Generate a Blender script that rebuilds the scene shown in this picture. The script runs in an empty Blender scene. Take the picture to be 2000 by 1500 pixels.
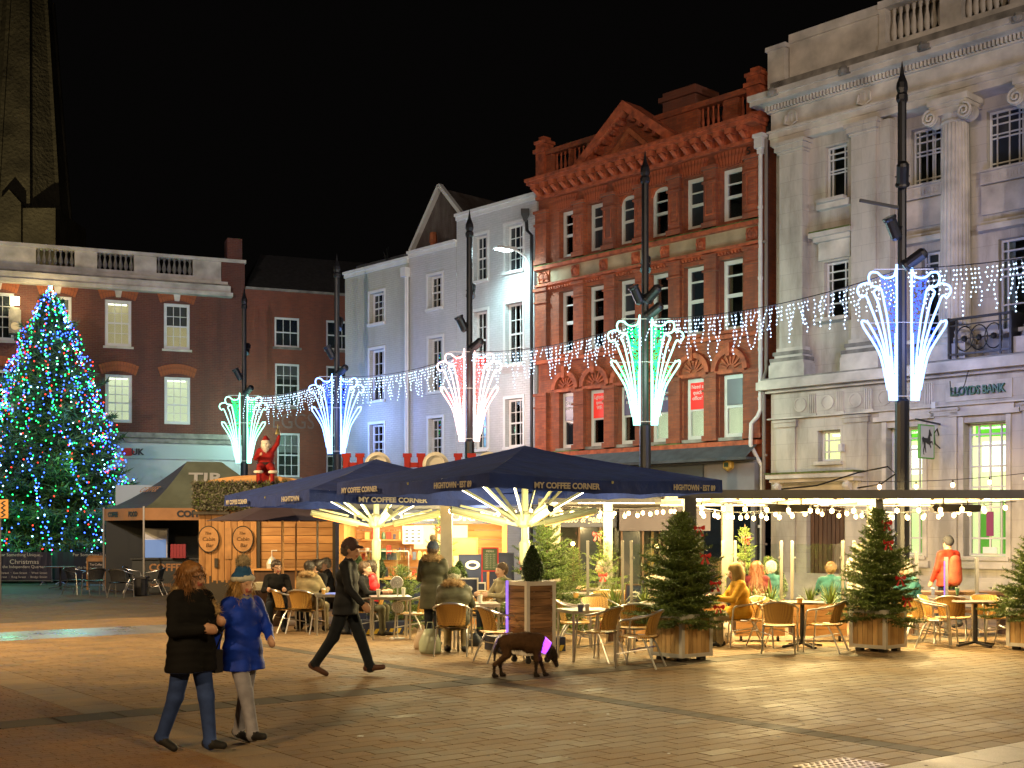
import bpy, math, random
import numpy as np
from mathutils import Vector, Matrix
from math import sin, cos, pi, radians as R
random.seed(7); np.random.seed(7)
S = bpy.context.scene
COL = S.collection
# ---------------------------------------------------------------- camera, sky, lights, exposure
F = 2450.0; HZ = 1035.0; EYE = 1.9          # focal length and horizon in pixels of a 2000 px wide frame, eye height
cd = bpy.data.cameras.new('camera'); cam = bpy.data.objects.new('camera', cd); COL.objects.link(cam)
cam.location = (0, 0, EYE); cam.rotation_euler = (R(90), 0, 0)
cd.sensor_width = 36; cd.lens = 36*F/2000; cd.shift_y = (HZ-750)/2000; cd.clip_start = .1; cd.clip_end = 600
S.camera = cam
W = bpy.data.worlds.new('World'); S.world = W; W.use_nodes = True
nt = W.node_tree; bg = nt.nodes['Background']
sky = nt.nodes.new('ShaderNodeTexSky'); sky.sky_type = 'NISHITA'; sky.sun_disc = False
sky.sun_elevation = R(-9); sky.sun_rotation = R(200)
mx = nt.nodes.new('ShaderNodeMixRGB'); mx.blend_type = 'ADD'; mx.inputs[0].default_value = 1
mx.inputs[2].default_value = (.016, .014, .013, 1)      # sodium glow of the town in the night air
nt.links.new(sky.outputs[0], mx.inputs[1]); nt.links.new(mx.outputs[0], bg.inputs[0])
bg.inputs[1].default_value = .08
S.view_settings.view_transform = 'Standard'; S.view_settings.look = 'None'
S.view_settings.exposure = .4; S.view_settings.gamma = 1
S.cycles.use_denoising = True
S.cycles.sample_clamp_indirect = 4; S.cycles.sample_clamp_direct = 30
S.cycles.max_bounces = 7; S.cycles.diffuse_bounces = 3; S.cycles.glossy_bounces = 3
S.cycles.transparent_max_bounces = 12; S.cycles.transmission_bounces = 4
S.cycles.caustics_reflective = False; S.cycles.caustics_refractive = False
S.cycles.use_adaptive_sampling = True; S.cycles.adaptive_threshold = .02

def lamp(name, kind, loc, power, col, size=.1, target=None, spot=None, blend=.5):
    l = bpy.data.lights.new(name, kind); l.energy = power; l.color = col
    if kind == 'AREA': l.size = size
    else: l.shadow_soft_size = size
    if spot: l.spot_size = R(spot); l.spot_blend = blend
    o = bpy.data.objects.new(name, l); COL.objects.link(o); o.location = loc
    if target is not None:
        o.rotation_euler = (Vector(target)-Vector(loc)).to_track_quat('-Z', 'Y').to_euler()
    return o
SODIUM = (1, .62, .30); WARM = (1, .74, .40); NEUT = (1, .88, .80); COLD = (.70, .92, 1)
# the town's street lamps standing outside the picture
lamp('street_lamp_light', 'SPOT', (-14, 20, 9), 9500, (1,.66,.30), .25, (-8, 25, 0), 110, .8)
lamp('street_lamp_light', 'SPOT', (-10, -4, 10), 5200, (1,.64,.28), .25, (-5, 12, 0), 95, .9)
lamp('street_lamp_light', 'SPOT', (9, -3, 10), 4900, (1, .70, .34), .25, (5, 15, 0), 95, .9)
lamp('street_lamp_light', 'SPOT', (16, 4, 10), 6200, (1, .86, .80), .3, (10, 33, 8), 62, .9)
lamp('street_lamp_light', 'SPOT', (-2, 3, 11), 6800, (1, .76, .56), .3, (7, 38, 11), 36, .9)
lamp('street_lamp_light', 'SPOT', (-14, 18, 11), 8500, (1, .80, .68), .3, (-16, 55, 9), 75, .9)
lamp('street_lamp_light', 'SPOT', (-9, 14, 10), 2700, (.95, .95, .95), .3, (-4, 48, 9), 50, .9)

# ---------------------------------------------------------------- placing
def at(u, v, Y): return Vector(((u-1000)/F*Y, Y, EYE+(HZ-v)/F*Y))
def G(u, v):
    Y = EYE*F/(v-HZ); return Vector(((u-1000)/F*Y, Y, 0))
def GX(u, Y): return Vector(((u-1000)/F*Y, Y, 0))
# ---------------------------------------------------------------- materials
MATS = {}
def mat(name, col=(.5,.5,.5), rough=.6, metal=0, noise=None, bump=None, em=None, es=0, sample=False, spec=None, coat=0, col2=None, sheen=0, coord='Object'):
    if name in MATS: return MATS[name]
    m = bpy.data.materials.new(name); m.use_nodes = True; MATS[name] = m
    n = m.node_tree; b = n.nodes['Principled BSDF']
    b.inputs['Base Color'].default_value = (*col, 1); b.inputs['Roughness'].default_value = rough; b.inputs['Metallic'].default_value = metal
    if spec is not None: b.inputs['Specular IOR Level'].default_value = spec
    if coat: b.inputs['Coat Weight'].default_value = coat
    if sheen: b.inputs['Sheen Weight'].default_value = sheen
    if em: b.inputs['Emission Color'].default_value = (*em, 1); b.inputs['Emission Strength'].default_value = es
    if em and not sample: m.cycles.emission_sampling = 'NONE'
    tc = n.nodes.new('ShaderNodeTexCoord')
    if noise:
        t = n.nodes.new('ShaderNodeTexNoise'); t.inputs['Scale'].default_value = noise[0]; t.inputs['Detail'].default_value = 6
        n.links.new(tc.outputs[coord], t.inputs['Vector'])
        r = n.nodes.new('ShaderNodeValToRGB'); r.color_ramp.elements[0].position = .3; r.color_ramp.elements[1].position = .7
        a = noise[1]; c2 = col2 or tuple(min(1, c*(1+a)) for c in col)
        r.color_ramp.elements[0].color = (*[c*(1-a) for c in col], 1); r.color_ramp.elements[1].color = (*c2, 1)
        n.links.new(t.outputs['Fac'], r.inputs[0]); n.links.new(r.outputs[0], b.inputs['Base Color'])
    if bump:
        t2 = n.nodes.new('ShaderNodeTexNoise'); t2.inputs['Scale'].default_value = bump[0]; t2.inputs['Detail'].default_value = 5
        n.links.new(tc.outputs[coord], t2.inputs['Vector'])
        bp = n.nodes.new('ShaderNodeBump'); bp.inputs['Strength'].default_value = bump[1]; bp.inputs['Distance'].default_value = bump[2] if len(bump) > 2 else .01
        n.links.new(t2.outputs['Fac'], bp.inputs['Height']); n.links.new(bp.outputs[0], b.inputs['Normal'])
    return m
def emit(name, col, s, sample=False):
    return mat(name, (0, 0, 0), .5, em=col, es=s, sample=sample)
def brickmat(name, c1, c2, mortar, bw=.215, bh=.065, mo=.01, rough=.85, bump=.6, stain=.3, stainc=(.3,.28,.25)):
    m = bpy.data.materials.new(name); m.use_nodes = True; MATS[name] = m; n = m.node_tree; b = n.nodes['Principled BSDF']
    b.inputs['Roughness'].default_value = rough
    tc = n.nodes.new('ShaderNodeTexCoord'); sp = n.nodes.new('ShaderNodeSeparateXYZ'); cb = n.nodes.new('ShaderNodeCombineXYZ')
    ad = n.nodes.new('ShaderNodeMath'); ad.operation = 'ADD'
    n.links.new(tc.outputs['Object'], sp.inputs[0]); n.links.new(sp.outputs[0], ad.inputs[0]); n.links.new(sp.outputs[1], ad.inputs[1])
    n.links.new(ad.outputs[0], cb.inputs[0]); n.links.new(sp.outputs[2], cb.inputs[1])
    br = n.nodes.new('ShaderNodeTexBrick'); br.inputs['Scale'].default_value = 1
    br.inputs['Color1'].default_value = (*c1, 1); br.inputs['Color2'].default_value = (*c2, 1); br.inputs['Mortar'].default_value = (*mortar, 1)
    br.inputs['Brick Width'].default_value = bw; br.inputs['Row Height'].default_value = bh+mo; br.inputs['Mortar Size'].default_value = mo*.5
    br.inputs['Mortar Smooth'].default_value = .3; br.inputs['Bias'].default_value = 0
    n.links.new(cb.outputs[0], br.inputs['Vector'])
    no = n.nodes.new('ShaderNodeTexNoise'); no.inputs['Scale'].default_value = .9; no.inputs['Detail'].default_value = 8; no.inputs['Roughness'].default_value = .65
    mp_ = n.nodes.new('ShaderNodeMapping'); mp_.inputs['Scale'].default_value = (1.5, 1.5, .4); n.links.new(tc.outputs['Object'], mp_.inputs[0]); n.links.new(mp_.outputs[0], no.inputs['Vector'])
    rp = n.nodes.new('ShaderNodeValToRGB'); rp.color_ramp.elements[0].position = .42; rp.color_ramp.elements[1].position = .64
    rp.color_ramp.elements[0].color = (0, 0, 0, 1); rp.color_ramp.elements[1].color = (stain, stain, stain, 1)
    n.links.new(no.outputs['Fac'], rp.inputs[0])
    mi = n.nodes.new('ShaderNodeMixRGB'); mi.inputs[2].default_value = (*stainc, 1)
    n.links.new(rp.outputs[0], mi.inputs[0]); n.links.new(br.outputs[0], mi.inputs[1]); n.links.new(mi.outputs[0], b.inputs['Base Color'])
    bp = n.nodes.new('ShaderNodeBump'); bp.inputs['Strength'].default_value = bump; bp.inputs['Distance'].default_value = .012; bp.invert = True
    n.links.new(br.outputs['Fac'], bp.inputs['Height']); n.links.new(bp.outputs[0], b.inputs['Normal'])
    return m
def glassmat(name, tint=(1,1,1), fac=.12, rough=.02):
    m = bpy.data.materials.new(name); m.use_nodes = True; MATS[name] = m; n = m.node_tree; n.nodes.clear()
    o = n.nodes.new('ShaderNodeOutputMaterial'); t = n.nodes.new('ShaderNodeBsdfTransparent'); g = n.nodes.new('ShaderNodeBsdfGlossy')
    t.inputs[0].default_value = (*tint, 1); g.inputs[0].default_value = (1, 1, 1, 1); g.inputs['Roughness'].default_value = rough
    fr = n.nodes.new('ShaderNodeFresnel'); fr.inputs[0].default_value = 1.5
    ad = n.nodes.new('ShaderNodeMath'); ad.operation = 'ADD'; ad.inputs[1].default_value = fac; ad.use_clamp = True
    mi = n.nodes.new('ShaderNodeMixShader')
    n.links.new(fr.outputs[0], ad.inputs[0]); n.links.new(ad.outputs[0], mi.inputs[0]); n.links.new(t.outputs[0], mi.inputs[1]); n.links.new(g.outputs[0], mi.inputs[2]); n.links.new(mi.outputs[0], o.inputs[0])
    return m
def wovenmat(name, c1, c2, sx=70, sz=70, rough=.55):
    m = bpy.data.materials.new(name); m.use_nodes = True; MATS[name] = m; n = m.node_tree; b = n.nodes['Principled BSDF']; b.inputs['Roughness'].default_value = rough
    tc = n.nodes.new('ShaderNodeTexCoord'); ck = n.nodes.new('ShaderNodeTexChecker'); ck.inputs['Scale'].default_value = sx
    ck.inputs[1].default_value = (*c1, 1); ck.inputs[2].default_value = (*c2, 1)
    mp = n.nodes.new('ShaderNodeMapping'); mp.inputs['Scale'].default_value = (1, 1, .45)
    n.links.new(tc.outputs['Object'], mp.inputs[0]); n.links.new(mp.outputs[0], ck.inputs[0]); n.links.new(ck.outputs[0], b.inputs['Base Color'])
    bp = n.nodes.new('ShaderNodeBump'); bp.inputs['Strength'].default_value = .6; bp.inputs['Distance'].default_value = .004
    n.links.new(ck.outputs['Fac'], bp.inputs['Height']); n.links.new(bp.outputs[0], b.inputs['Normal'])
    return m
def woodmat(name, c1, c2, scale=(2, 2, 25), rough=.6):
    m = bpy.data.materials.new(name); m.use_nodes = True; MATS[name] = m; n = m.node_tree; b = n.nodes['Principled BSDF']; b.inputs['Roughness'].default_value = rough
    tc = n.nodes.new('ShaderNodeTexCoord'); oi = n.nodes.new('ShaderNodeObjectInfo'); mp = n.nodes.new('ShaderNodeMapping'); mp.inputs['Scale'].default_value = scale
    va = n.nodes.new('ShaderNodeVectorMath'); va.operation = 'ADD'
    mu = n.nodes.new('ShaderNodeMath'); mu.operation = 'MULTIPLY'; mu.inputs[1].default_value = 37
    n.links.new(oi.outputs['Random'], mu.inputs[0]); n.links.new(tc.outputs['Object'], mp.inputs[0]); n.links.new(mp.outputs[0], va.inputs[0]); n.links.new(mu.outputs[0], va.inputs[1])
    no = n.nodes.new('ShaderNodeTexNoise'); no.inputs['Scale'].default_value = 1.5; no.inputs['Detail'].default_value = 7; no.inputs['Distortion'].default_value = .6
    n.links.new(va.outputs[0], no.inputs['Vector'])
    r = n.nodes.new('ShaderNodeValToRGB'); r.color_ramp.elements[0].position = .32; r.color_ramp.elements[1].position = .62
    r.color_ramp.elements[0].color = (*c2, 1); r.color_ramp.elements[1].color = (*c1, 1)
    n.links.new(no.outputs['Fac'], r.inputs[0])
    hs = n.nodes.new('ShaderNodeHueSaturation'); mr = n.nodes.new('ShaderNodeMapRange'); mr.inputs[3].default_value = .75; mr.inputs[4].default_value = 1.2
    n.links.new(oi.outputs['Random'], mr.inputs[0]); n.links.new(mr.outputs[0], hs.inputs['Value']); n.links.new(r.outputs[0], hs.inputs['Color']); n.links.new(hs.outputs[0], b.inputs['Base Color'])
    bp = n.nodes.new('ShaderNodeBump'); bp.inputs['Strength'].default_value = .3; bp.inputs['Distance'].default_value = .004
    n.links.new(no.outputs['Fac'], bp.inputs['Height']); n.links.new(bp.outputs[0], b.inputs['Normal'])
    return m
# ---------------------------------------------------------------- mesh building
def tag(o, label=None, cat=None, group=None, kind=None):
    if label: o['label'] = label
    if cat: o['category'] = cat
    if group: o['group'] = group
    if kind: o['kind'] = kind
    return o
def empty(name, loc, rz=0, label=None, cat=None, group=None):
    o = bpy.data.objects.new(name, None); COL.objects.link(o); o.location = loc; o.rotation_euler = (0, 0, rz); o.empty_display_size = .2
    return tag(o, label, cat, group)
def link(name, me, parent=None, loc=None, rot=None):
    o = bpy.data.objects.new(name, me); COL.objects.link(o)
    if parent is not None: o.parent = parent
    if loc is not None: o.location = loc
    if rot is not None: o.rotation_euler = rot
    return o
class MB:
    def __init__(s): s.v = []; s.f = []; s.m = []; s.mi = 0
    def mat(s, i): s.mi = i; return s
    def face(s, pts):
        b = len(s.v); s.v.extend([tuple(p) for p in pts]); s.f.append(tuple(range(b, b+len(pts)))); s.m.append(s.mi)
    def raw(s, v, f):
        b = len(s.v); s.v.extend([tuple(p) for p in v]); s.f.extend([tuple(i+b for i in q) for q in f]); s.m.extend([s.mi]*len(f))
    def box(s, x0, x1, y0, y1, z0, z1, M=None):
        v = [Vector(p) for p in ((x0,y0,z0),(x1,y0,z0),(x1,y1,z0),(x0,y1,z0),(x0,y0,z1),(x1,y0,z1),(x1,y1,z1),(x0,y1,z1))]
        if M: v = [M @ p for p in v]
        s.raw(v, [(0,3,2,1),(4,5,6,7),(0,1,5,4),(1,2,6,5),(2,3,7,6),(3,0,4,7)]); return s
    def bar(s, a, b, w, h=None, up=(0,0,1)):
        a = Vector(a); b = Vector(b); h = h or w; d = (b-a).normalized(); upv = Vector(up)
        if abs(d.dot(upv)) > .98: upv = Vector((0,1,0))
        x = d.cross(upv).normalized(); z = x.cross(d)
        v = [p+x*i*w/2+z*j*h/2 for p in (a, b) for i, j in ((-1,-1),(1,-1),(1,1),(-1,1))]
        s.raw(v, [(0,1,2,3),(4,7,6,5),(0,4,5,1),(1,5,6,2),(2,6,7,3),(3,7,4,0)]); return s
    def tube(s, pts, r, n=6, closed=False):
        pts = [Vector(p) for p in pts]; rs = r if isinstance(r, (list, tuple)) else [r]*len(pts); N = len(pts); b = len(s.v)
        x = None
        for i, p in enumerate(pts):
            if closed: d = pts[(i+1) % N]-pts[i-1]
            else: d = pts[min(i+1, N-1)]-pts[max(i-1, 0)]
            d.normalize()
            if x is None: x = d.orthogonal().normalized()
            else:
                x = x-d*x.dot(d)
                x = x.normalized() if x.length > 1e-6 else d.orthogonal().normalized()
            y = d.cross(x)
            for k in range(n):
                a = 2*pi*k/n; s.v.append(tuple(p+(x*cos(a)+y*sin(a))*rs[i]))
        for i in range(N if closed else N-1):
            for k in range(n):
                j = (i+1) % N
                s.f.append((b+i*n+k, b+i*n+(k+1) % n, b+j*n+(k+1) % n, b+j*n+k)); s.m.append(s.mi)
        if not closed:
            s.f.append(tuple(b+k for k in range(n))[::-1]); s.m.append(s.mi); s.f.append(tuple(b+(N-1)*n+k for k in range(n))); s.m.append(s.mi)
        return s
    def lathe(s, prof, c=(0,0,0), n=12, M=None):
        b = len(s.v); c = Vector(c)
        for r, z in prof:
            for k in range(n):
                a = 2*pi*k/n; p = Vector((r*cos(a), r*sin(a), z))
                s.v.append(tuple((M @ p if M else p)+c))
        for i in range(len(prof)-1):
            for k in range(n):
                s.f.append((b+i*n+k, b+i*n+(k+1) % n, b+(i+1)*n+(k+1) % n, b+(i+1)*n+k)); s.m.append(s.mi)
        s.f.append(tuple(b+k for k in range(n))[::-1]); s.m.append(s.mi); s.f.append(tuple(b+(len(prof)-1)*n+k for k in range(n))); s.m.append(s.mi)
        return s
    def prism(s, poly, y0, y1):      # polygon given in x, z; extruded along y
        n = len(poly)
        s.face([(x, y0, z) for x, z in poly]); s.face([(x, y1, z) for x, z in poly[::-1]])
        for i in range(n):
            (xa, za), (xb, zb) = poly[i], poly[(i+1) % n]
            s.face([(xa, y0, za), (xa, y1, za), (xb, y1, zb), (xb, y0, zb)])
        return s
    def ball(s, c, r, n=8, sc=(1,1,1)):
        m = max(3, n//2); c = Vector(c)
        prof = [(max(1e-4, r*sin(pi*i/m)), -r*cos(pi*i/m)) for i in range(m+1)]
        b = len(s.v); s.lathe(prof, (0,0,0), n)
        for i in range(b, len(s.v)):
            p = s.v[i]; s.v[i] = (c.x+p[0]*sc[0], c.y+p[1]*sc[1], c.z+p[2]*sc[2])
        return s
    def mesh(s, name, mats, smooth=False):
        me = bpy.data.meshes.new(name); me.from_pydata(s.v, [], s.f)
        for m in (mats if isinstance(mats, (list, tuple)) else [mats]): me.materials.append(m)
        me.polygons.foreach_set('material_index', s.m)
        if smooth: me.polygons.foreach_set('use_smooth', [True]*len(s.f))
        me.update(); return me
    def build(s, name, mats, parent=None, smooth=False, loc=None, rot=None):
        return link(name, s.mesh(name, mats, smooth), parent, loc, rot)
def smooth_by_angle(o, a=40):
    me = o.data; me.polygons.foreach_set('use_smooth', [True]*len(me.polygons))
    try: me.set_sharp_from_angle(angle=R(a))
    except Exception: pass
def npmesh(name, V, Fc, mats, mi=None, smooth=False):
    me = bpy.data.meshes.new(name); V = np.asarray(V, dtype=np.float32); Fc = np.asarray(Fc, dtype=np.int32); k = Fc.shape[1]
    me.vertices.add(len(V)); me.vertices.foreach_set('co', V.ravel())
    me.loops.add(Fc.size); me.loops.foreach_set('vertex_index', Fc.ravel())
    me.polygons.add(len(Fc)); me.polygons.foreach_set('loop_start', np.arange(0, Fc.size, k, dtype=np.int32)); me.polygons.foreach_set('loop_total', np.full(len(Fc), k, dtype=np.int32))
    for m in (mats if isinstance(mats, (list, tuple)) else [mats]): me.materials.append(m)
    if mi is not None: me.polygons.foreach_set('material_index', np.asarray(mi, dtype=np.int32))
    me.polygons.foreach_set('use_smooth', np.full(len(Fc), bool(smooth)))
    me.update(calc_edges=True); me.validate(); return me
_tx = {}
def text(s, size, m, parent=None, loc=(0,0,0), rot=(R(90),0,0), ext=.004, width=None, name='lettering', shear=0, align='CENTER', bold=0):
    c = bpy.data.curves.new('t', 'FONT'); c.body = s; c.size = size; c.extrude = ext; c.align_x = align; c.align_y = 'CENTER'; c.shear = shear; c.offset = bold; c.resolution_u = 3
    o = bpy.data.objects.new('t', c); COL.objects.link(o); bpy.context.view_layer.update()
    me = bpy.data.meshes.new_from_object(o.evaluated_get(bpy.context.evaluated_depsgraph_get())); bpy.data.objects.remove(o); bpy.data.curves.remove(c)
    me.materials.clear(); me.materials.append(m); me.name = name
    if width:
        xs = [v.co.x for v in me.vertices]; w = max(xs)-min(xs)
        if w > 0:
            for v in me.vertices: v.co.x *= width/w
    return link(name, me, parent, loc, rot)
def copy_tree(o, parent=None):
    c = o.copy(); COL.objects.link(c)
    if parent is not None: c.parent = parent
    for ch in list(o.children): copy_tree(ch, c)
    return c
# ---------------------------------------------------------------- common materials
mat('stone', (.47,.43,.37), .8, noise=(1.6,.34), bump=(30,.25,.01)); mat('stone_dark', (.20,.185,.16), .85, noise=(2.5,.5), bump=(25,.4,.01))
mat('moss', (.09,.11,.03), .95, noise=(8,.5), bump=(40,.6,.02))
brickmat('ashlar', (.49,.45,.39), (.46,.42,.36), (.27,.25,.23), 1.1, .42, .008, .8, .25, .7, (.20,.18,.145))
brickmat('red_brick', (.36,.085,.028), (.24,.050,.018), (.20,.09,.05), .225, .065, .010, .8, .8, .7, (.10,.04,.025))
brickmat('old_brick', (.155,.045,.028), (.12,.035,.024), (.16,.10,.075), .225, .065, .012, .85, .8, .6, (.07,.035,.028))
brickmat('orange_brick', (.22,.06,.03), (.17,.05,.028), (.16,.09,.06), .225, .065, .010, .85, .5, .4, (.09,.04,.03))
brickmat('dark_brick', (.06,.035,.028), (.05,.03,.024), (.06,.05,.045), .225, .065, .010, .9, .4)
brickmat('white_brick', (.50,.50,.50), (.46,.46,.46), (.36,.36,.36), .23, .068, .012, .6, .9, .6, (.36,.37,.36))
brickmat('cream_brick', (.44,.43,.36), (.41,.40,.34), (.32,.31,.27), .23, .068, .012, .65, .9, .6, (.33,.32,.26))
mat('terracotta', (.32,.070,.024), .75, noise=(5,.5), bump=(40,.35,.008)); mat('terracotta_orange', (.30,.085,.03), .8, noise=(6,.3), bump=(40,.3))
mat('white_paint', (.58,.58,.56), .45, noise=(3,.06)); mat('grey_paint', (.17,.165,.18), .5, noise=(2,.15)); mat('slate', (.045,.047,.052), .55, noise=(4,.4), bump=(20,.3))
mat('dark_glass', (.012,.016,.022), .06, spec=.9); mat('smoke_glass', (.030,.036,.045), .10, spec=.8); mat('blind_grey', (.10,.10,.11), .5)
glassmat('clear_glass', (.96,.99,.97), .03); glassmat('window_glass', (.85,.9,.88), .05)
mat('black_iron', (.007,.007,.009), .45, noise=(8,.3)); mat('black_plastic', (.02,.02,.022), .4); mat('black_metal', (.012,.012,.014), .4, metal=.3)
mat('steel', (.62,.62,.62), .28, metal=1); mat('pale_metal', (.55,.53,.50), .45, noise=(4,.1)); mat('dark_grey_metal', (.10,.10,.11), .5, noise=(3,.15))
mat('navy_cloth', (.009,.030,.19), .85, noise=(3,.25), bump=(7,.5,.04)); mat('navy_paint', (.012,.020,.060), .45); mat('plum_cloth', (.04,.025,.045), .85, noise=(3,.2), bump=(12,.3,.02))
woodmat('pale_pine', (.58,.38,.17), (.38,.23,.09), (4, 4, .8)); woodmat('pine', (.48,.25,.09), (.30,.14,.045), (4, 4, .8)); woodmat('pine_h', (.50,.27,.10), (.32,.15,.05), (.8, 4, 6)); woodmat('old_wood', (.30,.16,.075), (.09,.045,.02), (1.2, 1.2, 14)); woodmat('brown_wood', (.10,.05,.028), (.05,.024,.014), (6, 6, .6))
wovenmat('wicker', (.52,.30,.07), (.20,.10,.02)); wovenmat('black_wicker', (.03,.03,.032), (.01,.01,.01))
mat('post_metal', (.17,.155,.13), .5, noise=(4,.15)); mat('fir', (.080,.125,.022), .6, noise=(3,.45), bump=None); mat('fir_light', (.14,.20,.035), .6, noise=(4,.4)); mat('fir_dark', (.030,.065,.025), .6, noise=(.8,.5)); mat('bark', (.10,.065,.04), .9, noise=(20,.4), bump=(30,.5)); mat('box_leaf', (.030,.062,.014), .5, noise=(15,.5)); mat('grass_blade', (.16,.22,.05), .55, noise=(6,.4)); mat('grey_foliage', (.14,.14,.12), .8, noise=(9,.6))
mat('red_cloth', (.48,.015,.012), .6, noise=(9,.2)); mat('white_card', (.7,.7,.68), .6); mat('valance_letter', (.40,.38,.35), .7); mat('cream_letter', (.60,.56,.50), .6); mat('gold_letter', (.50,.42,.22), .5); mat('dark_letter', (.02,.02,.02), .6)
emit('led_white', (1,.93,.72), 9); emit('bulb_warm', (1,.60,.20), 16); emit('icicle', (.55,.78,1), 3.2); emit('icicle_cool', (.75,.95,1), 8)
mat('light_cable', (.35,.40,.5), .5)
# ---------------------------------------------------------------- ground and paving
BD = Vector((.790, .613, 0)); AD = Vector((-.613, .790, 0))
def pavermat(name, ca, cb, rough=.5):
    m = mat(name, ca, rough); n = m.node_tree; b = n.nodes['Principled BSDF']
    at_ = n.nodes.new('ShaderNodeAttribute'); at_.attribute_name = 'rnd'; oi = n.nodes.new('ShaderNodeObjectInfo')
    ad = n.nodes.new('ShaderNodeMath'); ad.operation = 'ADD'; fr = n.nodes.new('ShaderNodeMath'); fr.operation = 'FRACT'
    n.links.new(at_.outputs['Fac'], ad.inputs[0]); n.links.new(oi.outputs['Random'], ad.inputs[1]); n.links.new(ad.outputs[0], fr.inputs[0])
    ge = n.nodes.new('ShaderNodeNewGeometry')
    no = n.nodes.new('ShaderNodeTexNoise'); no.inputs['Scale'].default_value = 1.1; no.inputs['Detail'].default_value = 8; no.inputs['Roughness'].default_value = .7
    n.links.new(ge.outputs['Position'], no.inputs['Vector'])
    fi = n.nodes.new('ShaderNodeTexNoise'); fi.inputs['Scale'].default_value = 90; fi.inputs['Detail'].default_value = 3; n.links.new(ge.outputs['Position'], fi.inputs['Vector'])
    mx1 = n.nodes.new('ShaderNodeMixRGB'); mx1.inputs[1].default_value = (*ca, 1); mx1.inputs[2].default_value = (*cb, 1); n.links.new(fr.outputs[0], mx1.inputs[0])
    mr = n.nodes.new('ShaderNodeMapRange'); mr.inputs[1].default_value = .3; mr.inputs[2].default_value = .7; mr.inputs[3].default_value = .62; mr.inputs[4].default_value = 1.3
    n.links.new(no.outputs['Fac'], mr.inputs[0])
    mr2 = n.nodes.new('ShaderNodeMapRange'); mr2.inputs[1].default_value = .3; mr2.inputs[2].default_value = .7; mr2.inputs[3].default_value = .75; mr2.inputs[4].default_value = 1.25
    n.links.new(fi.outputs['Fac'], mr2.inputs[0])
    mu = n.nodes.new('ShaderNodeMath'); mu.operation = 'MULTIPLY'; n.links.new(mr.outputs[0], mu.inputs[0]); n.links.new(mr2.outputs[0], mu.inputs[1])
    hs = n.nodes.new('ShaderNodeHueSaturation'); n.links.new(mu.outputs[0], hs.inputs['Value']); n.links.new(mx1.outputs[0], hs.inputs['Color']); n.links.new(hs.outputs[0], b.inputs['Base Color'])
    ro = n.nodes.new('ShaderNodeMapRange'); ro.inputs[1].default_value = .3; ro.inputs[2].default_value = .7; ro.inputs[3].default_value = rough-.14; ro.inputs[4].default_value = rough+.14
    n.links.new(no.outputs['Fac'], ro.inputs[0]); n.links.new(ro.outputs[0], b.inputs['Roughness'])
    bp = n.nodes.new('ShaderNodeBump'); bp.inputs['Strength'].default_value = .35; bp.inputs['Distance'].default_value = .004
    n.links.new(fi.outputs['Fac'], bp.inputs['Height']); n.links.new(bp.outputs[0], b.inputs['Normal'])
    return m
P_BROWN = pavermat('paver_brown', (.200,.130,.063), (.235,.152,.075), .72); P_RED = pavermat('paver_red', (.21,.115,.05), (.235,.13,.058), .7)
P_DARK = pavermat('paver_dark', (.075,.058,.038), (.10,.078,.052), .8); P_LIGHT = pavermat('paver_light', (.42,.40,.38), (.50,.48,.45), .6)
P_TAN = pavermat('paver_tan', (.225,.155,.09), (.25,.175,.10), .72); P_GRAN = pavermat('paver_granite', (.13,.13,.14), (.20,.20,.21), .30)
gm = MB(); gm.face([(-260,-60,-.008),(260,-60,-.008),(260,300,-.008),(-260,300,-.008)])
brickmat('ground_far', (.12,.085,.06), (.09,.065,.048), (.04,.03,.024), .4, .2, .008, .55, 0, .5, (.06,.05,.045))
ground = gm.build('ground', pavermat('joint', (.045,.030,.018), (.06,.04,.024), .85)); ground['kind'] = 'structure'
slabs = []      # (a, b, la, lb, matindex, h)
def zone(a, b):
    if a < 6.1: return 3
    if 12.45 < a < 12.95: return 2
    if 22.3 < a < 24.2 : return 5
    if 9.3 < b < 9.55: return 6
    if 4.45 < b < 5.0 and a < 21.5: return 4
    if b <= 4.45 and a < 21.5: return 1
    if a > 26.5: return 7
    return 0
def inview(p, m=5.5): return 7.0 < p.y < 37 and abs(p.x) < .415*p.y+m
rng = random.Random(3)
def run(a0, a1, da, lb, mi, b0=-30, b1=45, stag=True, zid=None, gap=.012):
    a = a0; j = 0
    while a < a1-1e-4:
        w = min(da, a1-a); off = (0, lb/2)[j % 2] if stag else 0
        if stag and rng.random() < .15: off = lb*.25
        b = b0+off-lb
        while b < b1:
            s0, s1 = max(b, b0), min(b+lb, b1)
            if s1-s0 > .05:
                c = AD*(a+w/2)+BD*((s0+s1)/2)
                if inview(c) and (zid is None or zone(a+w/2, (s0+s1)/2) in zid):
                    slabs.append((a+gap/2, s0+gap/2, w-gap, s1-s0-gap, 6 if mi == 0 and rng.random() < .05 else mi, rng.uniform(-.0012, .0008)))
            b += lb
        a += da; j += 1
run(-12, 6.1, .55, .8, 3, zid={3}, gap=.008)
run(6.1, 12.45, .2, .4, 0, 5.0, 9.3, zid={0}); run(6.1, 12.45, .2, .4, 0, 9.55, 45, zid={0}); run(6.1, 12.45, .3, .25, 2, 9.3, 9.55, False, gap=.012)
run(12.45, 12.95, .5, .62, 2, stag=False, gap=.035)
run(12.95, 22.3, .2, .4, 0, 5.0, 9.3, zid={0}); run(12.95, 22.3, .2, .4, 0, 9.55, 45, zid={0}); run(12.95, 22.3, .3, .25, 2, 9.3, 9.55, False, gap=.012)
run(6.1, 12.45, .6, .55, 4, 4.45, 5.0, False); run(12.95, 22.3, .6, .55, 4, 4.45, 5.0, False)
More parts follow.
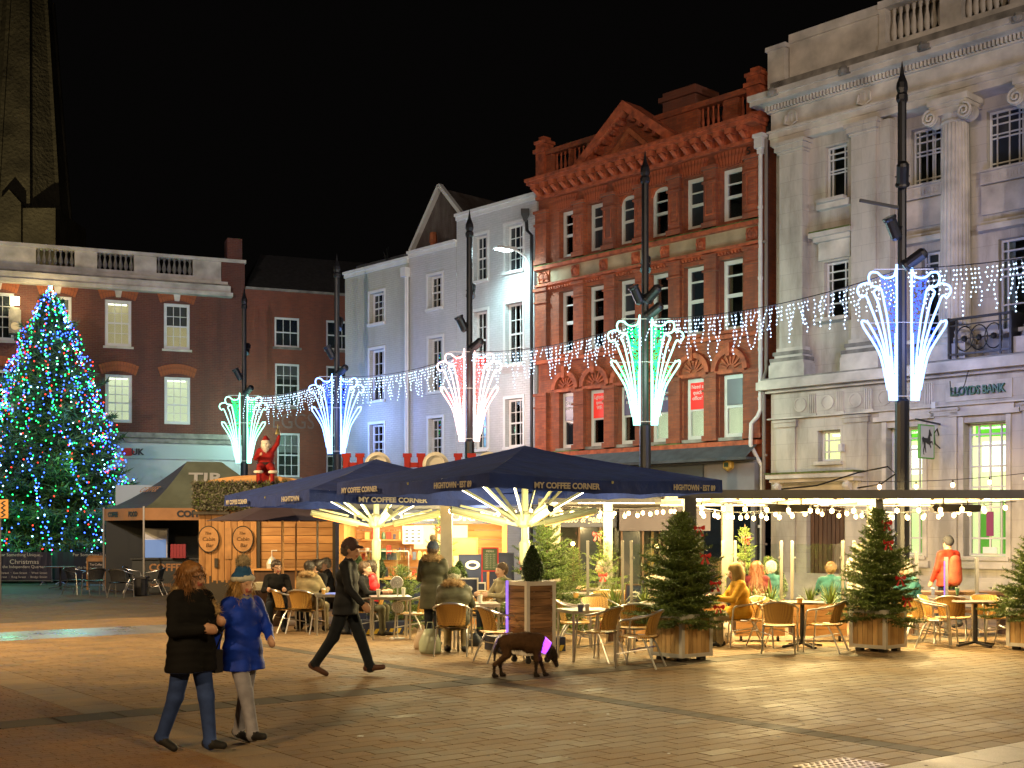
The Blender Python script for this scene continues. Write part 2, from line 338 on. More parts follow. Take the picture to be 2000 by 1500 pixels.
run(6.1, 12.45, .10, .20, 1, -30, 4.45, gap=.006); run(12.95, 22.3, .10, .20, 1, -30, 4.45, gap=.006)
run(22.3, 24.2, .95, 1.4, 5, gap=.006); run(24.2, 26.5, .2, .4, 0); run(26.5, 45, .4, .6, 2)
print('slabs', len(slabs))
PM = [P_BROWN, P_RED, P_DARK, P_LIGHT, P_TAN, P_GRAN, pavermat('paver_worn', (.155,.105,.05), (.18,.125,.06), .65)]
def slabkey(s):
    c = AD*(s[0]+s[2]/2)+BD*(s[1]+s[3]/2); vis = abs(c.x) < .41*c.y and c.y > 9.9
    return -(s[2]*s[3])/c.y**3 if vis else 0
slabs.sort(key=slabkey)
smesh = {}
def slabmesh(la, lb, mi):
    k = (round(la, 3), round(lb, 3), mi)
    if k not in smesh:
        m = MB(); c = .002; h = .008
        t = [(-lb/2+c, -la/2+c, 0), (lb/2-c, -la/2+c, 0), (lb/2-c, la/2-c, 0), (-lb/2+c, la/2-c, 0)]
        q = [(-lb/2, -la/2, -c), (lb/2, -la/2, -c), (lb/2, la/2, -c), (-lb/2, la/2, -c)]; r = [(x, y, -h) for x, y, _ in q]
        m.raw(t+q+r, [(0,1,2,3)]+[(4+i, 4+(i+1)%4, (i+1)%4, i) for i in range(4)]+[(8+i, 8+(i+1)%4, 4+(i+1)%4, 4+i) for i in range(4)])
        smesh[k] = m.mesh('paving_slab', PM[mi])
    return smesh[k]
ang = math.atan2(BD.y, BD.x)
for s in slabs[:300]:
    c = AD*(s[0]+s[2]/2)+BD*(s[1]+s[3]/2)
    link('paving_slab', slabmesh(s[2], s[3], s[4]), ground, (c.x, c.y, s[5]), (0, 0, ang))
V = []; Fc = []; MI = []; RN = []
for s in slabs[300:]:
    a, b, la, lb, mi, h = s; k = len(V); c = .002
    for (aa, bb, z) in ((a+c, b+c, h), (a+c, b+lb-c, h), (a+la-c, b+lb-c, h), (a+la-c, b+c, h), (a, b, -.009), (a, b+lb, -.009), (a+la, b+lb, -.009), (a+la, b, -.009)):
        p = AD*aa+BD*bb; V.append((p.x, p.y, z))
    Fc += [(k, k+1, k+2, k+3)]+[(k+4+i, k+4+(i+1) % 4, k+(i+1) % 4, k+i) for i in range(4)]
    MI += [mi]*5; r = rng.random(); RN += [r]*5
me = npmesh('paving', V, Fc, PM, MI)
at_ = me.attributes.new('rnd', 'FLOAT', 'FACE'); at_.data.foreach_set('value', np.array(RN, dtype=np.float32))
po = link('paving', me, ground); po['kind'] = 'stuff'
# tactile plate with studs at the kerb, bottom right
tp = empty('tactile_plate', AD*6.32+BD*8.28, ang, 'pale studded metal plate let into the brown paving beside the light kerb slabs', 'plate')
m = MB(); m.box(-.33, .33, -.2, .25, 0, .006); m.build('base_plate', mat('plate_metal', (.45,.38,.30), .4, metal=.5, noise=(10,.3)), tp)
m = MB()
for i in range(9):
    for j in range(6): m.lathe([(.022, .006), (.016, .014)], (-.29+.072*i, -.16+.074*j, 0), 6)
o = m.build('stud', MATS['plate_metal'], tp); o['kind'] = 'stuff'
for (u, v) in ((704,1438), (1112,1413), (1122,1412), (1142,1416), (1187,1395), (1306,1472), (1718,1405), (827,1446), (1770,1415)):
    g = G(u, v); m = MB(); r = .035 if (u, v) in ((704,1438), (1718,1405)) else .016
    m.lathe([(r, .0015), (r*.8, .004)], (0, 0, 0), 7)
    tag(m.build('litter', MATS['white_card'] if u != 1770 else MATS['black_plastic'], loc=g), {704: 'large pale blob of litter on the paving in front of the walking man', 1112: 'leftmost white speck of the row on the brown paving', 1122: 'middle white speck of the row on the brown paving', 1142: 'rightmost white speck of the row on the brown paving', 1187: 'single white speck on the paving below the dog and chairs', 1306: 'white speck on the paving nearest the camera in the centre', 1718: 'flat white scrap on the paving below the right hand planter', 827: 'small white speck right of the large pale blob on the paving', 1770: 'small black scrap on the paving beside the flat white scrap'}[u], 'litter', 'litter dropped on the paving')

gumrs = np.random.RandomState(77); gv = []; gf = []
for _ in range(420):
    y = gumrs.uniform(10, 26); x = gumrs.uniform(-.42, .42)*y; r = gumrs.uniform(.008, .022); b0_ = len(gv)
    for k in range(6): gv.append((x+r*cos(k*pi/3)*gumrs.uniform(.8,1.2), y+r*sin(k*pi/3), .0022))
    gf.append(tuple(range(b0_, b0_+6)))
gme = bpy.data.meshes.new('chewing_gum'); gme.from_pydata(gv, [], gf); gme.materials.append(mat('gum', (.055,.045,.035), .8)); gme.materials.append(mat('gum_pale', (.36,.31,.24), .8)); gme.polygons.foreach_set('material_index', [int(gumrs.rand() < .3) for _ in gf]); gmo = link('chewing_gum', gme, ground); gmo['kind'] = 'stuff'
# ---------------------------------------------------------------- facades
class Facade:
    def __init__(s, O, ax):
        s.O = Vector((*O, 0)); s.ax = Vector((*ax, 0)); s.rz = math.atan2(ax[1], ax[0])
    def s(s_, u):
        k = (u-1000)/F; return (k*s_.O.y-s_.O.x)/(s_.ax.x-k*s_.ax.y)
    def Y(s_, u): return s_.O.y+s_.ax.y*s_.s(u)
    def z(s_, u, v): return EYE+(HZ-v)/F*s_.Y(u)
FR = Facade((12.24, 30), (.6845, -.729)); FL = Facade((-7.73, 58), (.93, .3675))
def building(name, fac, label, cat='building'):
    e = empty(name, fac.O, fac.rz, label, cat); return e
mat('room_cream', (.6,.55,.42), .8, em=(1,.80,.45), es=.2); mat('room_green', (.6,.6,.4), .8, em=(.95,.95,.50), es=.75); mat('room_pale', (.6,.6,.5), .8, em=(.95,1,.72), es=.42); mat('room_orange', (.5,.3,.1), .8, em=(1,.45,.12), es=.45)  # room walls glow by themselves in place of room lighting
mat('room_light', (.8,.8,.7), .8, em=(1,.98,.8), es=2.2); mat('green_strip', (.1,.5,.05), .6, em=(.25,.95,.05), es=.7); mat('red_poster', (.5,.02,.015), .5, em=(1,.04,.02), es=.35)
mat('blind_dark', (.16,.16,.17), .6); mat('curtain_white', (.45,.45,.43), .8)
_pane = {}
wr = random.Random(31)
def window(par, s0, s1, z0, z1, cols=3, rows=4, y=.12, glass='dark_glass', fm='white_paint', fw=.055, lit=None, sash=True, arch=0, sill=True, gap=.025, sillm=None, rowz=None, colx=None, blind=None):
    """glazed opening: frame with bars, panes, sill; arch = rise of a curved head"""
    deep = False
    if not lit and glass in ('dark_glass', 'smoke_glass') and wr.random() < .62: deep = True; glass = 'window_glass'
    w = MB(); x0, x1 = s0+.01, s1-.01; zz0, zz1 = z0+.01, z1-.01; d0, d1 = y-.03, y+.05
    w.box(x0, x0+fw, d0, d1, zz0, zz1); w.box(x1-fw, x1, d0, d1, zz0, zz1); w.box(x0+fw, x1-fw, d0+.003, d1, zz0, zz0+fw); w.box(x0+fw, x1-fw, d0+.003, d1, zz1-fw, zz1)
    if arch:
        n = 8; a = [(s0+(s1-s0)*i/n, z1+arch*(1-(2*i/n-1)**2)) for i in range(n+1)]
        w.prism([(s0, z1-.005)]+a+[(s1, z1-.005)], d0, d1)
    ix0, ix1, iz0, iz1 = x0+fw, x1-fw, zz0+fw, zz1-fw
    cx = [ix0+(ix1-ix0)*i/cols for i in range(cols+1)] if colx is None else [ix0+(ix1-ix0)*t for t in colx]
    rz_ = [iz0+(iz1-iz0)*i/rows for i in range(rows+1)] if rowz is None else [iz0+(iz1-iz0)*t for t in rowz]
    for c in cx[1:-1]: w.box(c-gap/2, c+gap/2, d0+.015, d1-.02, iz0, iz1)
    for i, r in enumerate(rz_[1:-1]):
        g = gap*2.2 if sash and i+1 == (len(rz_)-1)//2 else gap
        w.box(ix0, ix1, d0+.008, d1-.024, r-g/2, r+g/2)
    f = w.build('window', MATS[fm], par)
    for i in range(len(cx)-1):
        for j in range(len(rz_)-1):
            pw, ph = round(cx[i+1]-cx[i], 3), round(rz_[j+1]-rz_[j], 3); gl = glass
            if (pw, ph, gl) not in _pane:
                p = MB(); p.box(0, pw, 0, .008, 0, ph); _pane[(pw, ph, gl)] = p.mesh('pane', MATS[gl])
            link('pane', _pane[(pw, ph, gl)], f, (cx[i], d0+.04, rz_[j]))
    if sill:
        b = MB(); b.box(s0-.08, s1+.08, -.09, y+.02, z0-.10, z0-.002); b.build('sill', MATS[sillm or fm], f)
    if lit:
        b = MB(); D = .9
        b.face([(s0, D, z0), (s1, D, z0), (s1, D, z1), (s0, D, z1)]); b.face([(s0, y+.06, z0), (s0, D, z0), (s0, D, z1), (s0, y+.06, z1)]); b.face([(s1, y+.06, z1), (s1, D, z1), (s1, D, z0), (s1, y+.06, z0)])
        b.face([(s0, y+.06, z1), (s0, D, z1), (s1, D, z1), (s1, y+.06, z1)]); b.face([(s0, y+.06, z0), (s1, y+.06, z0), (s1, D, z0), (s0, D, z0)])
        b.mat(1).box(s0+.15, s1-.15, .5, .6, z1-.14, z1-.08)
        b.build('lit_room', [MATS[lit], MATS['room_light']], f)
    if deep:
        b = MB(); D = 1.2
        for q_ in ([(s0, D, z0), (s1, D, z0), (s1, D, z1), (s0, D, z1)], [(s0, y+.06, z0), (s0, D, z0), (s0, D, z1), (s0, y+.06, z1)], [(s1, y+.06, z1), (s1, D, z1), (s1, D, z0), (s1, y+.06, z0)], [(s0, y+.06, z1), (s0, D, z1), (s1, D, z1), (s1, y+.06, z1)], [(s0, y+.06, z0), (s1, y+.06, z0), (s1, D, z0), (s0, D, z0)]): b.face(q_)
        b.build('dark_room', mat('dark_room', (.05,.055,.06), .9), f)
        k_ = wr.random()
        if k_ < .45:
            for sg in (0, 1):
                b = MB(); cw_ = (s1-s0)*wr.uniform(.12, .26); n_ = 6
                for i in range(n_):
                    xa = (s0+fw if not sg else s1-fw-cw_)+cw_*i/n_; xb = xa+cw_/n_; ya, yb = y+.10+.03*(i % 2), y+.10+.03*((i+1) % 2); b.face([(xa, ya, z0+.02), (xb, yb, z0+.02), (xb, yb, z1-.02), (xa, ya, z1-.02)])
                b.build('curtain', MATS['curtain_white'] if wr.random() < .5 else mat('curtain_buff', (.30,.24,.17), .8), f)
        elif k_ < .75 and not blind: blind = (wr.uniform(.15, .55), wr.choice(['blind_grey', 'curtain_white', 'blind_dark']))
    if blind:
        t, mt = blind; b = MB(); b.box(s0+fw, s1-fw, y+.055, y+.065, z1-(z1-z0)*t, z1-.01); b.build('blind', MATS[mt], f)
    return f
def wall(par, s0, s1, z0, z1, holes, m, depth=.22, y=0, name='wall', ret=6, arches=()):
    """front wall with reveals round the openings, plus return walls"""
    xs = sorted({s0, s1, *[h[0] for h in holes], *[h[1] for h in holes]}); zs = sorted({z0, z1, *[h[2] for h in holes], *[h[3] for h in holes]})
    w = MB(); xs = [x for x in xs if s0 <= x <= s1]; zs = [z for z in zs if z0 <= z <= z1]
    for i in range(len(xs)-1):
        for j in range(len(zs)-1):
            cx, cz = (xs[i]+xs[i+1])/2, (zs[j]+zs[j+1])/2
            if any(h[0] < cx < h[1] and h[2] < cz < h[3] for h in holes): continue
            w.face([(xs[i], y, zs[j]), (xs[i+1], y, zs[j]), (xs[i+1], y, zs[j+1]), (xs[i], y, zs[j+1])])
    for h in holes:
        a, b, c, d = h[:4]; Y1 = y+depth
        w.face([(a, y, c), (a, y, d), (a, Y1, d), (a, Y1, c)]); w.face([(b, y, d), (b, y, c), (b, Y1, c), (b, Y1, d)])
        w.face([(a, y, d), (b, y, d), (b, Y1, d), (a, Y1, d)]); w.face([(b, y, c), (a, y, c), (a, Y1, c), (b, Y1, c)])
    if ret:
        w.face([(s0, y, z0), (s0, y, z1), (s0, y+ret, z1), (s0, y+ret, z0)]); w.face([(s1, y, z1), (s1, y, z0), (s1, y+ret, z0), (s1, y+ret, z1)])
        w.face([(s0, y, z1), (s1, y, z1), (s1, y+ret, z1), (s0, y+ret, z1)])
    return w.build(name, m, par)
def box(par, name, m, x0, x1, y0, y1, z0, z1):
    b = MB(); b.box(x0, x1, y0, y1, z0, z1); return b.build(name, MATS[m] if isinstance(m, str) else m, par)
BALPROF = [(.5,0),(.5,.06),(.3,.09),(.62,.22),(.75,.33),(.6,.48),(.32,.68),(.28,.80),(.42,.86),(.42,.91),(.5,.93),(.5,1)]
_bal = {}
def balusters(par, s0, s1, z0, z1, n, m, y=-.02, r=.11):
    k = (r, round(z1-z0, 2), m)
    if k not in _bal:
        b = MB(); b.lathe([(a*r, c*(z1-z0)) for a, c in BALPROF], (0, 0, 0), 10); me = b.mesh('baluster', MATS[m], True); _bal[k] = me
    for i in range(n): link('baluster', _bal[k], par, (s0+(i+.5)*(s1-s0)/n, y+.12, z0))

# ================= stone bank (right)
F_ = FR; bank = building('bank_building', F_, 'pale classical stone bank with fluted column and green lettering at the right edge', 'bank')
s = F_.s; a0, a1 = s(1499), 5.0
LIT = []
rowz = [0, .12, .30, .62, .80, 1]
holes = []
TW = [(s(1602), s(1645)), (s(1762), s(1835)), (s(1911), s(2020))]
GW = [(s(1732), s(1803)), (s(1883), s(1966)), (s(2060), s(2150))]
w1 = (TW[0][0], TW[0][1], 10.87, 12.35); w1b = (TW[0][0]-.03, TW[0][1]+.03, 7.65, 9.2)
gsm = (s(1597), s(1641), 3.76, 4.6); door = (s(1575), s(1650), 0, 2.72)
base_h = 6.0
# ground storey
holes_g = [gsm, door]+[(a, b, 1.25, 4.55) for a, b in GW]
wall(bank, a0+.12, a1, 0, 5.85, holes_g, MATS['ashlar'], .35, 0, 'ground_wall')
# upper storeys: set back between pilasters
wall(bank, a0+.12, s(1745), 6.1, 12.7, [w1, w1b], MATS['ashlar'], .3, .25, 'wall')
up = []
for i, (a, b) in enumerate([(s(1752), s(1838)), (s(1900), s(2035)), (s(2120), s(2300))]):
    up += [(a+.05, b-.05, 10.85, 12.35), (a+.35, b-.35, 6.75, 9.1)]
wall(bank, s(1745), a1, 6.1, 12.7, up, MATS['ashlar'], .3, .62, 'wall')
box(bank, 'wall', 'ashlar', s(1745)-.03, s(1745)+.02, .25, .63, 6.1, 12.7)
window(bank, *w1, 3, 5, y=.4, colx=[0,.16,.84,1], rowz=[0,.5,.56,.78,.9,1], sash=False, gap=.035, sillm='stone')
window(bank, *w1b, 3, 5, y=.4, colx=[0,.16,.84,1], rowz=[0,.25,.5,.7,.86,1], sash=False, gap=.035, glass='smoke_glass', sillm='stone')
for i, (a, b) in enumerate([(s(1752), s(1838)), (s(1900), s(2035)), (s(2120), s(2300))]):
    window(bank, a+.05, b-.05, 10.85, 12.35, 6, 4, y=.8, colx=[0,.09,.30,.47,.53,.70,.91,1], rowz=[0,.09,.55,.62,.80,.92,1], sash=False, gap=.035, glass='smoke_glass' if i else 'dark_glass', sillm='stone', sill=False)
    window(bank, a+.35, b-.35, 6.75, 9.1, 3, 6, y=.8, colx=[0,.13,.87,1], rowz=[0,.3,.62,.70,.80,.90,1], sash=False, gap=.04, glass='smoke_glass', sillm='stone')
    # panels between floors
    m = MB(); m.box(a-.05, b+.05, .50, .615, 10.50, 10.80).box(a-.05, b+.05, .42, .615, 10.80, 10.85).box(a-.05, b+.05, .54, .615, 9.75, 10.46).box(a-.05, b+.05, .34, .615, 9.32, 9.46).box(a-.05, b+.05, .44, .615, 9.46, 9.56)
    m.build('spandrel', MATS['stone'], bank)
    g = MB(); x = a
    while x < b-.2:
        for q in ((0,.18,.02,.04),(0,.02,.04,.2),(.02,.18,.18,.2),(.16,.18,.06,.18),(.06,.16,.06,.08),(.06,.08,.08,.15)): g.box(x+q[0], x+q[1], .485, .505, 10.53+q[2], 10.53+q[3])
        x += .24
    g.build('greek_key_band', MATS['stone'], bank)
# lit ground floor windows
window(bank, *gsm, 3, 4, y=.25, colx=[0,.22,1], rowz=[0,.28,.72,1], sash=False, gap=.04, glass='window_glass', lit='room_green', sillm='stone')
for a, b in GW:
    f = window(bank, a, b, 1.25, 4.55, 3, 6, y=.28, colx=[0,.2,.5,.8,1], rowz=[0,.12,.36,.52,.68,.84,.93,1], sash=False, gap=.045, glass='window_glass', lit='room_green', sillm='stone')
    q = MB(); q.box(a+.05, b-.05, .5, .52, 4.22, 4.5); q.build('green_sign_strip', MATS['green_strip'], f)
    q = MB(); q.box(a+.2, b-.3, .55, .6, 3.35, 4.1); q.box(a+.3, b-.2, .7, .75, 2.6, 2.9); q.build('ceiling_light', MATS['room_light'], f)
    q = MB(); q.box(a+.08, a+.35, .6, .65, 1.3, 2.3); q.box(b-.5, b-.15, .7, .75, 1.3, 2.9); q.build('counter_panel', mat('bank_green', (.10,.35,.05), .6, em=(.3,.9,.1), es=.25), f)
    m = MB(); m.box(a-.35, b+.35, -.1, .02, 4.72, 4.84).box(a-.2, b+.2, -.05, .02, 4.84, 5.0).box(a-.12, a, -.05, 0, 1.2, 4.7).box(b, b+.12, -.05, 0, 1.2, 4.7).box(a-.2, b+.2, -.14, .02, .95, 1.12); m.build('window_surround', MATS['stone'], bank)
q = MB(); q.box(s(1918), s(1932), .22, .24, 1.75, 2.35); o = q.build('poster', mat('plum_card', (.15,.02,.06), .6, em=(.5,.05,.2), es=.15), bank)
q = MB(); q.box(s(1912), s(1940), .20, .215, 1.32, 1.48); q.build('notice', MATS['white_card'], bank)
# door and hood
d = MB(); d.box(door[0], door[1], .22, .3, 0, 2.72); dd = d.build('door', MATS['brown_wood'], bank)
n = 9
for i in range(n):
    w_ = (door[1]-door[0])/n; q = MB(); q.box(door[0]+i*w_+.012, door[0]+(i+1)*w_-.012, .185, .22, .05, 2.68); q.build('plank', MATS['brown_wood'], dd)
m = MB(); m.box(s(1520), s(1690), -.62, 0, 3.30, 3.42).box(s(1523), s(1687), -.5, 0, 3.2, 3.30).box(s(1530), s(1680), -.12, 0, 2.80, 3.2); m.build('door_hood', MATS['stone'], bank)
m = MB(); m.box(s(1520)-.02, s(1690)+.02, -.64, .0, 3.42, 3.47); m.build('moss', MATS['moss'], bank)
for u in (1536, 1672):
    m = MB(); m.tube([(s(u), -.1, 2.75), (s(u), -.42, 3.0), (s(u), -.46, 3.15), (s(u), -.2, 3.2)], .09, 8); m.lathe([(.1,-.09),(.13,0),(.1,.09)], (s(u), -.44, 3.08), 10, Matrix.Rotation(pi/2, 3, 'Y')); m.build('console_bracket', MATS['stone'], bank)
m = MB(); m.box(s(1625)+.6, s(1625)+1.0, -.03, 0, 1.0, 1.9); m.build('green_panel', mat('dull_green', (.05,.09,.05), .6), bank)
m = MB(); m.box(s(1890), s(1940), -.02, .02, .1, .55)
for i in range(8): m.box(s(1890)+.05+i*.09, s(1890)+.08+i*.09, -.035, -.02, .12, .53)
m.build('vent_grille', MATS['black_iron'], bank)
m = MB(); m.box(a0+.1, a1, -.1, 0, 0, .62).box(a0+.1, a1, -.07, 0, .62, .72); m.build('plinth', MATS['stone'], bank)
# ground floor pilasters
for u in (1518, 1655, 1825, 2000):
    m = MB(); x = s(u); m.box(x, x+.62, -.06, 0, .72, 4.75).box(x-.05, x+.67, -.10, 0, 4.75, 4.88).box(x-.08, x+.70, -.13, 0, 4.88, 4.95); m.build('pilaster', MATS['ashlar'], bank)
# belt course with roundels, ledge
m = MB(); m.box(a0+.06, a1, -.12, 0, 4.98, 5.02).box(a0, a1, -.18, .3, 5.72, 5.80).box(a0-.1, a1, -.42, .5, 5.80, 6.02).box(a0-.06, a1, -.36, .5, 6.02, 6.07); m.build('string_course', MATS['stone'], bank)
m = MB(); m.box(a0-.02, a1, -.3, .62, 6.07, 6.12); m.build('ledge', MATS['stone_dark'], bank)
for i in range(5):
    x = s(1545)+i*.86
    m = MB(); m.lathe([(.20, 0), (.20, .03), (.16, .03), (.16, .012), (.02, .012)], (x+.3, 0, 5.35), 20, Matrix.Rotation(pi/2, 3, 'X')); m.build('roundel', MATS['stone'], bank)
    m = MB()
    for j in range(4): m.box(x+.58+j*.06, x+.61+j*.06, -.03, 0, 5.08, 5.62)
    m.box(x+.55, x+.84, -.05, 0, 5.02, 5.08); m.build('triglyph', MATS['stone'], bank)
# bank lettering
text('LLOYDS BANK', .30, mat('sign_green', (.01,.10,.06), .4), bank, (s(1911), -.06, 5.33), width=s(1965)-s(1858), ext=.04, bold=.006)
m = MB(); m.box(s(1848), s(1978), -.03, 0, 5.1, 5.56); m.build('sign_panel', MATS['stone'], bank)
# pilasters above
def pil(x0, x1, y1=.25, dep=.30):
    m = MB(); m.box(x0, x1, y1-dep, y1, 6.95, 12.35).box(x0-.04, x1+.04, y1-dep-.05, y1, 12.35, 12.42).box(x0-.09, x1+.09, y1-dep-.12, y1, 12.42, 12.56).box(x0-.14, x1+.14, y1-dep-.16, y1, 12.56, 12.66)
    m.build('pilaster', MATS['ashlar'], bank)
    m = MB(); m.box(x0-.2, x1+.2, y1-dep-.22, y1, 6.12, 6.48).box(x0-.16, x1+.16, y1-dep-.2, y1, 6.48, 6.56).box(x0-.08, x1+.08, y1-dep-.12, y1, 6.66, 6.74).box(x0-.05, x1+.05, y1-dep-.06, y1, 6.84, 6.95); m.build('pilaster_base', MATS['stone'], bank)
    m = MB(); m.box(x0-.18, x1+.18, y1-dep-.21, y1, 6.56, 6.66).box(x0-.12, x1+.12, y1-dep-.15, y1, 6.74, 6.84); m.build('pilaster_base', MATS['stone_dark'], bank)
pil(s(1524), s(1569)); pil(s(1664), s(1712)); m = MB(); m.box(s(1712)+.002, s(1738), .0, .62, 6.5, 12.6); m.build('pilaster', MATS['ashlar'], bank)
def column(xc, r=.38, y=.18):
    c = empty('column', (xc, y, 0), 0); c.parent = bank
    m = MB(); n = 20; prof = []
    N = n*3; ring = lambda rr, z: [(rr*(1-.09*(k % 3 == 1))*cos(2*pi*k/N), rr*(1-.09*(k % 3 == 1))*sin(2*pi*k/N), z) for k in range(N)]
    zz = [6.9, 8.5, 10.5, 12.05]; rr = [r, r*.985, r*.93, r*.87]; v = []; f = []
    for z, q in zip(zz, rr): v += ring(q, z)
    for i in range(3):
        for k in range(N): f.append((i*N+k, i*N+(k+1) % N, (i+1)*N+(k+1) % N, (i+1)*N+k))
    m.raw(v, f); m.build('shaft', MATS['stone'], c)
    m = MB(); m.lathe([(r*1.25, 6.5), (r*1.32, 6.58), (r*1.25, 6.66), (r*1.1, 6.68), (r*1.1, 6.74), (r*1.2, 6.80), (r*1.05, 6.86), (r, 6.9)], n=24); m.box(-r*1.4, r*1.4, -r*1.4, r*1.4, 6.12, 6.5); m.build('base', MATS['stone'], c)
    m = MB(); m.lathe([(r*.87, 12.05), (r*.95, 12.1), (r*.9, 12.16), (r*1.05, 12.3)], n=24); m.box(-r*1.35, r*1.35, -r*1.1, r*1.1, 12.42, 12.52); m.box(-r*1.45, r*1.45, -r*1.2, r*1.2, 12.52, 12.68); m.box(-r*1.1, r*1.1, -r*1.02, r*.9, 12.26, 12.42); m.build('capital', MATS['stone'], c)
    for sx in (-1, 1):
        m = MB(); pts = [(sx*(r*1.22)+.20*(1-t/22)*cos(t*.62+(pi/2))*(-sx), -r*1.08, 12.22+.20*(1-t/22)*sin(t*.62+pi/2)) for t in range(20)]
        m.tube([(p_[0], -.47, p_[2]) for p_ in pts], .036, 6); m.lathe([(.2, -.22), (.17, -.1), (.17, .1), (.2, .22)], (sx*r*1.22, -.62*r*1.0+.0, 12.22), 16, Matrix.Rotation(pi/2, 3, 'X')@Matrix.Scale(.8, 3, (0,0,1))); m.build('volute', MATS['stone'], c)
column(s(1859), .37); column(s(2030), .37); column(s(2230), .37)
# entablature, cornice, dentils
m = MB(); m.box(a0+.1, a1, -.02, .7, 12.68, 12.86).box(a0+.08, a1, -.06, .7, 12.86, 13.02).box(a0+.04, a1, -.11, .7, 13.02, 13.08).box(a0+.12, a1, -.0, .7, 13.08, 13.58).box(a0-.25, a1, -.50, .7, 13.76, 13.90).box(a0-.30, a1, -.56, .7, 13.90, 14.05).box(a0+.05, a1, -.1, .7, 13.58, 13.62); m.build('entablature', MATS['stone'], bank)
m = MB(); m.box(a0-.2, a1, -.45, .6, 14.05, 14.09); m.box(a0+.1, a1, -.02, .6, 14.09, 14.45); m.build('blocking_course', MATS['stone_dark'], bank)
m = MB(); x = a0+.05
while x < a1: m.box(x, x+.055, -.2, -.02, 13.62, 13.76); x += .105
o = m.build('dentil', MATS['stone'], bank); o['kind'] = 'stuff'
for u in (1546, 1689):
    m = MB(); m.lathe([(.20, 0), (.20, .03), (.15, .03), (.15, .01), (.02, .01)], (s(u), -.0, 13.33), 16, Matrix.Rotation(pi/2, 3, 'X')); m.tube([(s(u)-.17, -.03, 13.42), (s(u)-.2, -.04, 13.2), (s(u), -.05, 13.1), (s(u)+.2, -.04, 13.2), (s(u)+.17, -.03, 13.42)], .035, 6); m.box(s(u)-.02, s(u)+.02, -.03, 0, 13.22, 13.42); m.build('wreath', MATS['stone'], bank)
for u in (1531, 1671, 1826, 2010):
    m = MB(); m.ball((s(u), -.58, 13.97), .13, 8); m.box(s(u)-.16, s(u)+.16, -.6, -.5, 13.86, 14.0); m.build('lion_mask', MATS['stone_dark'], bank)
# parapet
m = MB(); m.box(a0+.02, s(1533), -.02, .7, 14.09, 15.35).box(a0-.03, s(1533)+.06, -.07, .75, 15.35, 15.47); m.build('parapet_pier', MATS['stone'], bank)
m = MB(); m.box(s(1536), s(1712), .15, .6, 14.45, 15.45).box(s(1536), s(1712), .1, .65, 15.45, 15.7).box(s(1712), a1, .08, .6, 14.45, 14.62).box(s(1712), a1, .05, .68, 15.55, 15.74)
for u0, u1 in ((1712, 1724), (1831, 1872), (1968, 2010)): m.box(s(u0), s(u1), .12, .62, 14.62, 15.55)
m.build('parapet', MATS['stone'], bank)
balusters(bank, s(1726), s(1830), 14.62, 15.55, 8, 'stone', .25, .12); balusters(bank, s(1873), s(1967), 14.62, 15.55, 7, 'stone', .25, .12)
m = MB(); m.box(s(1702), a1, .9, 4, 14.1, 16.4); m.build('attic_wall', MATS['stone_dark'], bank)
# hood over the small window, sills
m = MB(); m.box(w1b[0]-.28, w1b[1]+.28, -.12, .25, 9.86, 9.98).box(w1b[0]-.2, w1b[1]+.2, .0, .25, 9.74, 9.86).box(w1b[0]-.12, w1b[1]+.12, .14, .25, 9.25, 9.74); m.build('window_hood', MATS['stone'], bank)
m = MB(); m.box(w1b[0]-.26, w1b[1]+.26, -.13, .24, 9.98, 10.02); m.build('moss', MATS['moss'], bank)
m = MB(); m.box(w1[0]-.16, w1[1]+.16, .05, .25, 10.62, 10.80); m.build('window_sill_block', MATS['stone'], bank)
# iron balcony
bal = empty('balcony', (s(1868), -.45, 6.12)); bal.parent = bank; L = s(1992)-s(1868)
m = MB(); m.box(0, L, 0, .05, .92, .98).box(0, L, 0, .05, .06, .11).box(0, L, .01, .04, .78, .81).box(0, .05, 0, .7, .0, 1).box(L-.05, L, 0, .7, 0, 1).box(L-.3, L-.26, 0, .05, 0, .95).box(0.2, .24, 0, .05, 0, .95); m.build('rail_frame', MATS['black_iron'], bal)
for i in range(3):
    cx = .24+(L-.5)*(i+.5)/3; m = MB(); m.tube([(cx+.22*cos(t*pi/10), .025, .45+.30*sin(t*pi/10)) for t in range(20)], .016, 5, True); m.ball((cx, .025, .45), .08, 8); m.bar((cx-.3, .025, .45), (cx+.3, .025, .45), .018); m.build('ring', MATS['black_iron'], bal)
# lead cable loop and alarm, sensor boxes
m = MB(); m.tube([(s(1863), -.2, 5.6), (s(1865), -.22, 5.35), (s(1878), -.22, 5.28), (s(1893), -.25, 5.45), (s(1905), -.35, 5.8)], .012, 5); m.build('cable', MATS['black_iron'], bank)
m = MB(); m.box(s(1643), s(1650), -.16, 0, 4.0, 4.2); m.build('sensor_box', MATS['pale_metal'], bank)
m = MB(); m.box(s(1824), s(1832), -.14, 0, 4.95, 5.12); m.build('sensor_box', MATS['white_paint'], bank)

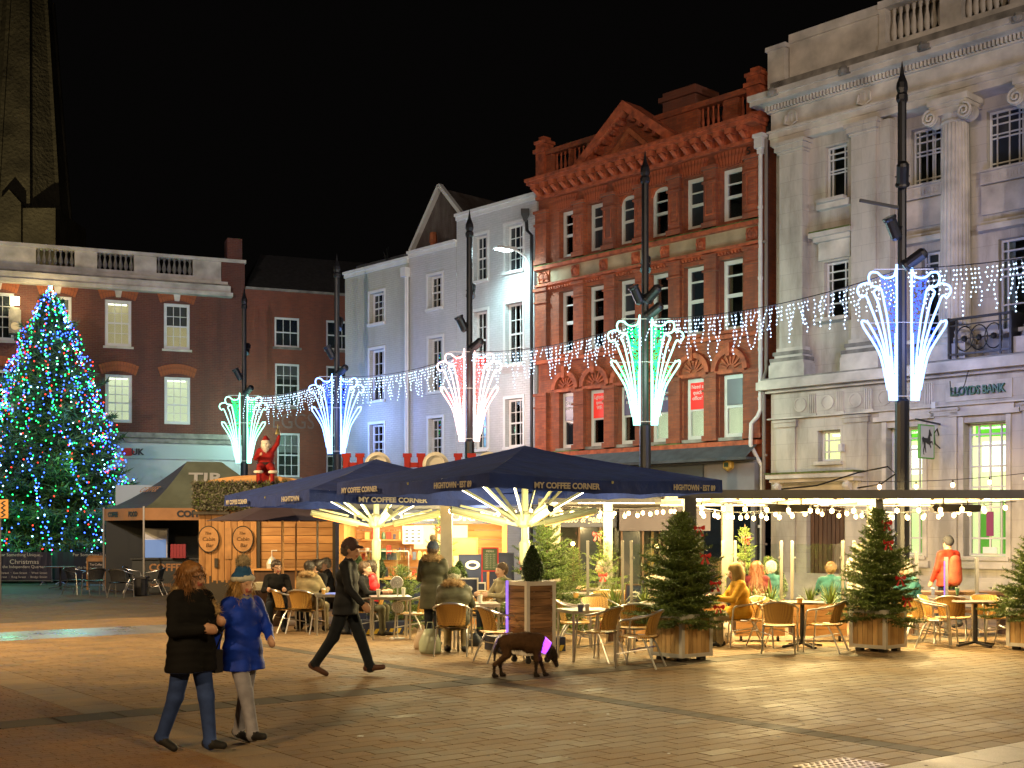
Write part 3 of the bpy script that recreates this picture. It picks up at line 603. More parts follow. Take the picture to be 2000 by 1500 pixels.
# hanging horse sign
hs_ = empty('hanging_sign', FR.O+FR.ax*s(1838), FR.rz, 'white hanging sign with a rearing black horse on a scrolled iron bracket', 'sign')
zt = 4.55
m = MB(); m.bar((0, -.02, zt-.75), (0, -.02, zt+.15), .05); m.bar((0, -.02, zt), (0, -1.25, zt+.06), .04); m.tube([(0, -.05, zt-.6), (0, -.30, zt-.5), (0, -.36, zt-.25), (0, -.2, zt-.12), (0, -.12, zt-.28)], .018, 5); m.build('bracket', MATS['black_iron'], hs_)
m = MB(); m.box(-.03, .03, -1.08, -.42, zt-.86, zt-.08); m.build('board', mat('sign_white', (.55,.57,.55), .4), hs_)
m = MB(); m.box(-.035, .035, -1.1, -1.07, zt-.88, zt-.06).box(-.035, .035, -.43, -.40, zt-.88, zt-.06).box(-.034, .034, -1.1, -.4, zt-.89, zt-.86).box(-.034, .034, -1.1, -.4, zt-.08, zt-.05); m.build('border', mat('lime_green', (.10,.35,.05), .5), hs_)
hz = [(-.36,-.16),(-.30,-.02),(-.33,.08),(-.28,.14),(-.16,.10),(.02,.10),(.08,.20),(.10,.32),(.16,.36),(.20,.28),(.28,.20),(.25,.15),(.18,.17),(.20,.02),(.30,.04),(.36,-.06),(.33,-.08),(.28,-.01),(.18,-.05),(.24,-.14),(.20,-.18),(.12,-.08),(.0,-.06),(-.10,-.02),(-.10,-.14),(-.06,-.30),(-.11,-.31),(-.16,-.16),(-.22,-.30),(-.18,-.36),(-.24,-.36),(-.27,-.28),(-.22,-.12),(-.26,0)]
for sx in (-1, 1):
    m = MB(); v = [(sx*.036, -.75+x*.8*1.0, zt-.47+z*.9) for x, z in hz]; m.face(v); o = m.build('horse_emblem', MATS['dark_letter'], hs_)

# ================= red terracotta building
F_ = FR; rb = building('red_brick_building', F_, 'ornate red brick building with gabled pediment and six bays between the white and stone buildings')
b0, b1 = s(1052), s(1488)
U3 = [(1095,1118),(1150,1176),(1209,1238),(1271,1303),(1339,1372),(1410,1446)]
U2 = [(1094,1120),(1149,1180),(1209,1241),(1271,1305),(1338,1374),(1409,1448)]
holes = []; 
for i, (ua, ub) in enumerate(U3): holes.append((s(ua)-.06, s(ub)+.06, 10.85, 12.40))
for ua, ub in U2: holes.append((s(ua)-.05, s(ub)+.05, 7.68, 9.75))
for ua, ub in U2: holes.append((s(ua)-.05, s(ub)+.05, 4.58, 6.42))
wall(rb, b0, b1, 2.9, 13.0, holes, MATS['red_brick'], .4, 0, 'wall')
for i, h in enumerate(holes[:6]):
    window(rb, *h, 1, 3, y=.22, rowz=[0,.47,.76,1], fw=.12, gap=.04, sash=True, arch=.0, sillm='terracotta', sill=False, glass='smoke_glass')
    if i in (2, 3):
        m = MB(); n = 8; x0, x1 = h[0], h[1]; m.prism([(x0, 12.40)]+[(x0+(x1-x0)*k/n, 12.12+.28*math.sqrt(max(0, 1-(2*k/n-1)**2))) for k in range(n+1)][::1]+[(x1, 12.40)], .1, .3)
        m.build('arch_head', MATS['terracotta'], rb)
for i, h in enumerate(holes[6:12]):
    window(rb, *h, 1, 2, y=.22, rowz=[0,.5,.82,1], fw=.12, gap=.05, glass='smoke_glass' if i in (0,2) else 'dark_glass', sillm='terracotta')
POST = [('navy', 'Do you\nhave an'), ('red', 'Lightning\nspeed\nWiFi'), ('navy', 'Meeting\nrooms'), ('navy', 'Office\nspace'), ('red', "Need a\nquick\noffice?"), ('grey', '')]
for i, h in enumerate(holes[12:]):
    lit = 'room_pale' if i in (3, 4, 5) else None
    f = window(rb, *h, 1, 2, y=.22, rowz=[0,.5,1], fw=.12, gap=.05, glass='window_glass' if lit else 'dark_glass', lit=lit, sillm='stone_dark')
    x0, x1 = h[0]+.13, h[1]-.13; zb = 4.58+.13+(1.84-.26)*(.5 if i != 5 else .52)
    q = MB(); q.box(x0, x1, .165, .18, zb, 6.42-.13); c = POST[i][0]
    pm = MATS['red_poster'] if c == 'red' else mat('poster_'+c, (.05,.06,.14) if c == 'navy' else (.14,.14,.15), .3)
    pp = q.build('poster', pm, f)
    if POST[i][1]: text(POST[i][1], .17, MATS['white_card'], pp, ((x0+x1)/2, .155, (zb+6.29)/2+.1), width=(x1-x0)*.82, ext=.002)
# pilasters between windows on the three storeys
edges = [b0]+[None]*5+[b1]
def mids(U): return [(s(U[i][1])+s(U[i+1][0]))/2 for i in range(5)]
for z0, z1, U in ((10.75, 12.55, U3), (7.55, 9.95, U2), (4.5, 6.45, U2)):
    for i, x in enumerate([b0+.22]+mids(U)+[b1-.24]):
        hw = .22 if 0 < i < 6 else .26
        m = MB(); m.box(x-hw, x+hw, -.13, 0, z0, z1-.1).box(x-hw-.05, x+hw+.05, -.19, 0, z1-.1, z1).box(x-hw-.04, x+hw+.04, -.17, 0, z1-.5, z1-.44)
        m.box(x-hw-.05, x+hw+.05, -.18, 0, z0, z0+.16); m.build('pilaster', MATS['red_brick'], rb)
        if z0 > 10: m = MB(); m.box(x-hw+.07, x+hw-.07, -.145, -.125, z0+.35, z0+.40).box(x-hw+.07, x-hw+.10, -.145, -.125, z0+.40, z1-.55).box(x+hw-.10, x+hw-.07, -.145, -.125, z0+.40, z1-.55); m.build('panel_moulding', MATS['terracotta'], rb)
# voussoirs over top windows
for i, (ua, ub) in enumerate(U3):
    x0, x1 = s(ua)-.1, s(ub)+.1; n = 9; cx = (x0+x1)/2
    q = MB(); q.prism([(-.036, 0), (.036, 0), (.05, .42), (-.05, .42)], 0, .05); me = q.mesh('voussoir', MATS['terracotta'])
    for k in range(n):
        t = (k-(n-1)/2)/((n-1)/2); link('voussoir', me, rb, (cx+t*(x1-x0)*.46, -.055, 12.44-.0*abs(t)), (0, t*.32, 0))
# arches with fans, first floor
for i, (ua, ub) in enumerate(U2):
    x0, x1 = s(ua)-.05, s(ub)+.05; cx = (x0+x1)/2; r = (x1-x0)/2+.08
    m = MB(); n = 14; o_ = [(cx+(r+.16)*cos(pi*k/n), 6.52+(r+.16)*sin(pi*k/n)) for k in range(n+1)]; i_ = [(cx+r*cos(pi*k/n), 6.52+r*sin(pi*k/n)) for k in range(n+1)]
    for k in range(n):
        (ax_, az), (bx, bz), (cx_, cz), (dx, dz) = o_[k], o_[k+1], i_[k+1], i_[k]
        m.face([(ax_, -.14, az), (bx, -.14, bz), (cx_, -.14, cz), (dx, -.14, dz)][::-1]); m.face([(ax_, -.14, az), (ax_, 0, az), (bx, 0, bz), (bx, -.14, bz)]); m.face([(dx, -.14, dz), (cx_, -.14, cz), (cx_, -.02, cz), (dx, -.02, dz)])
    m.box(cx-.07, cx+.07, -.2, 0, 6.52+r-.08, 6.52+r+.3); m.build('arch', MATS['terracotta'], rb)
    for k in range(1, 8):
        a = pi*k/8; q = MB(); q.bar((cx+.12*cos(a), -.03, 6.55+.12*sin(a)), (cx+(r-.04)*cos(a), -.03, 6.55+(r-.04)*sin(a)), .05, .05, up=(0,1,0)); q.build('fan_rib', MATS['terracotta'], rb)
    m = MB(); m.box(x0-.12, x1+.12, -.12, 0, 6.42, 6.52); m.build('lintel', MATS['terracotta'], rb)
# strings
m = MB(); m.box(b0, b1, -.24, 0, 10.55, 10.66).box(b0, b1, -.18, 0, 10.0, 10.08).box(b0, b1, -.1, 0, 9.93, 10.0).box(b0, b1, -.2, 0, 7.42, 7.54).box(b0, b1, -.22, 0, 4.32, 4.45); m.build('string_course', MATS['terracotta'], rb)
m = MB(); m.box(b0, b1, -.22, 0, 10.66, 10.70); m.build('moss', MATS['moss'], rb)
for xm, lm in ((b0+.6, 1.4), (b0+5.2, 1.0)): m = MB(); m.box(xm, xm+lm, -.2, 0, 4.45, 4.49); m.build('moss', MATS['moss'], rb)
m = MB(); m.box(b0, b1, -.06, 0, 10.08, 10.55); m.build('frieze', mat('buff_block', (.30,.22,.13), .8, noise=(2,.3), bump=(20,.4)), rb)
x = b0+.02; m = MB()
while x < b1-.05: m.box(x, x+.06, -.15, 0, 9.86, 9.93); x += .12
o = m.build('dentil', MATS['terracotta'], rb); o['kind'] = 'stuff'
for u in (1062, 1070, 1127, 1182, 1245, 1302, 1372, 1470, 1478):
    m = MB(); m.box(s(u)-.16, s(u)+.16, -.1, -.06, 10.14, 10.5); m.ball((s(u), -.1, 10.32), .12, 6, (1, .5, 1)); m.tube([(s(u)-.1, -.12, 10.2), (s(u)-.12, -.14, 10.35), (s(u), -.14, 10.45), (s(u)+.12, -.14, 10.35), (s(u)+.1, -.12, 10.2)], .03, 5); m.build('floral_panel', MATS['terracotta'], rb)
# modillion cornice
m = MB(); m.box(b0, b1, -.16, 0, 12.92, 13.02).box(b0-.06, b1+.05, -.52, .2, 13.36, 13.46).box(b0-.1, b1+.08, -.58, .2, 13.46, 13.56).box(b0, b1, -.05, .2, 13.02, 13.36); m.build('cornice', MATS['terracotta'], rb)
q = MB(); q.prism([(-.09, 0), (.09, 0), (.09, .34), (-.09, .34)], -.2, 0); q.box(-.11, .11, -.46, 0, .2, .34); q.tube([(0, -.2, .05), (0, -.36, .16), (0, -.44, .2)], .07, 6); me = q.mesh('bracket', MATS['terracotta'])
x = b0+.2
while x < b1-.1: link('bracket', me, rb, (x, -.02, 13.02)); x += .42
# parapet with small openings, pediment
PZ = 14.55
sl = [(s(1078), 4), (s(1113), 4), (s(1362), 5), (s(1440), 5)]
m = MB(); m.box(b0+.35, b1-.45, .0, .3, 13.56, 13.78).box(b0+.35, b1-.45, -.06, .36, 14.38, PZ); xs = [b0+.35]
for x, k in sl: xs += [x, x+k*.19]
xs.append(b1-.45)
for i in range(0, len(xs), 2): m.box(xs[i], xs[i+1], .01, .29, 13.78, 14.38)
m.build('parapet', MATS['red_brick'], rb)
for x, k in sl: balusters(rb, x, x+k*.19, 13.78, 14.38, k, 'terracotta', .03, .075)
for x0, x1 in ((b0-.04, b0+.36), (b1-.46, b1)):
    m = MB(); m.box(x0, x1, -.1, .35, 13.56, 14.8).box(x0-.07, x1+.07, -.17, .4, 14.5, 14.62).box(x0-.05, x1+.05, -.14, .38, 14.8, 14.9).box(x0+.08, x1-.08, -.04, .3, 14.9, 15.05); m.build('parapet_pier', MATS['terracotta'], rb)
pc = s(1236); pw = 1.75
m = MB(); m.prism([(pc-pw, 13.56), (pc+pw, 13.56), (pc, 14.9)], -.1, .3); m.build('pediment', MATS['red_brick'], rb)
for sx in (-1, 1):
    m = MB(); m.bar((pc+sx*(pw+.25), -.2, 13.55), (pc, -.2, 14.98), .26, .8, up=(0,-1,0)) if False else m.prism([(pc+sx*(pw+.42), 13.56), (pc+sx*(pw-.02), 13.56), (pc, 14.86), (pc, 15.16)], -.5, .35); m.build('pediment_cornice', MATS['terracotta'], rb)
    for k in range(5):
        t = (k+.7)/5.6; q = MB(); q.box(-.08, .08, -.42, -.1, -.12, .06); q.build('bracket', MATS['terracotta'], rb, loc=(pc+sx*pw*(1-t), 0, 13.56+1.3*t-.02), rot=(0, sx*.64, 0))
m = MB(); m.prism([(pc-.95, 13.56), (pc-.75, 13.56), (pc, 14.2), (pc+.75, 13.56), (pc+.95, 13.56), (pc, 14.40)], -.2, -.1); m.box(pc-.8, pc+.8, -.16, -.1, 13.56, 13.66); m.build('inner_pediment', MATS['terracotta_orange'], rb)
m = MB(); m.box(pc+.2, pc+1.5, 1.2, 2.4, 13.5, 15.7).box(pc+.1, pc+1.6, 1.1, 2.5, 15.4, 15.55)
m.build('chimney', MATS['orange_brick'], rb)
m = MB(); m.box(b0, b1, .3, 8, 13.0, 13.5); m.build('roof', MATS['slate'], rb)
text('5', .3, MATS['dark_letter'], rb, (s(1463), -.02, 12.72), ext=.01, name='numeral')
# shop front below
m = MB(); v0, v1 = 3.95, 4.32
m.face([(b0, -.22, v1), (b1, -.22, v1), (b1, -.75, v0), (b0, -.75, v0)][::-1]); m.box(b0, b1, -.76, 0, v0-.08, v0); m.build('shop_canopy', MATS['slate'], rb)
m = MB(); m.box(b0, b1, -.3, 0, 3.0, v0-.08).box(s(1395), b1, -.36, -.3, 3.0, v0-.14); m.build('fascia', MATS['grey_paint'], rb)
m = MB(); m.box(b0+.1, s(1388), -.38, -.3, 3.08, v0-.16); m.build('fascia_panel', mat('grey_green', (.065,.075,.085), .5), rb)
m = MB(); m.box(b0, b1, 0, .1, 0, 3.0)
m.build('shop_wall', MATS['dark_glass'], rb)
m = MB()
for x in (b0+.1, b0+2.2, b0+4.4, b0+6.6, b1-.3): m.box(x, x+.14, -.12, 0, 0, 3.0)
m.box(b0, b1, -.1, 0, 0, .45); m.build('shop_frame', MATS['grey_paint'], rb)
m = MB(); m.lathe([(.17, 0), (.17, .12), (.12, .16)], (s(1440), -.36, 3.75), 6, Matrix.Rotation(pi/2, 3, 'X')@Matrix.Rotation(pi/6, 3, 'Z')); ab = m.build('alarm_box', mat('alarm_yellow', (.55,.35,.08), .5), rb)
m = MB(); m.box(s(1440)-.07, s(1440)+.07, -.535, -.52, 3.70, 3.82); m.build('label_plate', MATS['dull_green'], rb)
# drainpipes (pale) between the red building and bank
dp = empty('drainpipe', FR.O+FR.ax*s(1491), FR.rz, 'pale downpipe with a hopper head between the red brick and stone buildings', 'drainpipe')
m = MB(); m.tube([(0, -.14, 12.6), (0, -.14, 5.3), (-.05, -.2, 5.1), (-.2, -.3, 4.9), (-.22, -.3, 4.3), (-.05, -.2, 3.9), (.05, -.14, 3.7), (.05, -.14, 0)], .06, 8); m.build('pipe', MATS['pale_metal'], dp)
m = MB(); m.box(-.13, .13, -.27, -.02, 12.65, 12.95).box(-.17, .17, -.3, -.02, 12.95, 13.05).box(-.08, .08, -.2, -.06, 12.5, 12.65); m.build('hopper', MATS['pale_metal'], dp)
for z in (11, 9, 7, 5.6, 2): m = MB(); m.lathe([(.075, -.04), (.075, .04)], (0, -.14, z), 8); m.build('collar', MATS['pale_metal'], dp)
dp = empty('drainpipe', FR.O+FR.ax*(s(1499)), FR.rz, 'grey downpipe tight against the left edge of the stone building', 'drainpipe')
m = MB(); m.tube([(.03, -.1, 12.9), (.03, -.1, 6.4), (0, -.16, 6.2), (0, -.2, 0)], .05, 8); m.build('pipe', mat('pipe_brown', (.16,.13,.11), .5), dp)
for z in (10, 7.5, 4, 1.5): m = MB(); m.lathe([(.062, -.03), (.062, .03)], (.02, -.14, z), 8); m.build('collar', MATS['pipe_brown'], dp)
# ================= white buildings
def simple_house(name, u0, u1, top, m, label, wins, capm='white_paint', extra=None, y=0):
    e = building(name, FR, label); x0, x1 = s(u0), s(u1); hs = []
    for wn in wins: hs.append((s(wn[0]), s(wn[1]), wn[2], wn[3]))
    wall(e, x0, x1, 0, top, hs, MATS[m], .3, y, 'wall')
    for wn, h in zip(wins, hs):
        kw = wn[5] if len(wn) > 5 else {}
        window(e, *h, wn[4][0], wn[4][1], y=y+.2, fw=.07, **kw)
        q = MB(); q.box(h[0]-.1, h[0]-.002, y-.02, y, h[2], h[3]); q.box(h[1]+.002, h[1]+.1, y-.02, y, h[2], h[3]); q.box(h[0]-.1, h[1]+.1, y-.025, y, h[3], h[3]+.1); q.build('window_surround', MATS['white_paint'], e)
    q = MB(); q.box(x0-.02, x1+.02, y-.12, y+.4, top, top+.1); q.box(x0, x1, y-.06, y, top-.14, top); q.build('coping', MATS[capm], e)
    return e
G34 = (3, 4)
wh1 = simple_house('white_painted_house', 892, 1048, 13.15, 'white_brick', 'tallest white painted brick house beside the red brick building, two bays of sash windows', [
    (925, 952, 10.70, 12.30, G34), (987, 1021, 10.78, 12.38, G34, {'blind': (.5, 'curtain_white')}), (925, 952, 7.60, 9.62, G34), (987, 1021, 7.60, 9.68, G34, {'blind': (.95, 'blind_grey')}), (925, 952, 4.75, 6.35, G34), (987, 1021, 4.75, 6.40, G34)])
wh2 = simple_house('white_painted_house', 799, 891.5, 12.25, 'white_brick', 'middle white painted house below a dark brick gable with one orange lit top window', [
    (836, 863, 10.05, 11.25, G34, {'glass': 'window_glass', 'lit': 'room_orange', 'arch': .22}), (837, 864, 6.98, 8.95, G34), (837, 864, 4.55, 6.0, G34, {'blind': (.3, 'navy_paint')})])
wh3 = simple_house('cream_painted_house', 674, 798.5, 12.08, 'cream_brick', 'low cream painted brick house at the left end of the white row', [
    (722, 750, 9.92, 11.1, G34), (722, 750, 6.92, 8.9, (3,4)), (722, 750, 4.65, 6.0, G34), (690, 712, 1.4, 3.3, (2,3)), (740, 775, 1.4, 3.3, (3,3))])
# dark gable behind
gy = 2.2; GP = Facade((12.24+.729*gy, 30+.6845*gy), (.6845, -.729)); gx0, gx1 = GP.s(808), GP.s(908)
zz = GP.z; gcx = GP.s(863); gz0 = 12.25; gz1 = zz(863, 368)
m = MB(); m.prism([(gx0, 10), (gx1, 10), (gx1, zz(905, 425)), (gcx, gz1), (gx0, zz(812, 488))], gy, gy+5); g_ = m.build('gable', MATS['dark_brick'], wh2)
for a, b in (((gx0-.05, zz(812, 490)), (gcx, gz1+.1)), ((gx1+.05, zz(905, 425)), (gcx, gz1+.1))):
    m = MB(); m.bar((a[0], gy-.1, a[1]), (b[0], gy-.1, b[1]), .14, .2, up=(0,-1,0)); m.build('bargeboard', MATS['white_paint'], g_)
m = MB(); m.lathe([(.14, 0), (.12, .5), (.16, .55), (.13, .9)], (s(806), 1.0, 12.3), 8); m.build('chimney_pot', MATS['terracotta_orange'], wh2)
m = MB(); m.box(s(676), s(795), .5, 5, 12.0, 12.5); m.build('roof', MATS['slate'], wh3)
m = MB()
for i in range(9): m.tube([(s(735)+.3, .3, 12.3), (s(735)+.3+random.uniform(-.25,.25), .3, 12.5+random.random()*.4)], .008, 4)
m.build('aerial', MATS['black_iron'], wh3)
for u, z, lab in ((797, 11.4, 'white painted downpipe between the cream and the middle white house'),):
    dp = empty('drainpipe', FR.O+FR.ax*s(u), FR.rz, lab, 'drainpipe')
    m = MB(); m.tube([(0, -.1, z), (0, -.1, 0)], .055, 8); m.tube([(.1, -.1, z), (.1, -.1, 0)], .04, 6); m.build('pipe', MATS['white_paint'], dp); m = MB(); m.box(-.14, .14, -.26, -.01, z, z+.35); m.build('hopper', MATS['white_paint'], dp)
dp = empty('drainpipe', FR.O+FR.ax*s(1044), FR.rz, 'black downpipe with an ornate hopper on the right end of the tallest white house', 'drainpipe')
m = MB(); m.tube([(-.25, -.14, 12.35), (-.22, -.14, 12.0), (.0, -.14, 11.8), (0, -.14, 0)], .055, 8); m.build('pipe', MATS['black_iron'], dp); m = MB(); m.lathe([(.07, 12.3), (.14, 12.45), (.2, 12.55), (.2, 12.7)], (-.25, -.2, 0), 4); m.build('hopper', MATS['black_iron'], dp)
# street lamp on a wall bracket (lit, cold white)
hp = FR.O+FR.ax*s(1043); lz = 11.3
sl_ = empty('wall_street_lamp', hp, FR.rz, 'lit white LED street lamp on a curved arm fixed to the white house', 'street lamp')
m = MB(); m.tube([(-.05, -.12, 10.7), (-.08, -.3, 11.05), (-.15, -.6, 11.22), (-.2, -.8, 11.27)], [.04,.04,.035,.035], 8); m.build('arm', MATS['pale_metal'], sl_)
m = MB(); m.raw([(-.1,-.7,11.22),(-.3,-.7,11.22),(-.5,-1.45,11.22),(-.2,-1.5,11.22),(-.1,-.7,11.34),(-.3,-.7,11.34),(-.47,-1.4,11.30),(-.23,-1.45,11.30)], [(0,1,2,3)[::-1],(4,5,6,7),(0,1,5,4),(1,2,6,5),(2,3,7,6),(3,0,4,7)]); m.build('lamp_head', MATS['pale_metal'], sl_)
m = MB(); m.box(-.43, -.17, -1.4, -.85, 11.19, 11.215); m.build('led_panel', emit('led_cold', (.72,.95,1), 60), sl_)
LM = Matrix.Translation(hp) @ Matrix.Rotation(FR.rz, 4, 'Z')
lp = LM @ Vector((-.3, -1.5, 11.1)); lt = LM @ Vector((-.3, .3, 8.6))
lamp('street_lamp_light', 'SPOT', lp, 620, (.55,.95,1), .12, lt, 120, .9)
lamp('street_lamp_light', 'POINT', LM @ Vector((-.3, -1.5, 11.1)), 50, (.62,.95,1), .1)

# ================= buildings at the left
F_ = FL; sL = FL.s
hb = building('red_brick_house', FL, 'small red brick house with arched sash windows between the bank row and the white row')
h0, h1 = sL(479), 9.0
hw = [(sL(536), sL(585), 10.2, 11.55), (sL(637), sL(686), 10.2, 11.55), (sL(537), sL(585), 7.5, 9.45), (sL(637), sL(686), 7.5, 9.45), (sL(541), sL(586), 4.3, 6.3), (sL(637), sL(686), 4.3, 6.3)]
wall(hb, h0, h1, 0, 12.72, hw, MATS['orange_brick'], .25, 0, 'wall')
for h in hw:
    window(hb, *h, 3, 2 if h[2] > 10 else 4, y=.08, fw=.08, arch=.12, sash=True, sillm='stone_dark', glass='dark_glass' if h[2] > 5 else 'smoke_glass')
m = MB(); m.box(h0, h1, -.1, .3, 12.72, 12.82); m.build('coping', MATS['stone_dark'], hb)
m = MB(); m.raw([(h0, .3, 12.75), (h1, .3, 12.75), (h1, 4, 15.2), (h0+1.4, 4, 15.2), (h0, 4, 12.75)], [(0,1,2,3), (0,3,4)]); m.build('roof', mat('roof_slate', (.03,.03,.032), .7, noise=(6,.4)), hb)
text('EGGS', 1.0, mat('faded_paint', (.17,.10,.085), .9), hb, (sL(573), -.01, 6.82), width=1.9, ext=.008)
bb = building('balustraded_brick_building', FL, 'dark red brick building with a stone balustrade and cream arched ground floor at the left')
c0, c1 = -21.0, sL(478)
LW = []
for ua, ub in ((85, 140), (205, 257), (320, 371)):
    LW.append((sL(ua), sL(ub), 9.85, 11.85)); LW.append((sL(ua)+.02, sL(ub)+.02, 6.55, 8.62))
for ua in (-35, -160): LW.append((sL(ua), sL(ua)+1.25, 9.85, 11.85)); LW.append((sL(ua), sL(ua)+1.25, 6.55, 8.62))
wall(bb, c0, c1, 6.1, 12.3, LW, MATS['old_brick'], .25, 0, 'wall')
lits = {2: 'room_cream', 3: 'room_pale', 4: 'room_cream', 5: 'room_pale'}
for i, h in enumerate(LW):
    up_ = h[2] > 9; lt_ = lits.get(i)
    f = window(bb, *h, 3, 4 if up_ else 5, y=.06, fw=.12, arch=.14, gap=.03, glass='window_glass' if lt_ else 'dark_glass', lit=lt_, sillm='stone', sill=up_)
    if i == 4: q = MB(); q.box(h[0]+.1, h[1]-.1, .2, .22, 10.85, 11.8); q.build('blind', MATS['blind_dark'], f)
    cx = (h[0]+h[1])/2; q = MB(); q.prism([(-.05, 0), (.05, 0), (.062, .42), (-.062, .42)], 0, .03); 
    key = 'vsl'
    if key not in _bal: _bal[key] = q.mesh('voussoir', MATS['terracotta_orange'])
    for k in range(13):
        t = (k-6)/6
        if up_ and k == 6: continue
        link('voussoir', _bal[key], bb, (cx+t*.66, -.035, h[3]+.15*(1-t*t)+.01), (0, t*.3, 0))
    if up_: q = MB(); q.prism([(cx-.1, h[3]+.12), (cx+.1, h[3]+.12), (cx+.15, 12.25), (cx-.15, 12.25)], -.06, 0); q.build('keystone', MATS['stone'], bb)
m = MB(); m.box(c0, sL(452), -.45, .2, 12.25, 12.42).box(c0, sL(448), -.38, .2, 12.42, 12.72).box(c0, sL(444), -.16, .5, 12.80, 12.95); m.build('cornice', MATS['stone'], bb)
m = MB(); m.box(c0, sL(446), -.3, .4, 12.72, 12.80); m.build('ledge', MATS['stone_dark'], bb)
m = MB(); m.box(c0, sL(432), .0, .4, 12.95, 13.15).box(c0, sL(478)+.05, -.07, .47, 13.85, 14.0)
runs = [(70, 146, 7), (190, 262, 7), (306, 377, 7), (-60, 20, 0)]; xs = [c0]
for ua, ub, k in sorted(runs):
    if k: xs += [sL(ua), sL(ub)]
xs.append(sL(432))
for i in range(0, len(xs), 2): m.box(xs[i], xs[i+1], .02, .38, 13.15, 13.85)
m.build('parapet', MATS['stone'], bb)
for ua, ub, k in runs:
    if k: balusters(bb, sL(ua), sL(ub), 13.15, 13.85, k, 'stone_dark', .08, .13)
m = MB(); m.box(sL(433), c1, .0, .5, 12.3, 13.85); m.box(sL(444), sL(473), .0, .8, 14.0, 14.95); m.build('chimney', MATS['old_brick'], bb)
m = MB(); m.box(c0, c1, .5, 8, 12.3, 12.9); m.build('roof', MATS['slate'], bb)
# stucco ground floor with arches
mat('stucco', (.42,.44,.43), .7, noise=(1.5,.12)); 
ar = [(233, 272), (316, 362), (400, 445), (150, 190)]
ah = [(sL(a), sL(b), 1.0, 3.7) for a, b in ar]
wall(bb, c0, c1, 0, 6.1, ah, MATS['stucco'], .3, -.05, 'ground_wall')
for i, h in enumerate(ah):
    cx = (h[0]+h[1])/2; r = (h[1]-h[0])/2
    m = MB(); n = 10; m.prism([(h[1], 3.705), (h[0], 3.705)]+[(cx-r*cos(pi*k/n), 3.70-r+r*sin(pi*k/n)) for k in range(n+1)], -.045, .02); m.build('arch_head', MATS['stucco'], bb)
    window(bb, *h, 2, 3, y=.1, fw=.08, glass='window_glass' if i == 0 else 'smoke_glass', fm='dark_grey_metal', sill=False, lit='room_orange' if i == 0 else None)
    for k in range(9):
        a = pi*(k+.5)/9; q = MB(); q.bar((cx+(r+.08)*cos(a), -.065, 3.7-r+(r+.08)*sin(a)), (cx+(r+.7)*cos(a), -.065, 3.7-r+(r+.7)*sin(a)), .26*(1), .03, up=(0,1,0)); q.build('voussoir', MATS['stucco'], bb)
m = MB(); m.box(c0, c1, -.4, 0, 5.9, 6.12).box(c0, c1, -.2, 0, 5.7, 5.9); m.build('string_course', MATS['stone_dark'], bb)
m = MB(); m.box(c0, c1-.3, -.12, -.05, 5.0, 5.62); m.build('sign_band', mat('pale_blue_paint', (.35,.40,.40), .6), bb)
text('UK', .38, MATS['dark_letter'], bb, (sL(268), -.15, 5.28), ext=.02, bold=.01)
m = MB(); m.prism([(sL(250)-.28, 5.28), (sL(250)-.12, 5.45), (sL(250)+.12, 5.45), (sL(250)+.28, 5.28), (sL(250)+.12, 5.11), (sL(250)-.12, 5.11)], -.15, -.12); m.build('hexagon_emblem', MATS['red_cloth'], bb)
# lit lantern on the corner of the left building
fl = empty('flood_lantern', FL.O+FL.ax*sL(29), FL.rz, 'bright yellowish lantern above an arched niche on the brick wall at the far left', 'lamp')
m = MB(); m.box(-.24, .24, -.5, 0, 10.1, 11.1).box(-.2, .2, -.45, 0, 11.1, 11.2); m.build('housing', MATS['stone_dark'], fl)
m = MB(); m.box(-.18, .18, -.7, -.5, 11.28, 11.6); m.build('lamp_glass', emit('lantern', (1,.85,.45), 12), fl)
m = MB(); m.lathe([(.16, 0), (.16, .03)], (0, -.5, 10.4), 12, Matrix.Rotation(pi/2, 3, 'X')); m.build('niche_light', emit('lantern_low', (1,.7,.3), .5), fl)
M_ = Matrix.Translation(fl.location) @ Matrix.Rotation(FL.rz, 4, 'Z'); lamp('lantern_light', 'POINT', M_ @ Vector((.9, -1.5, 11.3)), 130, (1,.78,.36), .15)
m = MB(); m.tube([(0, -.1, 12.5), (0, -.1, 0)], .06, 8); o = m.build('pipe', MATS['black_iron'], None); dpl = empty('drainpipe', FL.O+FL.ax*(sL(476)), FL.rz, 'black downpipe between the balustraded building and the small brick house', 'drainpipe'); o.parent = dpl

# ================= church spire far behind
sp = empty('church_spire', (-.386*130, 130, 0), 0, 'tall dim stone church spire rising behind the balustraded building', 'spire')
Y = 130
def spx(px): return px/F*Y
mat('spire_stone', (.13,.115,.07), .9, noise=(.35,.45), bump=(3,.6,.3))
zt_ = lambda v: EYE+(HZ-v)/F*Y
m = MB(); m.lathe([(spx(78), zt_(430)), (spx(45), zt_(0)), (.15, zt_(-560))], (0,0,0), 8, Matrix.Rotation(pi/8, 3, 'Z')); m.build('spire', MATS['spire_stone'], sp)
m = MB(); m.box(-spx(85), spx(85), -spx(85), spx(85), 0, zt_(428)); m.build('tower', MATS['spire_stone'], sp)
for k in range(8):
    a = pi/8+k*pi/4; m = MB(); m.bar((spx(79)*cos(a), spx(79)*sin(a), zt_(430)), (spx(46)*cos(a), spx(46)*sin(a), zt_(0)), .35); m.build('rib', MATS['spire_stone'], sp)
m = MB(); m.prism([(-1.2, zt_(520)), (1.2, zt_(520)), (1.2, zt_(420)), (0, zt_(395)), (-1.2, zt_(420))], -spx(92), -spx(70)); m.build('lucarne', MATS['spire_stone'], sp)
lamp('church_floodlight', 'SPOT', (-52, 100, 4), 20000, (1,.80,.45), .5, (-51, 130, 45), 60, 1)
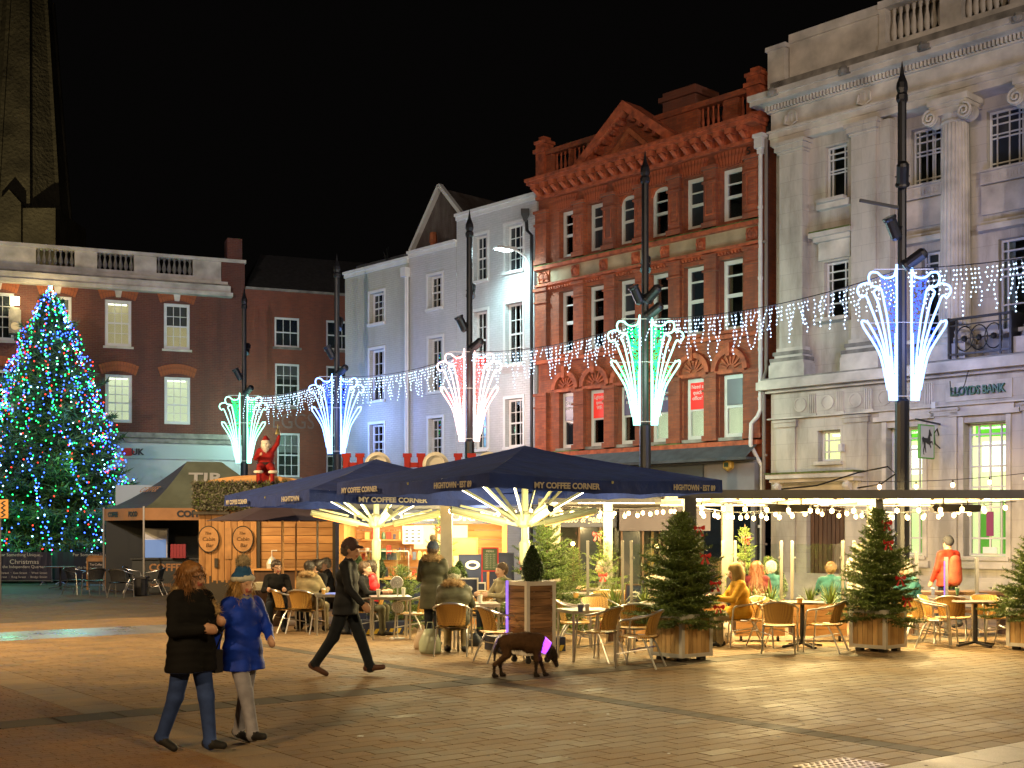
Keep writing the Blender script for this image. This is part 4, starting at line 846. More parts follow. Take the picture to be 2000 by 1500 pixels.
# ================= lamp posts with fan lights and icicle curtains
POLES = [(1762, 27.3), (1260, 33.7), (917, 39.9), (658, 46.3), (477, 52.8)]
PP = [GX(u, Y) for u, Y in POLES]
FANC = [('blue', (.10,.18,1)), ('green', (.02,.85,.25)), ('red', (1,.10,.08)), ('blue', (.10,.18,1)), ('green', (.02,.85,.25))]
for nme, c in {'blue': (.02,.06,1), 'green': (.0,.75,.13), 'red': (1,.03,.02)}.items(): emit('net_'+nme, c, 4.5)
emit('rope_blue', (.20,.40,1), 4.2); emit('rope_green', (.36,1,.78), 2.6); emit('rope_red', (1,.62,.58), 2.8)  # coloured halo of the white tubes is put into the rope colour
plab = ['tall black post with blue fan light in front of the stone bank', 'tall black post with green fan light in front of the red brick building', 'tall black post with red fan light in front of the white houses', 'tall black post left of the cream house, carrying the left blue fan light', 'tall black post with green fan light at the far left of the row']
flab = ['white outlined fan light filled with blue bulbs in front of the bank', 'white outlined fan light filled with green bulbs in front of the red brick building', 'white outlined fan light filled with red bulbs in front of the white houses', 'white outlined fan light filled with blue bulbs beside the cream house', 'smallest white outlined fan light filled with green bulbs, leftmost of the row']
def flood(e, z, a, tilt, lit=False, side=1):
    h = empty('floodlight', (0, 0, z)); h.parent = e; h.rotation_euler = (0, 0, a)
    Mx = Matrix.Translation((0, -.28, 0)) @ Matrix.Rotation(tilt, 4, 'X')
    def L(prof, m_, nm):
        q = MB(); b = len(q.v); q.lathe(prof, (0,0,0), 12); q.v = [tuple(Mx @ Vector(p)) for p in q.v]; q.build(nm, m_, h, smooth=False)
    L([(.09, .28), (.13, .22), (.13, -.16), (.155, -.2), (.155, -.24), (.13, -.24)], MATS['black_iron'], 'can')
    L([(.125, -.245), (.12, -.25)], MATS['lens_lit'] if lit else MATS['lens_dark'], 'lens')
    q = MB(); q.bar((0, 0, 0), (0, -.16, .02), .05); q.bar((-.15, -.16, .0), (.15, -.16, .0), .03); q.build('yoke', MATS['black_iron'], h)
emit('lens_lit', (.55,.85,1), 3); mat('lens_dark', (.10,.16,.22), .1)
def T(x, z): return (x/260, z/260)
def curve(pts, n=3):      # Catmull-Rom through points
    out = []; P = [pts[0]]+list(pts)+[pts[-1]]
    for i in range(1, len(P)-2):
        for k in range(n):
            t = k/n; a, b, c, d = (Vector((*p, 0)) for p in P[i-1:i+3])
            q = .5*((2*b)+(c-a)*t+(2*a-5*b+4*c-d)*t*t+(3*b-a-3*c+d)*t**3); out.append((q.x, q.y))
    return out+[pts[-1]]
ropes = [
 [(42,0),(42,300),(42,730),(44,742),(60,700),(105,690),(135,705),(150,720),(185,722),(200,695),(192,660),(175,643),(145,640),(127,620),(110,540),(90,430),(66,200),(56,0)],
 [(62,0),(80,180),(100,330),(128,470),(150,560),(172,612),(140,634)],
 [(72,0),(100,240),(140,400),(185,520),(215,590),(240,582),(262,610),(258,640),(235,655),(200,660),(170,640)],
 [(80,0),(98,170),(130,300),(180,400),(212,450),(205,440),(236,450),(230,415),(175,330),(130,240),(92,60)],
 [(50,0),(48,380)], [(62,60),(76,250)]]
for i, p in enumerate(PP):
    cn = FANC[i][0]
    e = empty('lamp_post', p, 0, plab[i], 'post', 'black posts across the square')
    m = MB(); m.lathe([(.24,0),(.24,.25),(.19,.32),(.16,1.2),(.155,4.7),(.11,4.75)], n=12); m.build('base', MATS['black_metal'], e)
    m = MB(); m.lathe([(.10,4.75),(.095,11.2)], n=10); m.build('shaft', MATS['black_iron'], e)
    m = MB(); m.lathe([(.10,11.2),(.13,11.25),(.13,11.35),(.10,11.4),(.13,11.5),(.12,11.62),(.05,11.8),(.005,12.1)], n=8); m.build('finial', MATS['black_iron'], e)
    flood(e, 9.55 if i != 1 else 9.1, R(170) if i else R(-15), R(35), False); flood(e, 8.45 if i != 1 else 8.2, R(-60), R(-150), False); flood(e, 7.75 if i else 7.75, R(50), R(60), i in (0, 1))
    if i == 0: m = MB(); m.bar((0, 0, 8.9), (-.95, -.1, 9.05), .06); m.build('bracket_arm', MATS['black_iron'], e)
    if i == 1: flood(e, 8.2, R(40), R(55), True)
    # fan
    f = empty('fan_light', (p.x, p.y-.12, 4.7), 0, flab[i], 'festive light', 'fan shaped lights on the posts')
    for sx in (-1, 1):
        for r_ in ropes:
            q = MB(); pts = curve([T(*a) for a in r_], 3); q.tube([(sx*x, -.02, z) for x, z in pts], .024, 6); q.build('rope_light', MATS['rope_'+cn], f)
        q = MB(); q.tube([(sx*.15, .0, .0), (sx*.15, .0, 2.8)], .01, 4); q.tube([(0, .0, 2.85), (sx*.65, .0, 2.85)], .012, 4); q.tube([(0, 0, .1), (sx*.3, 0, .1)], .012, 4); q.tube([(0, 0, 1.7), (sx*.8, 0, 1.68)], .008, 4); q.build('frame', MATS['pale_metal'], f)
        q = MB(); rr = random.Random(5+i)
        for _ in range(300):
            t = rr.random()**.6; z = .25+t*2.45; w0, w1 = .17, .24+.30*(z/2.7)**1.4
            x = rr.uniform(w0, w1-.03); q.ball((sx*x, rr.uniform(-.03,.03), z), .018, 4)
        for _ in range(45):
            t = rr.random(); z = .9+t*.7; x = .36+.26*t+rr.uniform(0,.13); q.ball((sx*x, 0, z), .015, 4)
        o = q.build('net_light', MATS['net_'+cn], f); o['kind'] = 'stuff'
    c = {'blue': (.22,.36,1), 'green': (.6,1,.85), 'red': (1,.72,.66)}[cn]
    lamp('fan_glow', 'POINT', (p.x, p.y-1.3, 6.2), 120, c, .5); lamp('fan_glow', 'POINT', (p.x, p.y+1.4, 6.2), 240, c, .5)
# icicle curtains
ends = [GX(1000+2450*13.4/20.9, 20.9)]+PP
ilab = ['icicle light curtain to the right of the bank post', 'icicle light curtain between the bank post and the red brick building post', 'icicle light curtain between the green fan and the red fan', 'icicle light curtain between the red fan and the blue fan of the cream house', 'leftmost icicle light curtain, in front of the small brick house']
for i in range(5):
    A, B = ends[i], ends[i+1]; e = empty('icicle_lights', (A.x, A.y, 0), 0, ilab[i], 'string lights', 'icicle lights strung between the posts')
    D = B-A; L = D.length; h0 = 7.58; rr = random.Random(20+i)
    def P(t): return D*t+Vector((0, 0, h0-.5*4*t*(1-t)*.55))
    q = MB(); q.tube([P(k/12) for k in range(13)], .012, 4); q.build('cable', MATS['black_iron'], e)
    q = MB(); w = MB(); n = int(L/.095)
    for k in range(2, n-1):
        ph = (k % 9); ln = [.3,.55,.85,.5,.7,.35,.95,.6,.25][ph]*rr.uniform(.8,1.15)
        if rr.random() < .12: continue
        t = k/n; p0 = P(t); x = 0; pts = [p0]; z = 0
        while z < ln:
            z += .095; x += rr.uniform(-.04,.04); c = p0+Vector((x, rr.uniform(-.02,.02), -z)); pts.append(c); q.ball(c, .018, 5)
        w.tube(pts, .0035, 3)
    o = q.build('bulb', MATS['icicle'], e); o['kind'] = 'stuff'; o = w.build('drop_wire', MATS['light_cable'], e); o['kind'] = 'stuff'
    c = (A+B)/2
    if i < 4: lamp('icicle_glow', 'POINT', (c.x, c.y-.2, 7), 45, (.65,.8,1), .6)

# ================= conifers
def needles(tips, dirs, ups, ln, wd, rs):
    """one flat needle (single triangle) at each point"""
    n = len(tips); s_ = np.cross(dirs, rs.normal(size=(n, 3))); s_ /= np.linalg.norm(s_, axis=1)[:, None]+1e-9
    V = np.empty((n, 3, 3)); V[:, 0] = tips-s_*wd/2; V[:, 1] = tips+s_*wd/2; V[:, 2] = tips+dirs*ln
    return V.reshape(-1, 3)
def fir_mesh(name, H, Rd, seed, mats, nl=.035, wd=.008, whorls=16, per=8, twig=.06, droop=.1, z0=.12, dens=1.0, topup=.9, power=.85):
    rs = np.random.RandomState(seed); A = []; Dv = []; br = MB()
    for w in range(whorls):
        t = (w+rs.uniform(-.2,.2))/whorls; z = z0+(H-z0)*t*.97; R_ = Rd*(1-t)**power*(.72+.5*rs.rand())+.03
        k = max(4, int(per*(1-.35*t)))
        for b in range(k):
            a = 2*pi*(b+rs.rand()*.6)/k+w*1.3; L = R_*rs.uniform(.75,1.18); up = topup*t-.12+rs.uniform(-.1,.15)
            d = np.array([cos(a)*cos(up), sin(a)*cos(up), sin(up)]); p0 = np.array([0, 0, z]); n = max(3, int(L/twig))
            pts = [p0+d*L*q-np.array([0, 0, droop*L*(q*(1-q))*2]) for q in np.linspace(0, 1, n+1)]
            br.tube([tuple(pts[0]), tuple(pts[len(pts)//2]), tuple(pts[-1])], [.010*H/1.6*(1-t*.6), .006*H/1.6, .002], 3)
            side = np.array([-sin(a), cos(a), 0])
            for q in range(1, n+1):
                f = q/n
                for sg in (-1, 1):
                    tl = L*.42*(1-f*.75)*rs.uniform(.6,1.1)+.02
                    td = d*.65+side*sg*.75+np.array([0, 0, rs.uniform(-.12,.2)]); td /= np.linalg.norm(td)
                    m_ = max(3, int(tl/(twig*.28)*dens)); u = rs.rand(m_)
                    A.append(pts[q]+td*tl*u[:, None]); nd = td+rs.normal(size=(m_, 3))*.62; Dv.append(nd)
                m_ = int(6*dens)+1; A.append(pts[q]-d*L/n*rs.rand(m_)[:, None]); Dv.append(d+rs.normal(size=(m_, 3))*.7)
    A = np.concatenate(A); Dv = np.concatenate(Dv); Dv /= np.linalg.norm(Dv, axis=1)[:, None]
    V = needles(A, Dv, None, nl, wd, rs); Fc = np.arange(len(V)).reshape(-1, 3)
    mi = (rs.rand(len(Fc)) < .3).astype(int) if len(mats) > 1 else None
    return npmesh(name, V, Fc, mats, mi), br, len(Fc)
# great christmas tree with strings of coloured bulbs
XT = GX(98, 47.5); xt = empty('christmas_tree', XT, 0, 'towering Christmas tree covered in coloured lights behind the banners', 'tree')
H_ = 11.0
me, br, n_ = fir_mesh('crown', H_, 3.35, 11, [MATS['fir_dark'], MATS['fir']], nl=.30, wd=.07, whorls=34, per=17, twig=.24, droop=.14, z0=.5, dens=1.5, power=.74)
print('xmas needles', n_)
o = link('crown', me, xt); m = MB(); m.lathe([(.2,0),(.17,3),(.08,8),(.02,11)], n=8); m.build('trunk', MATS['bark'], xt); br.build('branch', MATS['bark'], xt)['kind'] = 'stuff'
CB = [emit('xmas_blue', (.03,.09,1), 9), emit('xmas_green', (.015,1,.16), 6), emit('xmas_white', (.35,.8,1), 9), emit('xmas_red', (1,.03,.015), 5)]
xl = empty('tree_lights', XT+Vector((0,0,.5)), 0, 'strings of blue, green, white and red bulbs wound over the Christmas tree', 'string lights')
rr = random.Random(9); bulbs = []
for k in range(72):
    a0_ = 2*pi*k/72+rr.uniform(-.03,.03); z = .95+rr.uniform(0,.3); top = rr.uniform(6.0, 11.0) if k % 3 else 11.15
    while z < top:
        t = (z-.9)/(H_-.9); rad = 3.5*max(0, 1-t)**.74*rr.uniform(.84,1.08)*(1+.06*sin(z*5.5+a0_*2))+.05; a = a0_+.10*sin(z*1.1+k)+rr.uniform(-.02,.02)
        bulbs.append((rad*cos(a), rad*sin(a), z-.5)); z += rr.uniform(.13,.27) if rr.random() < .93 else .6
for k in range(420):
    z = rr.uniform(5, 11.1); t = (z-.9)/(H_-.9); rad = 3.3*max(0, 1-t)**.82+.05; a = rr.uniform(0, 2*pi); bulbs.append((rad*cos(a), rad*sin(a), z-.5))
print('bulbs', len(bulbs))
bulbs.sort(key=lambda b: b[1]-.0*b[2] + rr.random()*.6)
bm_ = []
for c in CB:
    q = MB(); q.ball((0,0,0), .027, 5); bm_.append(q.mesh('bulb', c))
def pickc(): 
    x = rr.random(); return 0 if x < .46 else 1 if x < .78 else 2 if x < .88 else 3
for b in bulbs[:300]: link('bulb', bm_[pickc()], xl, b)
q = MB()
for b in bulbs[300:]: q.mat(pickc()).ball(b, .027, 4)
q.build('bulb', CB, xl)['kind'] = 'stuff'
for z, r_, c, a in ((1.6, 4.2, (.25,.5,1), -.6), (1.8, 4.2, (.2,1,.5), -1.6), (2, 4.2, (.25,.5,1), -2.4), (4, 3.6, (.3,1,.6), -1.0), (4.4, 3.6, (.25,.5,1), -2.0), (6.4, 2.8, (.3,.6,1), -.8), (6.8, 2.7, (.3,1,.6), -1.9), (9, 1.8, (.35,.6,1), -1.2)):
    pass; lamp('tree_glow', 'POINT', (XT.x+r_*cos(a), XT.y+r_*sin(a), z), 90, c, .6)
lamp('tree_glow', 'POINT', (XT.x+4.0, XT.y-.8, 1.6), 30, (.3,.45,1), .5)
# barriers with banners
def barrier(u0, u1, Y0, Y1, lab, lines, tilt=0):
    a, b = GX(u0, Y0), GX(u1, Y1); d = b-a; L = d.length; rz = math.atan2(d.y, d.x)
    e = empty('banner_barrier', a, rz, lab, 'barrier', 'banner covered barriers in front of the tree')
    m = MB(); m.tube([(0,0,.1),(0,0,1.12),(L,0,1.12),(L,0,.1)], .02, 6); m.bar((0,0,.15),(L,0,.15),.03); m.build('frame', MATS['steel'], e)
    for x in (.3, L-.3): m = MB(); m.tube([(x,-.3,.01),(x,0,.12),(x,.3,.01)], .018, 6); m.build('foot', MATS['steel'], e)
    m = MB(); N = 14
    for k in range(N): m.face([(L*k/N, -.03-.012*sin(k*1.7), .18), (L*(k+1)/N, -.03-.012*sin((k+1)*1.7), .18), (L*(k+1)/N, -.03-.015*sin((k+1)*1.9), 1.14), (L*k/N, -.03-.015*sin(k*1.9), 1.14)])
    bn = m.build('banner', mat('banner_cloth', (.022,.018,.035), .45), e)
    for s_, sz, x, z, w in lines: text(s_, sz, MATS['cream_banner'], bn, (x*L, -.055, z), ext=.001, width=w)
mat('cream_banner', (.55,.48,.42), .6)
barrier(-30, 101, 43.2, 43.2, 'dark banner on a barrier left of the tree base, printed with a Christmas message', [('For Something Unique...', .15, .55, 1.04, 1.5), ('Christmas', .22, .6, .80, 1.0), ('in the Independent Quarter', .14, .56, .63, 1.6), ('Church Street  ·  East Street  ·  West Street', .1, .52, .42, 1.95), ('Broad Street  ·  King Street  ·  Bridge Street', .1, .52, .28, 1.95)])
barrier(103, 256, 43.6, 42.8, 'second dark banner barrier, behind the aluminium chairs and menu board', [('For Something Unique...', .15, .55, 1.04, 1.7), ('Christmas', .22, .6, .78, 1.0), ('in the Independent Quarter', .14, .56, .6, 1.7)])
m = empty('zigzag_sign', at(-2, 1000, 30)-Vector((0,0,2.2)), 0, 'black and orange zigzag board cut off by the left edge of the picture', 'sign')
q = MB(); q.box(-.3, .22, 0, .03, 2.05, 2.5); q.build('board', mat('orange_board', (.55,.28,.08), .6), m); q = MB(); q.bar((0,.06,0),(0,.06,2.3),.05); q.build('pole', MATS['dark_grey_metal'], m)
for x in (-.1, .1):
    q = MB(); pts = [(x+(.04 if k % 2 else -.04), 2.08+k*.055) for k in range(8)]; q.prism([(a+.025, b) for a, b in pts]+[(a-.025, b) for a, b in pts[::-1]], -.01, 0); q.build('zigzag', MATS['dark_letter'], m)
# pop-up tent
mat('tent_green', (.12,.13,.075), .8, noise=(2,.2), bump=(5,.4,.03)); mat('tent_dark', (.055,.05,.06), .8, bump=(5,.4,.03)); mat('tent_orange', (.42,.20,.07), .7, noise=(3,.15)); mat('tent_white', (.45,.42,.34), .7)  # orange of the sodium light put into the valance colour; lettering shares it
tA = at(193, 995, 39.6); tC = at(281, 995, 37.0); te = empty('market_tent', (tC.x, tC.y, 0), 0, 'dark green pop-up tent with an orange valance selling coffee and food', 'tent')
rv = Vector((4.6, 1.0, 0)); lv = Vector((tA.x-tC.x, tA.y-tC.y, 0)); lv = lv.normalized()*3.0
c4 = [Vector((0,0,0)), rv, rv+lv, lv]; ct = (rv+lv)/2; zt0, zb0 = 2.55, 2.22
pk1 = lv*.5+rv*.40; pk2 = lv*.5+rv*.62; pz = 4.0
m = MB(); up3 = lambda p, z: (p.x, p.y, z)
def sagface(a, b, p, q_, i):       # two-triangle-strip sloping side with a slack curve
    n = 6
    for k in range(n):
        t0, t1 = k/n, (k+1)/n; f = lambda t: t; zc = lambda t: zt0+(pz-zt0)*(t**1.35)
        m.mat(i).face([up3(a.lerp(p, t0), zc(t0)), up3(b.lerp(q_, t0), zc(t0)), up3(b.lerp(q_, t1), zc(t1)), up3(a.lerp(p, t1), zc(t1))])
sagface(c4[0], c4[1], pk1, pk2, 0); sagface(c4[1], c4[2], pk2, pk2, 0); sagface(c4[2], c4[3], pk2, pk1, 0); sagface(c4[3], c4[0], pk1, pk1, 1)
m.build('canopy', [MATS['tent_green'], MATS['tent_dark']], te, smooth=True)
for k in range(4):
    a, b = c4[k], c4[(k+1) % 4]; m = MB(); d = b-a; N = 12; nv = Vector((d.y, -d.x, 0)).normalized()
    for j in range(N): m.face([tuple(a+d*(j/N)+nv*.012*sin(j*1.4)+Vector((0,0,zb0-.03))), tuple(a+d*((j+1)/N)+nv*.012*sin((j+1)*1.4)+Vector((0,0,zb0-.03))), up3(a+d*((j+1)/N), zt0), up3(a+d*(j/N), zt0)])
    v_ = m.build('valance', MATS['tent_orange'], te)
    rzv = math.atan2(d.y, d.x)
    if k == 0:
        text('COFFEE', .26, MATS['dark_letter'], v_, tuple(a+d*.30+nv*.02+Vector((0,0,2.37))), (R(90), 0, rzv), ext=.002, width=.95, bold=.012)
        text('FOOD', .26, MATS['dark_letter'], v_, tuple(a+d*.78+nv*.02+Vector((0,0,2.37))), (R(90), 0, rzv), ext=.002, width=.75, bold=.012)
    if k == 3:
        text('COFFEE', .2, MATS['dark_letter'], v_, tuple(a+d*.25+nv*.02+Vector((0,0,2.37))), (R(90), 0, rzv), ext=.002, width=.75, bold=.01)
        text('FOOD', .2, MATS['dark_letter'], v_, tuple(a+d*.75+nv*.02+Vector((0,0,2.37))), (R(90), 0, rzv), ext=.002, width=.65, bold=.01)
for c in c4: m = MB(); m.bar((c.x, c.y, 0), (c.x, c.y, 2.6), .05); m.build('leg', MATS['steel'], te)
sl0 = (pk1+pk2)/2; fr = rv*.5; slope = math.atan2(pz-zt0, (lv*.5).length)
tn = Vector((rv.y, -rv.x, 0)).normalized(); tc_ = (c4[0].lerp(pk1, .70)+c4[1].lerp(pk2, .70))/2
text('TJR', .52, MATS['tent_white'], te, tuple(tc_+tn*.06+Vector((-.15,0,zt0+(pz-zt0)*.64))), (R(52), 0, math.atan2(rv.y, rv.x)), width=1.05, ext=.004, bold=.015)
tl_ = (c4[3]+c4[0])/2; ttc = tl_.lerp(pk1, .45); tr_ = math.atan2(-lv.y, -lv.x)
text('COFFEE', .34, MATS['tent_orange'], te, tuple(ttc+Vector((-.08,-.03,zt0+(pz-zt0)*.40))), (R(42), 0, tr_), width=1.25, ext=.004)
# inside the tent: fridge, counter, crates
fg = empty('display_fridge', GX(303, 38.6), .2, 'white display fridge catching blue light inside the market tent', 'fridge')
m = MB(); m.box(-.36,.36,0,.6,0,1.95); m.build('cabinet', MATS['white_card'], fg); m = MB(); m.box(-.32,.32,-.03,0,.15,1.6); m.build('door', mat('blue_glass', (.20,.30,.5), .08, em=(.2,.4,.9), es=.25), fg); m = MB(); m.box(-.36,.36,-.02,0,1.65,1.95); m.build('header', MATS['white_card'], fg)  # blue tint and glow of the door are set in its material
ctr = empty('coffee_counter', GX(258, 38.0), .12, 'dark front of the coffee counter under the market tent with orange lettering', 'counter')
m = MB(); m.box(0,3.2,0,.6,0,1.0); m.box(-.05,3.25,-.08,.65,1.0,1.05); m.build('body', mat('counter_dark', (.02,.024,.02), .5), ctr)
text('COFFEE', .3, MATS['tent_orange'], ctr, (1.05,-.012,.75), width=1.1, ext=.003, bold=.01); text('BIO', .16, MATS['tent_orange'], ctr, (1.35,-.012,.45), ext=.003); text('THE COFFEE SHOP', .12, MATS['tent_orange'], ctr, (1.0,-.012,.22), ext=.003)
for k in range(5):
    q = MB(); q.box(0,.085,0,.1,0,.42)
    for j in range(4): q.box(-.003,.088,-.004,.103,.05+.1*j,.07+.1*j)
    tag(q.build('can_stack', mat('red_can', (.35,.03,.04), .35), None, loc=GX(333+k*6, 37.9)+Vector((0,0,1.05))), ['leftmost stack of red cans on the tent counter', 'second stack of red cans from the left on the tent counter', 'middle stack of red cans on the tent counter', 'fourth stack of red cans from the left on the tent counter', 'rightmost stack of red cans on the tent counter'][k], 'cans', 'red cans on the tent counter')
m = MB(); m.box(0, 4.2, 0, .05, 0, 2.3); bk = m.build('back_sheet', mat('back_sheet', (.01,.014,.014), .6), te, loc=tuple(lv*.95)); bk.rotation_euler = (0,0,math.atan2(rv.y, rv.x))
m = MB(); m.lathe([(.16,0),(.18,.04),(.2,.5),(.22,.52)], n=10); m.box(-.2,.2,-.2,.2,.5,.56)
tag(m.build('black_bin', MATS['black_plastic'], loc=G(275, 1164)), 'black bin standing at the foot of the tent leg', 'bin')
wp = empty('lit_board', GX(262, 40.5), 0, 'pale blue lit board behind the tent, right of the tree', 'panel'); m = MB(); m.box(-.6,.9,0,.06,.9,3.35); m.build('board', mat('pale_board', (.4,.5,.6), .5), wp); m = MB(); m.bar((-.5,.1,0),(-.5,.1,1.2),.06); m.bar((.8,.1,0),(.8,.1,1.2),.06); m.build('leg', MATS['steel'], wp)

# ================= timber cabin with curved roof
CY = 30.0; cab = empty('timber_cabin', GX(388, CY), .06, 'timber cabin with two carved round signs and a shuttered counter under a curved roof', 'cabin')
cw = (500-388)/F*CY; cw2 = (652-388)/F*CY
m = MB(); m.box(0, cw2, .06, 2.6, 0, 2.34); m.build('wall', MATS['brown_wood'], cab)
n = 9
for k in range(n):
    q = MB(); q.box(cw*k/n+.006, cw*(k+1)/n-.006, 0, .055, .02, 2.33); q.build('plank', MATS['pine'], cab)
n = 11
for k in range(n):
    q = MB(); q.box(cw+.1, cw2-.05, 0.0, .05, .25+k*.19, .25+(k+1)*.19-.012); q.build('board', MATS['pine_h'], cab)
m = MB(); m.box(cw+.02, cw+.09, -.05, .06, 0, 2.34).box(cw2-.05, cw2+.02, -.05, .06, 0, 2.34); m.build('post', mat('dark_post', (.03,.025,.02), .6), cab)
for u in (408, 474):
    x = (u-388)/F*CY; sg = empty('round_sign', (x, -.03, 1.68)); sg.parent = cab
    m = MB(); m.lathe([(.24,0),(.24,.03),(.235,.035)], (0,0,0), 28, Matrix.Rotation(pi/2, 3, 'X')@Matrix.Scale(1.26, 3, (0,1,0))); m.build('disc', mat('sign_wood', (.36,.19,.075), .6, noise=(5,.25)), sg)
    m = MB(); m.tube([(.245*cos(t*pi/14), -.03, .31*sin(t*pi/14)) for t in range(28)], .014, 5, True); m.build('rim', MATS['dark_post'], sg)
    mat('carved', (.10,.05,.02), .8)
    text('The', .10, MATS['carved'], sg, (-.02,-.042,.14), ext=.004, shear=.2); text('Cabin', .13, MATS['carved'], sg, (0,-.042,.0), ext=.004, shear=.2); text('Bar', .13, MATS['carved'], sg, (0.02,-.042,-.15), ext=.004, shear=.2)
m = MB(); m.box(.62,.78,-.03,-.002,1.2,1.95); m.build('panel', MATS['sign_wood'], cab)
for x in (.42, .92): m = MB(); m.box(x-.04,x+.04,-.05,-.005,1.0,1.22); m.build('handle', MATS['dark_post'], cab)
m = MB(); pts = [(0, .02)]; rr2 = random.Random(4); x = 0
sk = [(0,.02)]
hh = 1.05
while x < cw-.02:
    w = rr2.uniform(.03,.08); hh = .62+.45*abs(x/cw-.15)**.5*0+rr2.choice([0,.05,.12,.2,.3,.02])*(.6 if x > .1 else 1.6); sk += [(x, hh), (min(x+w, cw), hh)]; x += w
sk.append((cw, .02)); m.prism(sk, -.012, -.003); m.build('skyline_cutout', MATS['dark_post'], cab)
m = MB(); m.box(-.1, .75, -.16, .1, 2.27, 2.34); m.build('lintel', MATS['dark_post'], cab)
# curved roof with an evergreen garland along its edge
RW = (0-.1, (560-388)/F*CY)
m = MB(); n = 10; pr = []
for k in range(n+1):
    x = -.1+(2.9)*k/n; pr.append((x, 3.0+.22*sin(pi*k/n)**.8))
m.prism(pr+[(2.8, 2.35), (-.1, 2.35)], .15, 2.6); m.build('roof', MATS['pine_h'], cab)
rs = np.random.RandomState(3); nn = 9000; P0 = np.stack([rs.uniform(-.12, 2.5, nn), rs.uniform(-.24, .13, nn), rs.uniform(2.38, 3.06, nn)], 1)
P0[:, 1] = np.where(rs.rand(nn) < .7, rs.uniform(-.26, -.14, nn), P0[:, 1]); Dn = rs.normal(size=(nn, 3)); Dn[:, 1] -= .6; Dn /= np.linalg.norm(Dn, axis=1)[:, None]
o = link('garland', npmesh('garland', needles(P0, Dn, None, .075, .028, rs), np.arange(nn*3).reshape(-1, 3), [MATS['grey_foliage'], MATS['fir']], (rs.rand(nn) < .25).astype(int)), cab); o['kind'] = 'stuff'
m = MB(); m.box(-.1, 2.5, -.12, .14, 2.40, 3.02); m.build('garland_core', mat('core', (.05,.05,.04), .9), cab)
lamp('cabin_light', 'POINT', cab.location+Vector((.9, -2.6, 2.6)), 90, (1,.66,.30), .25)
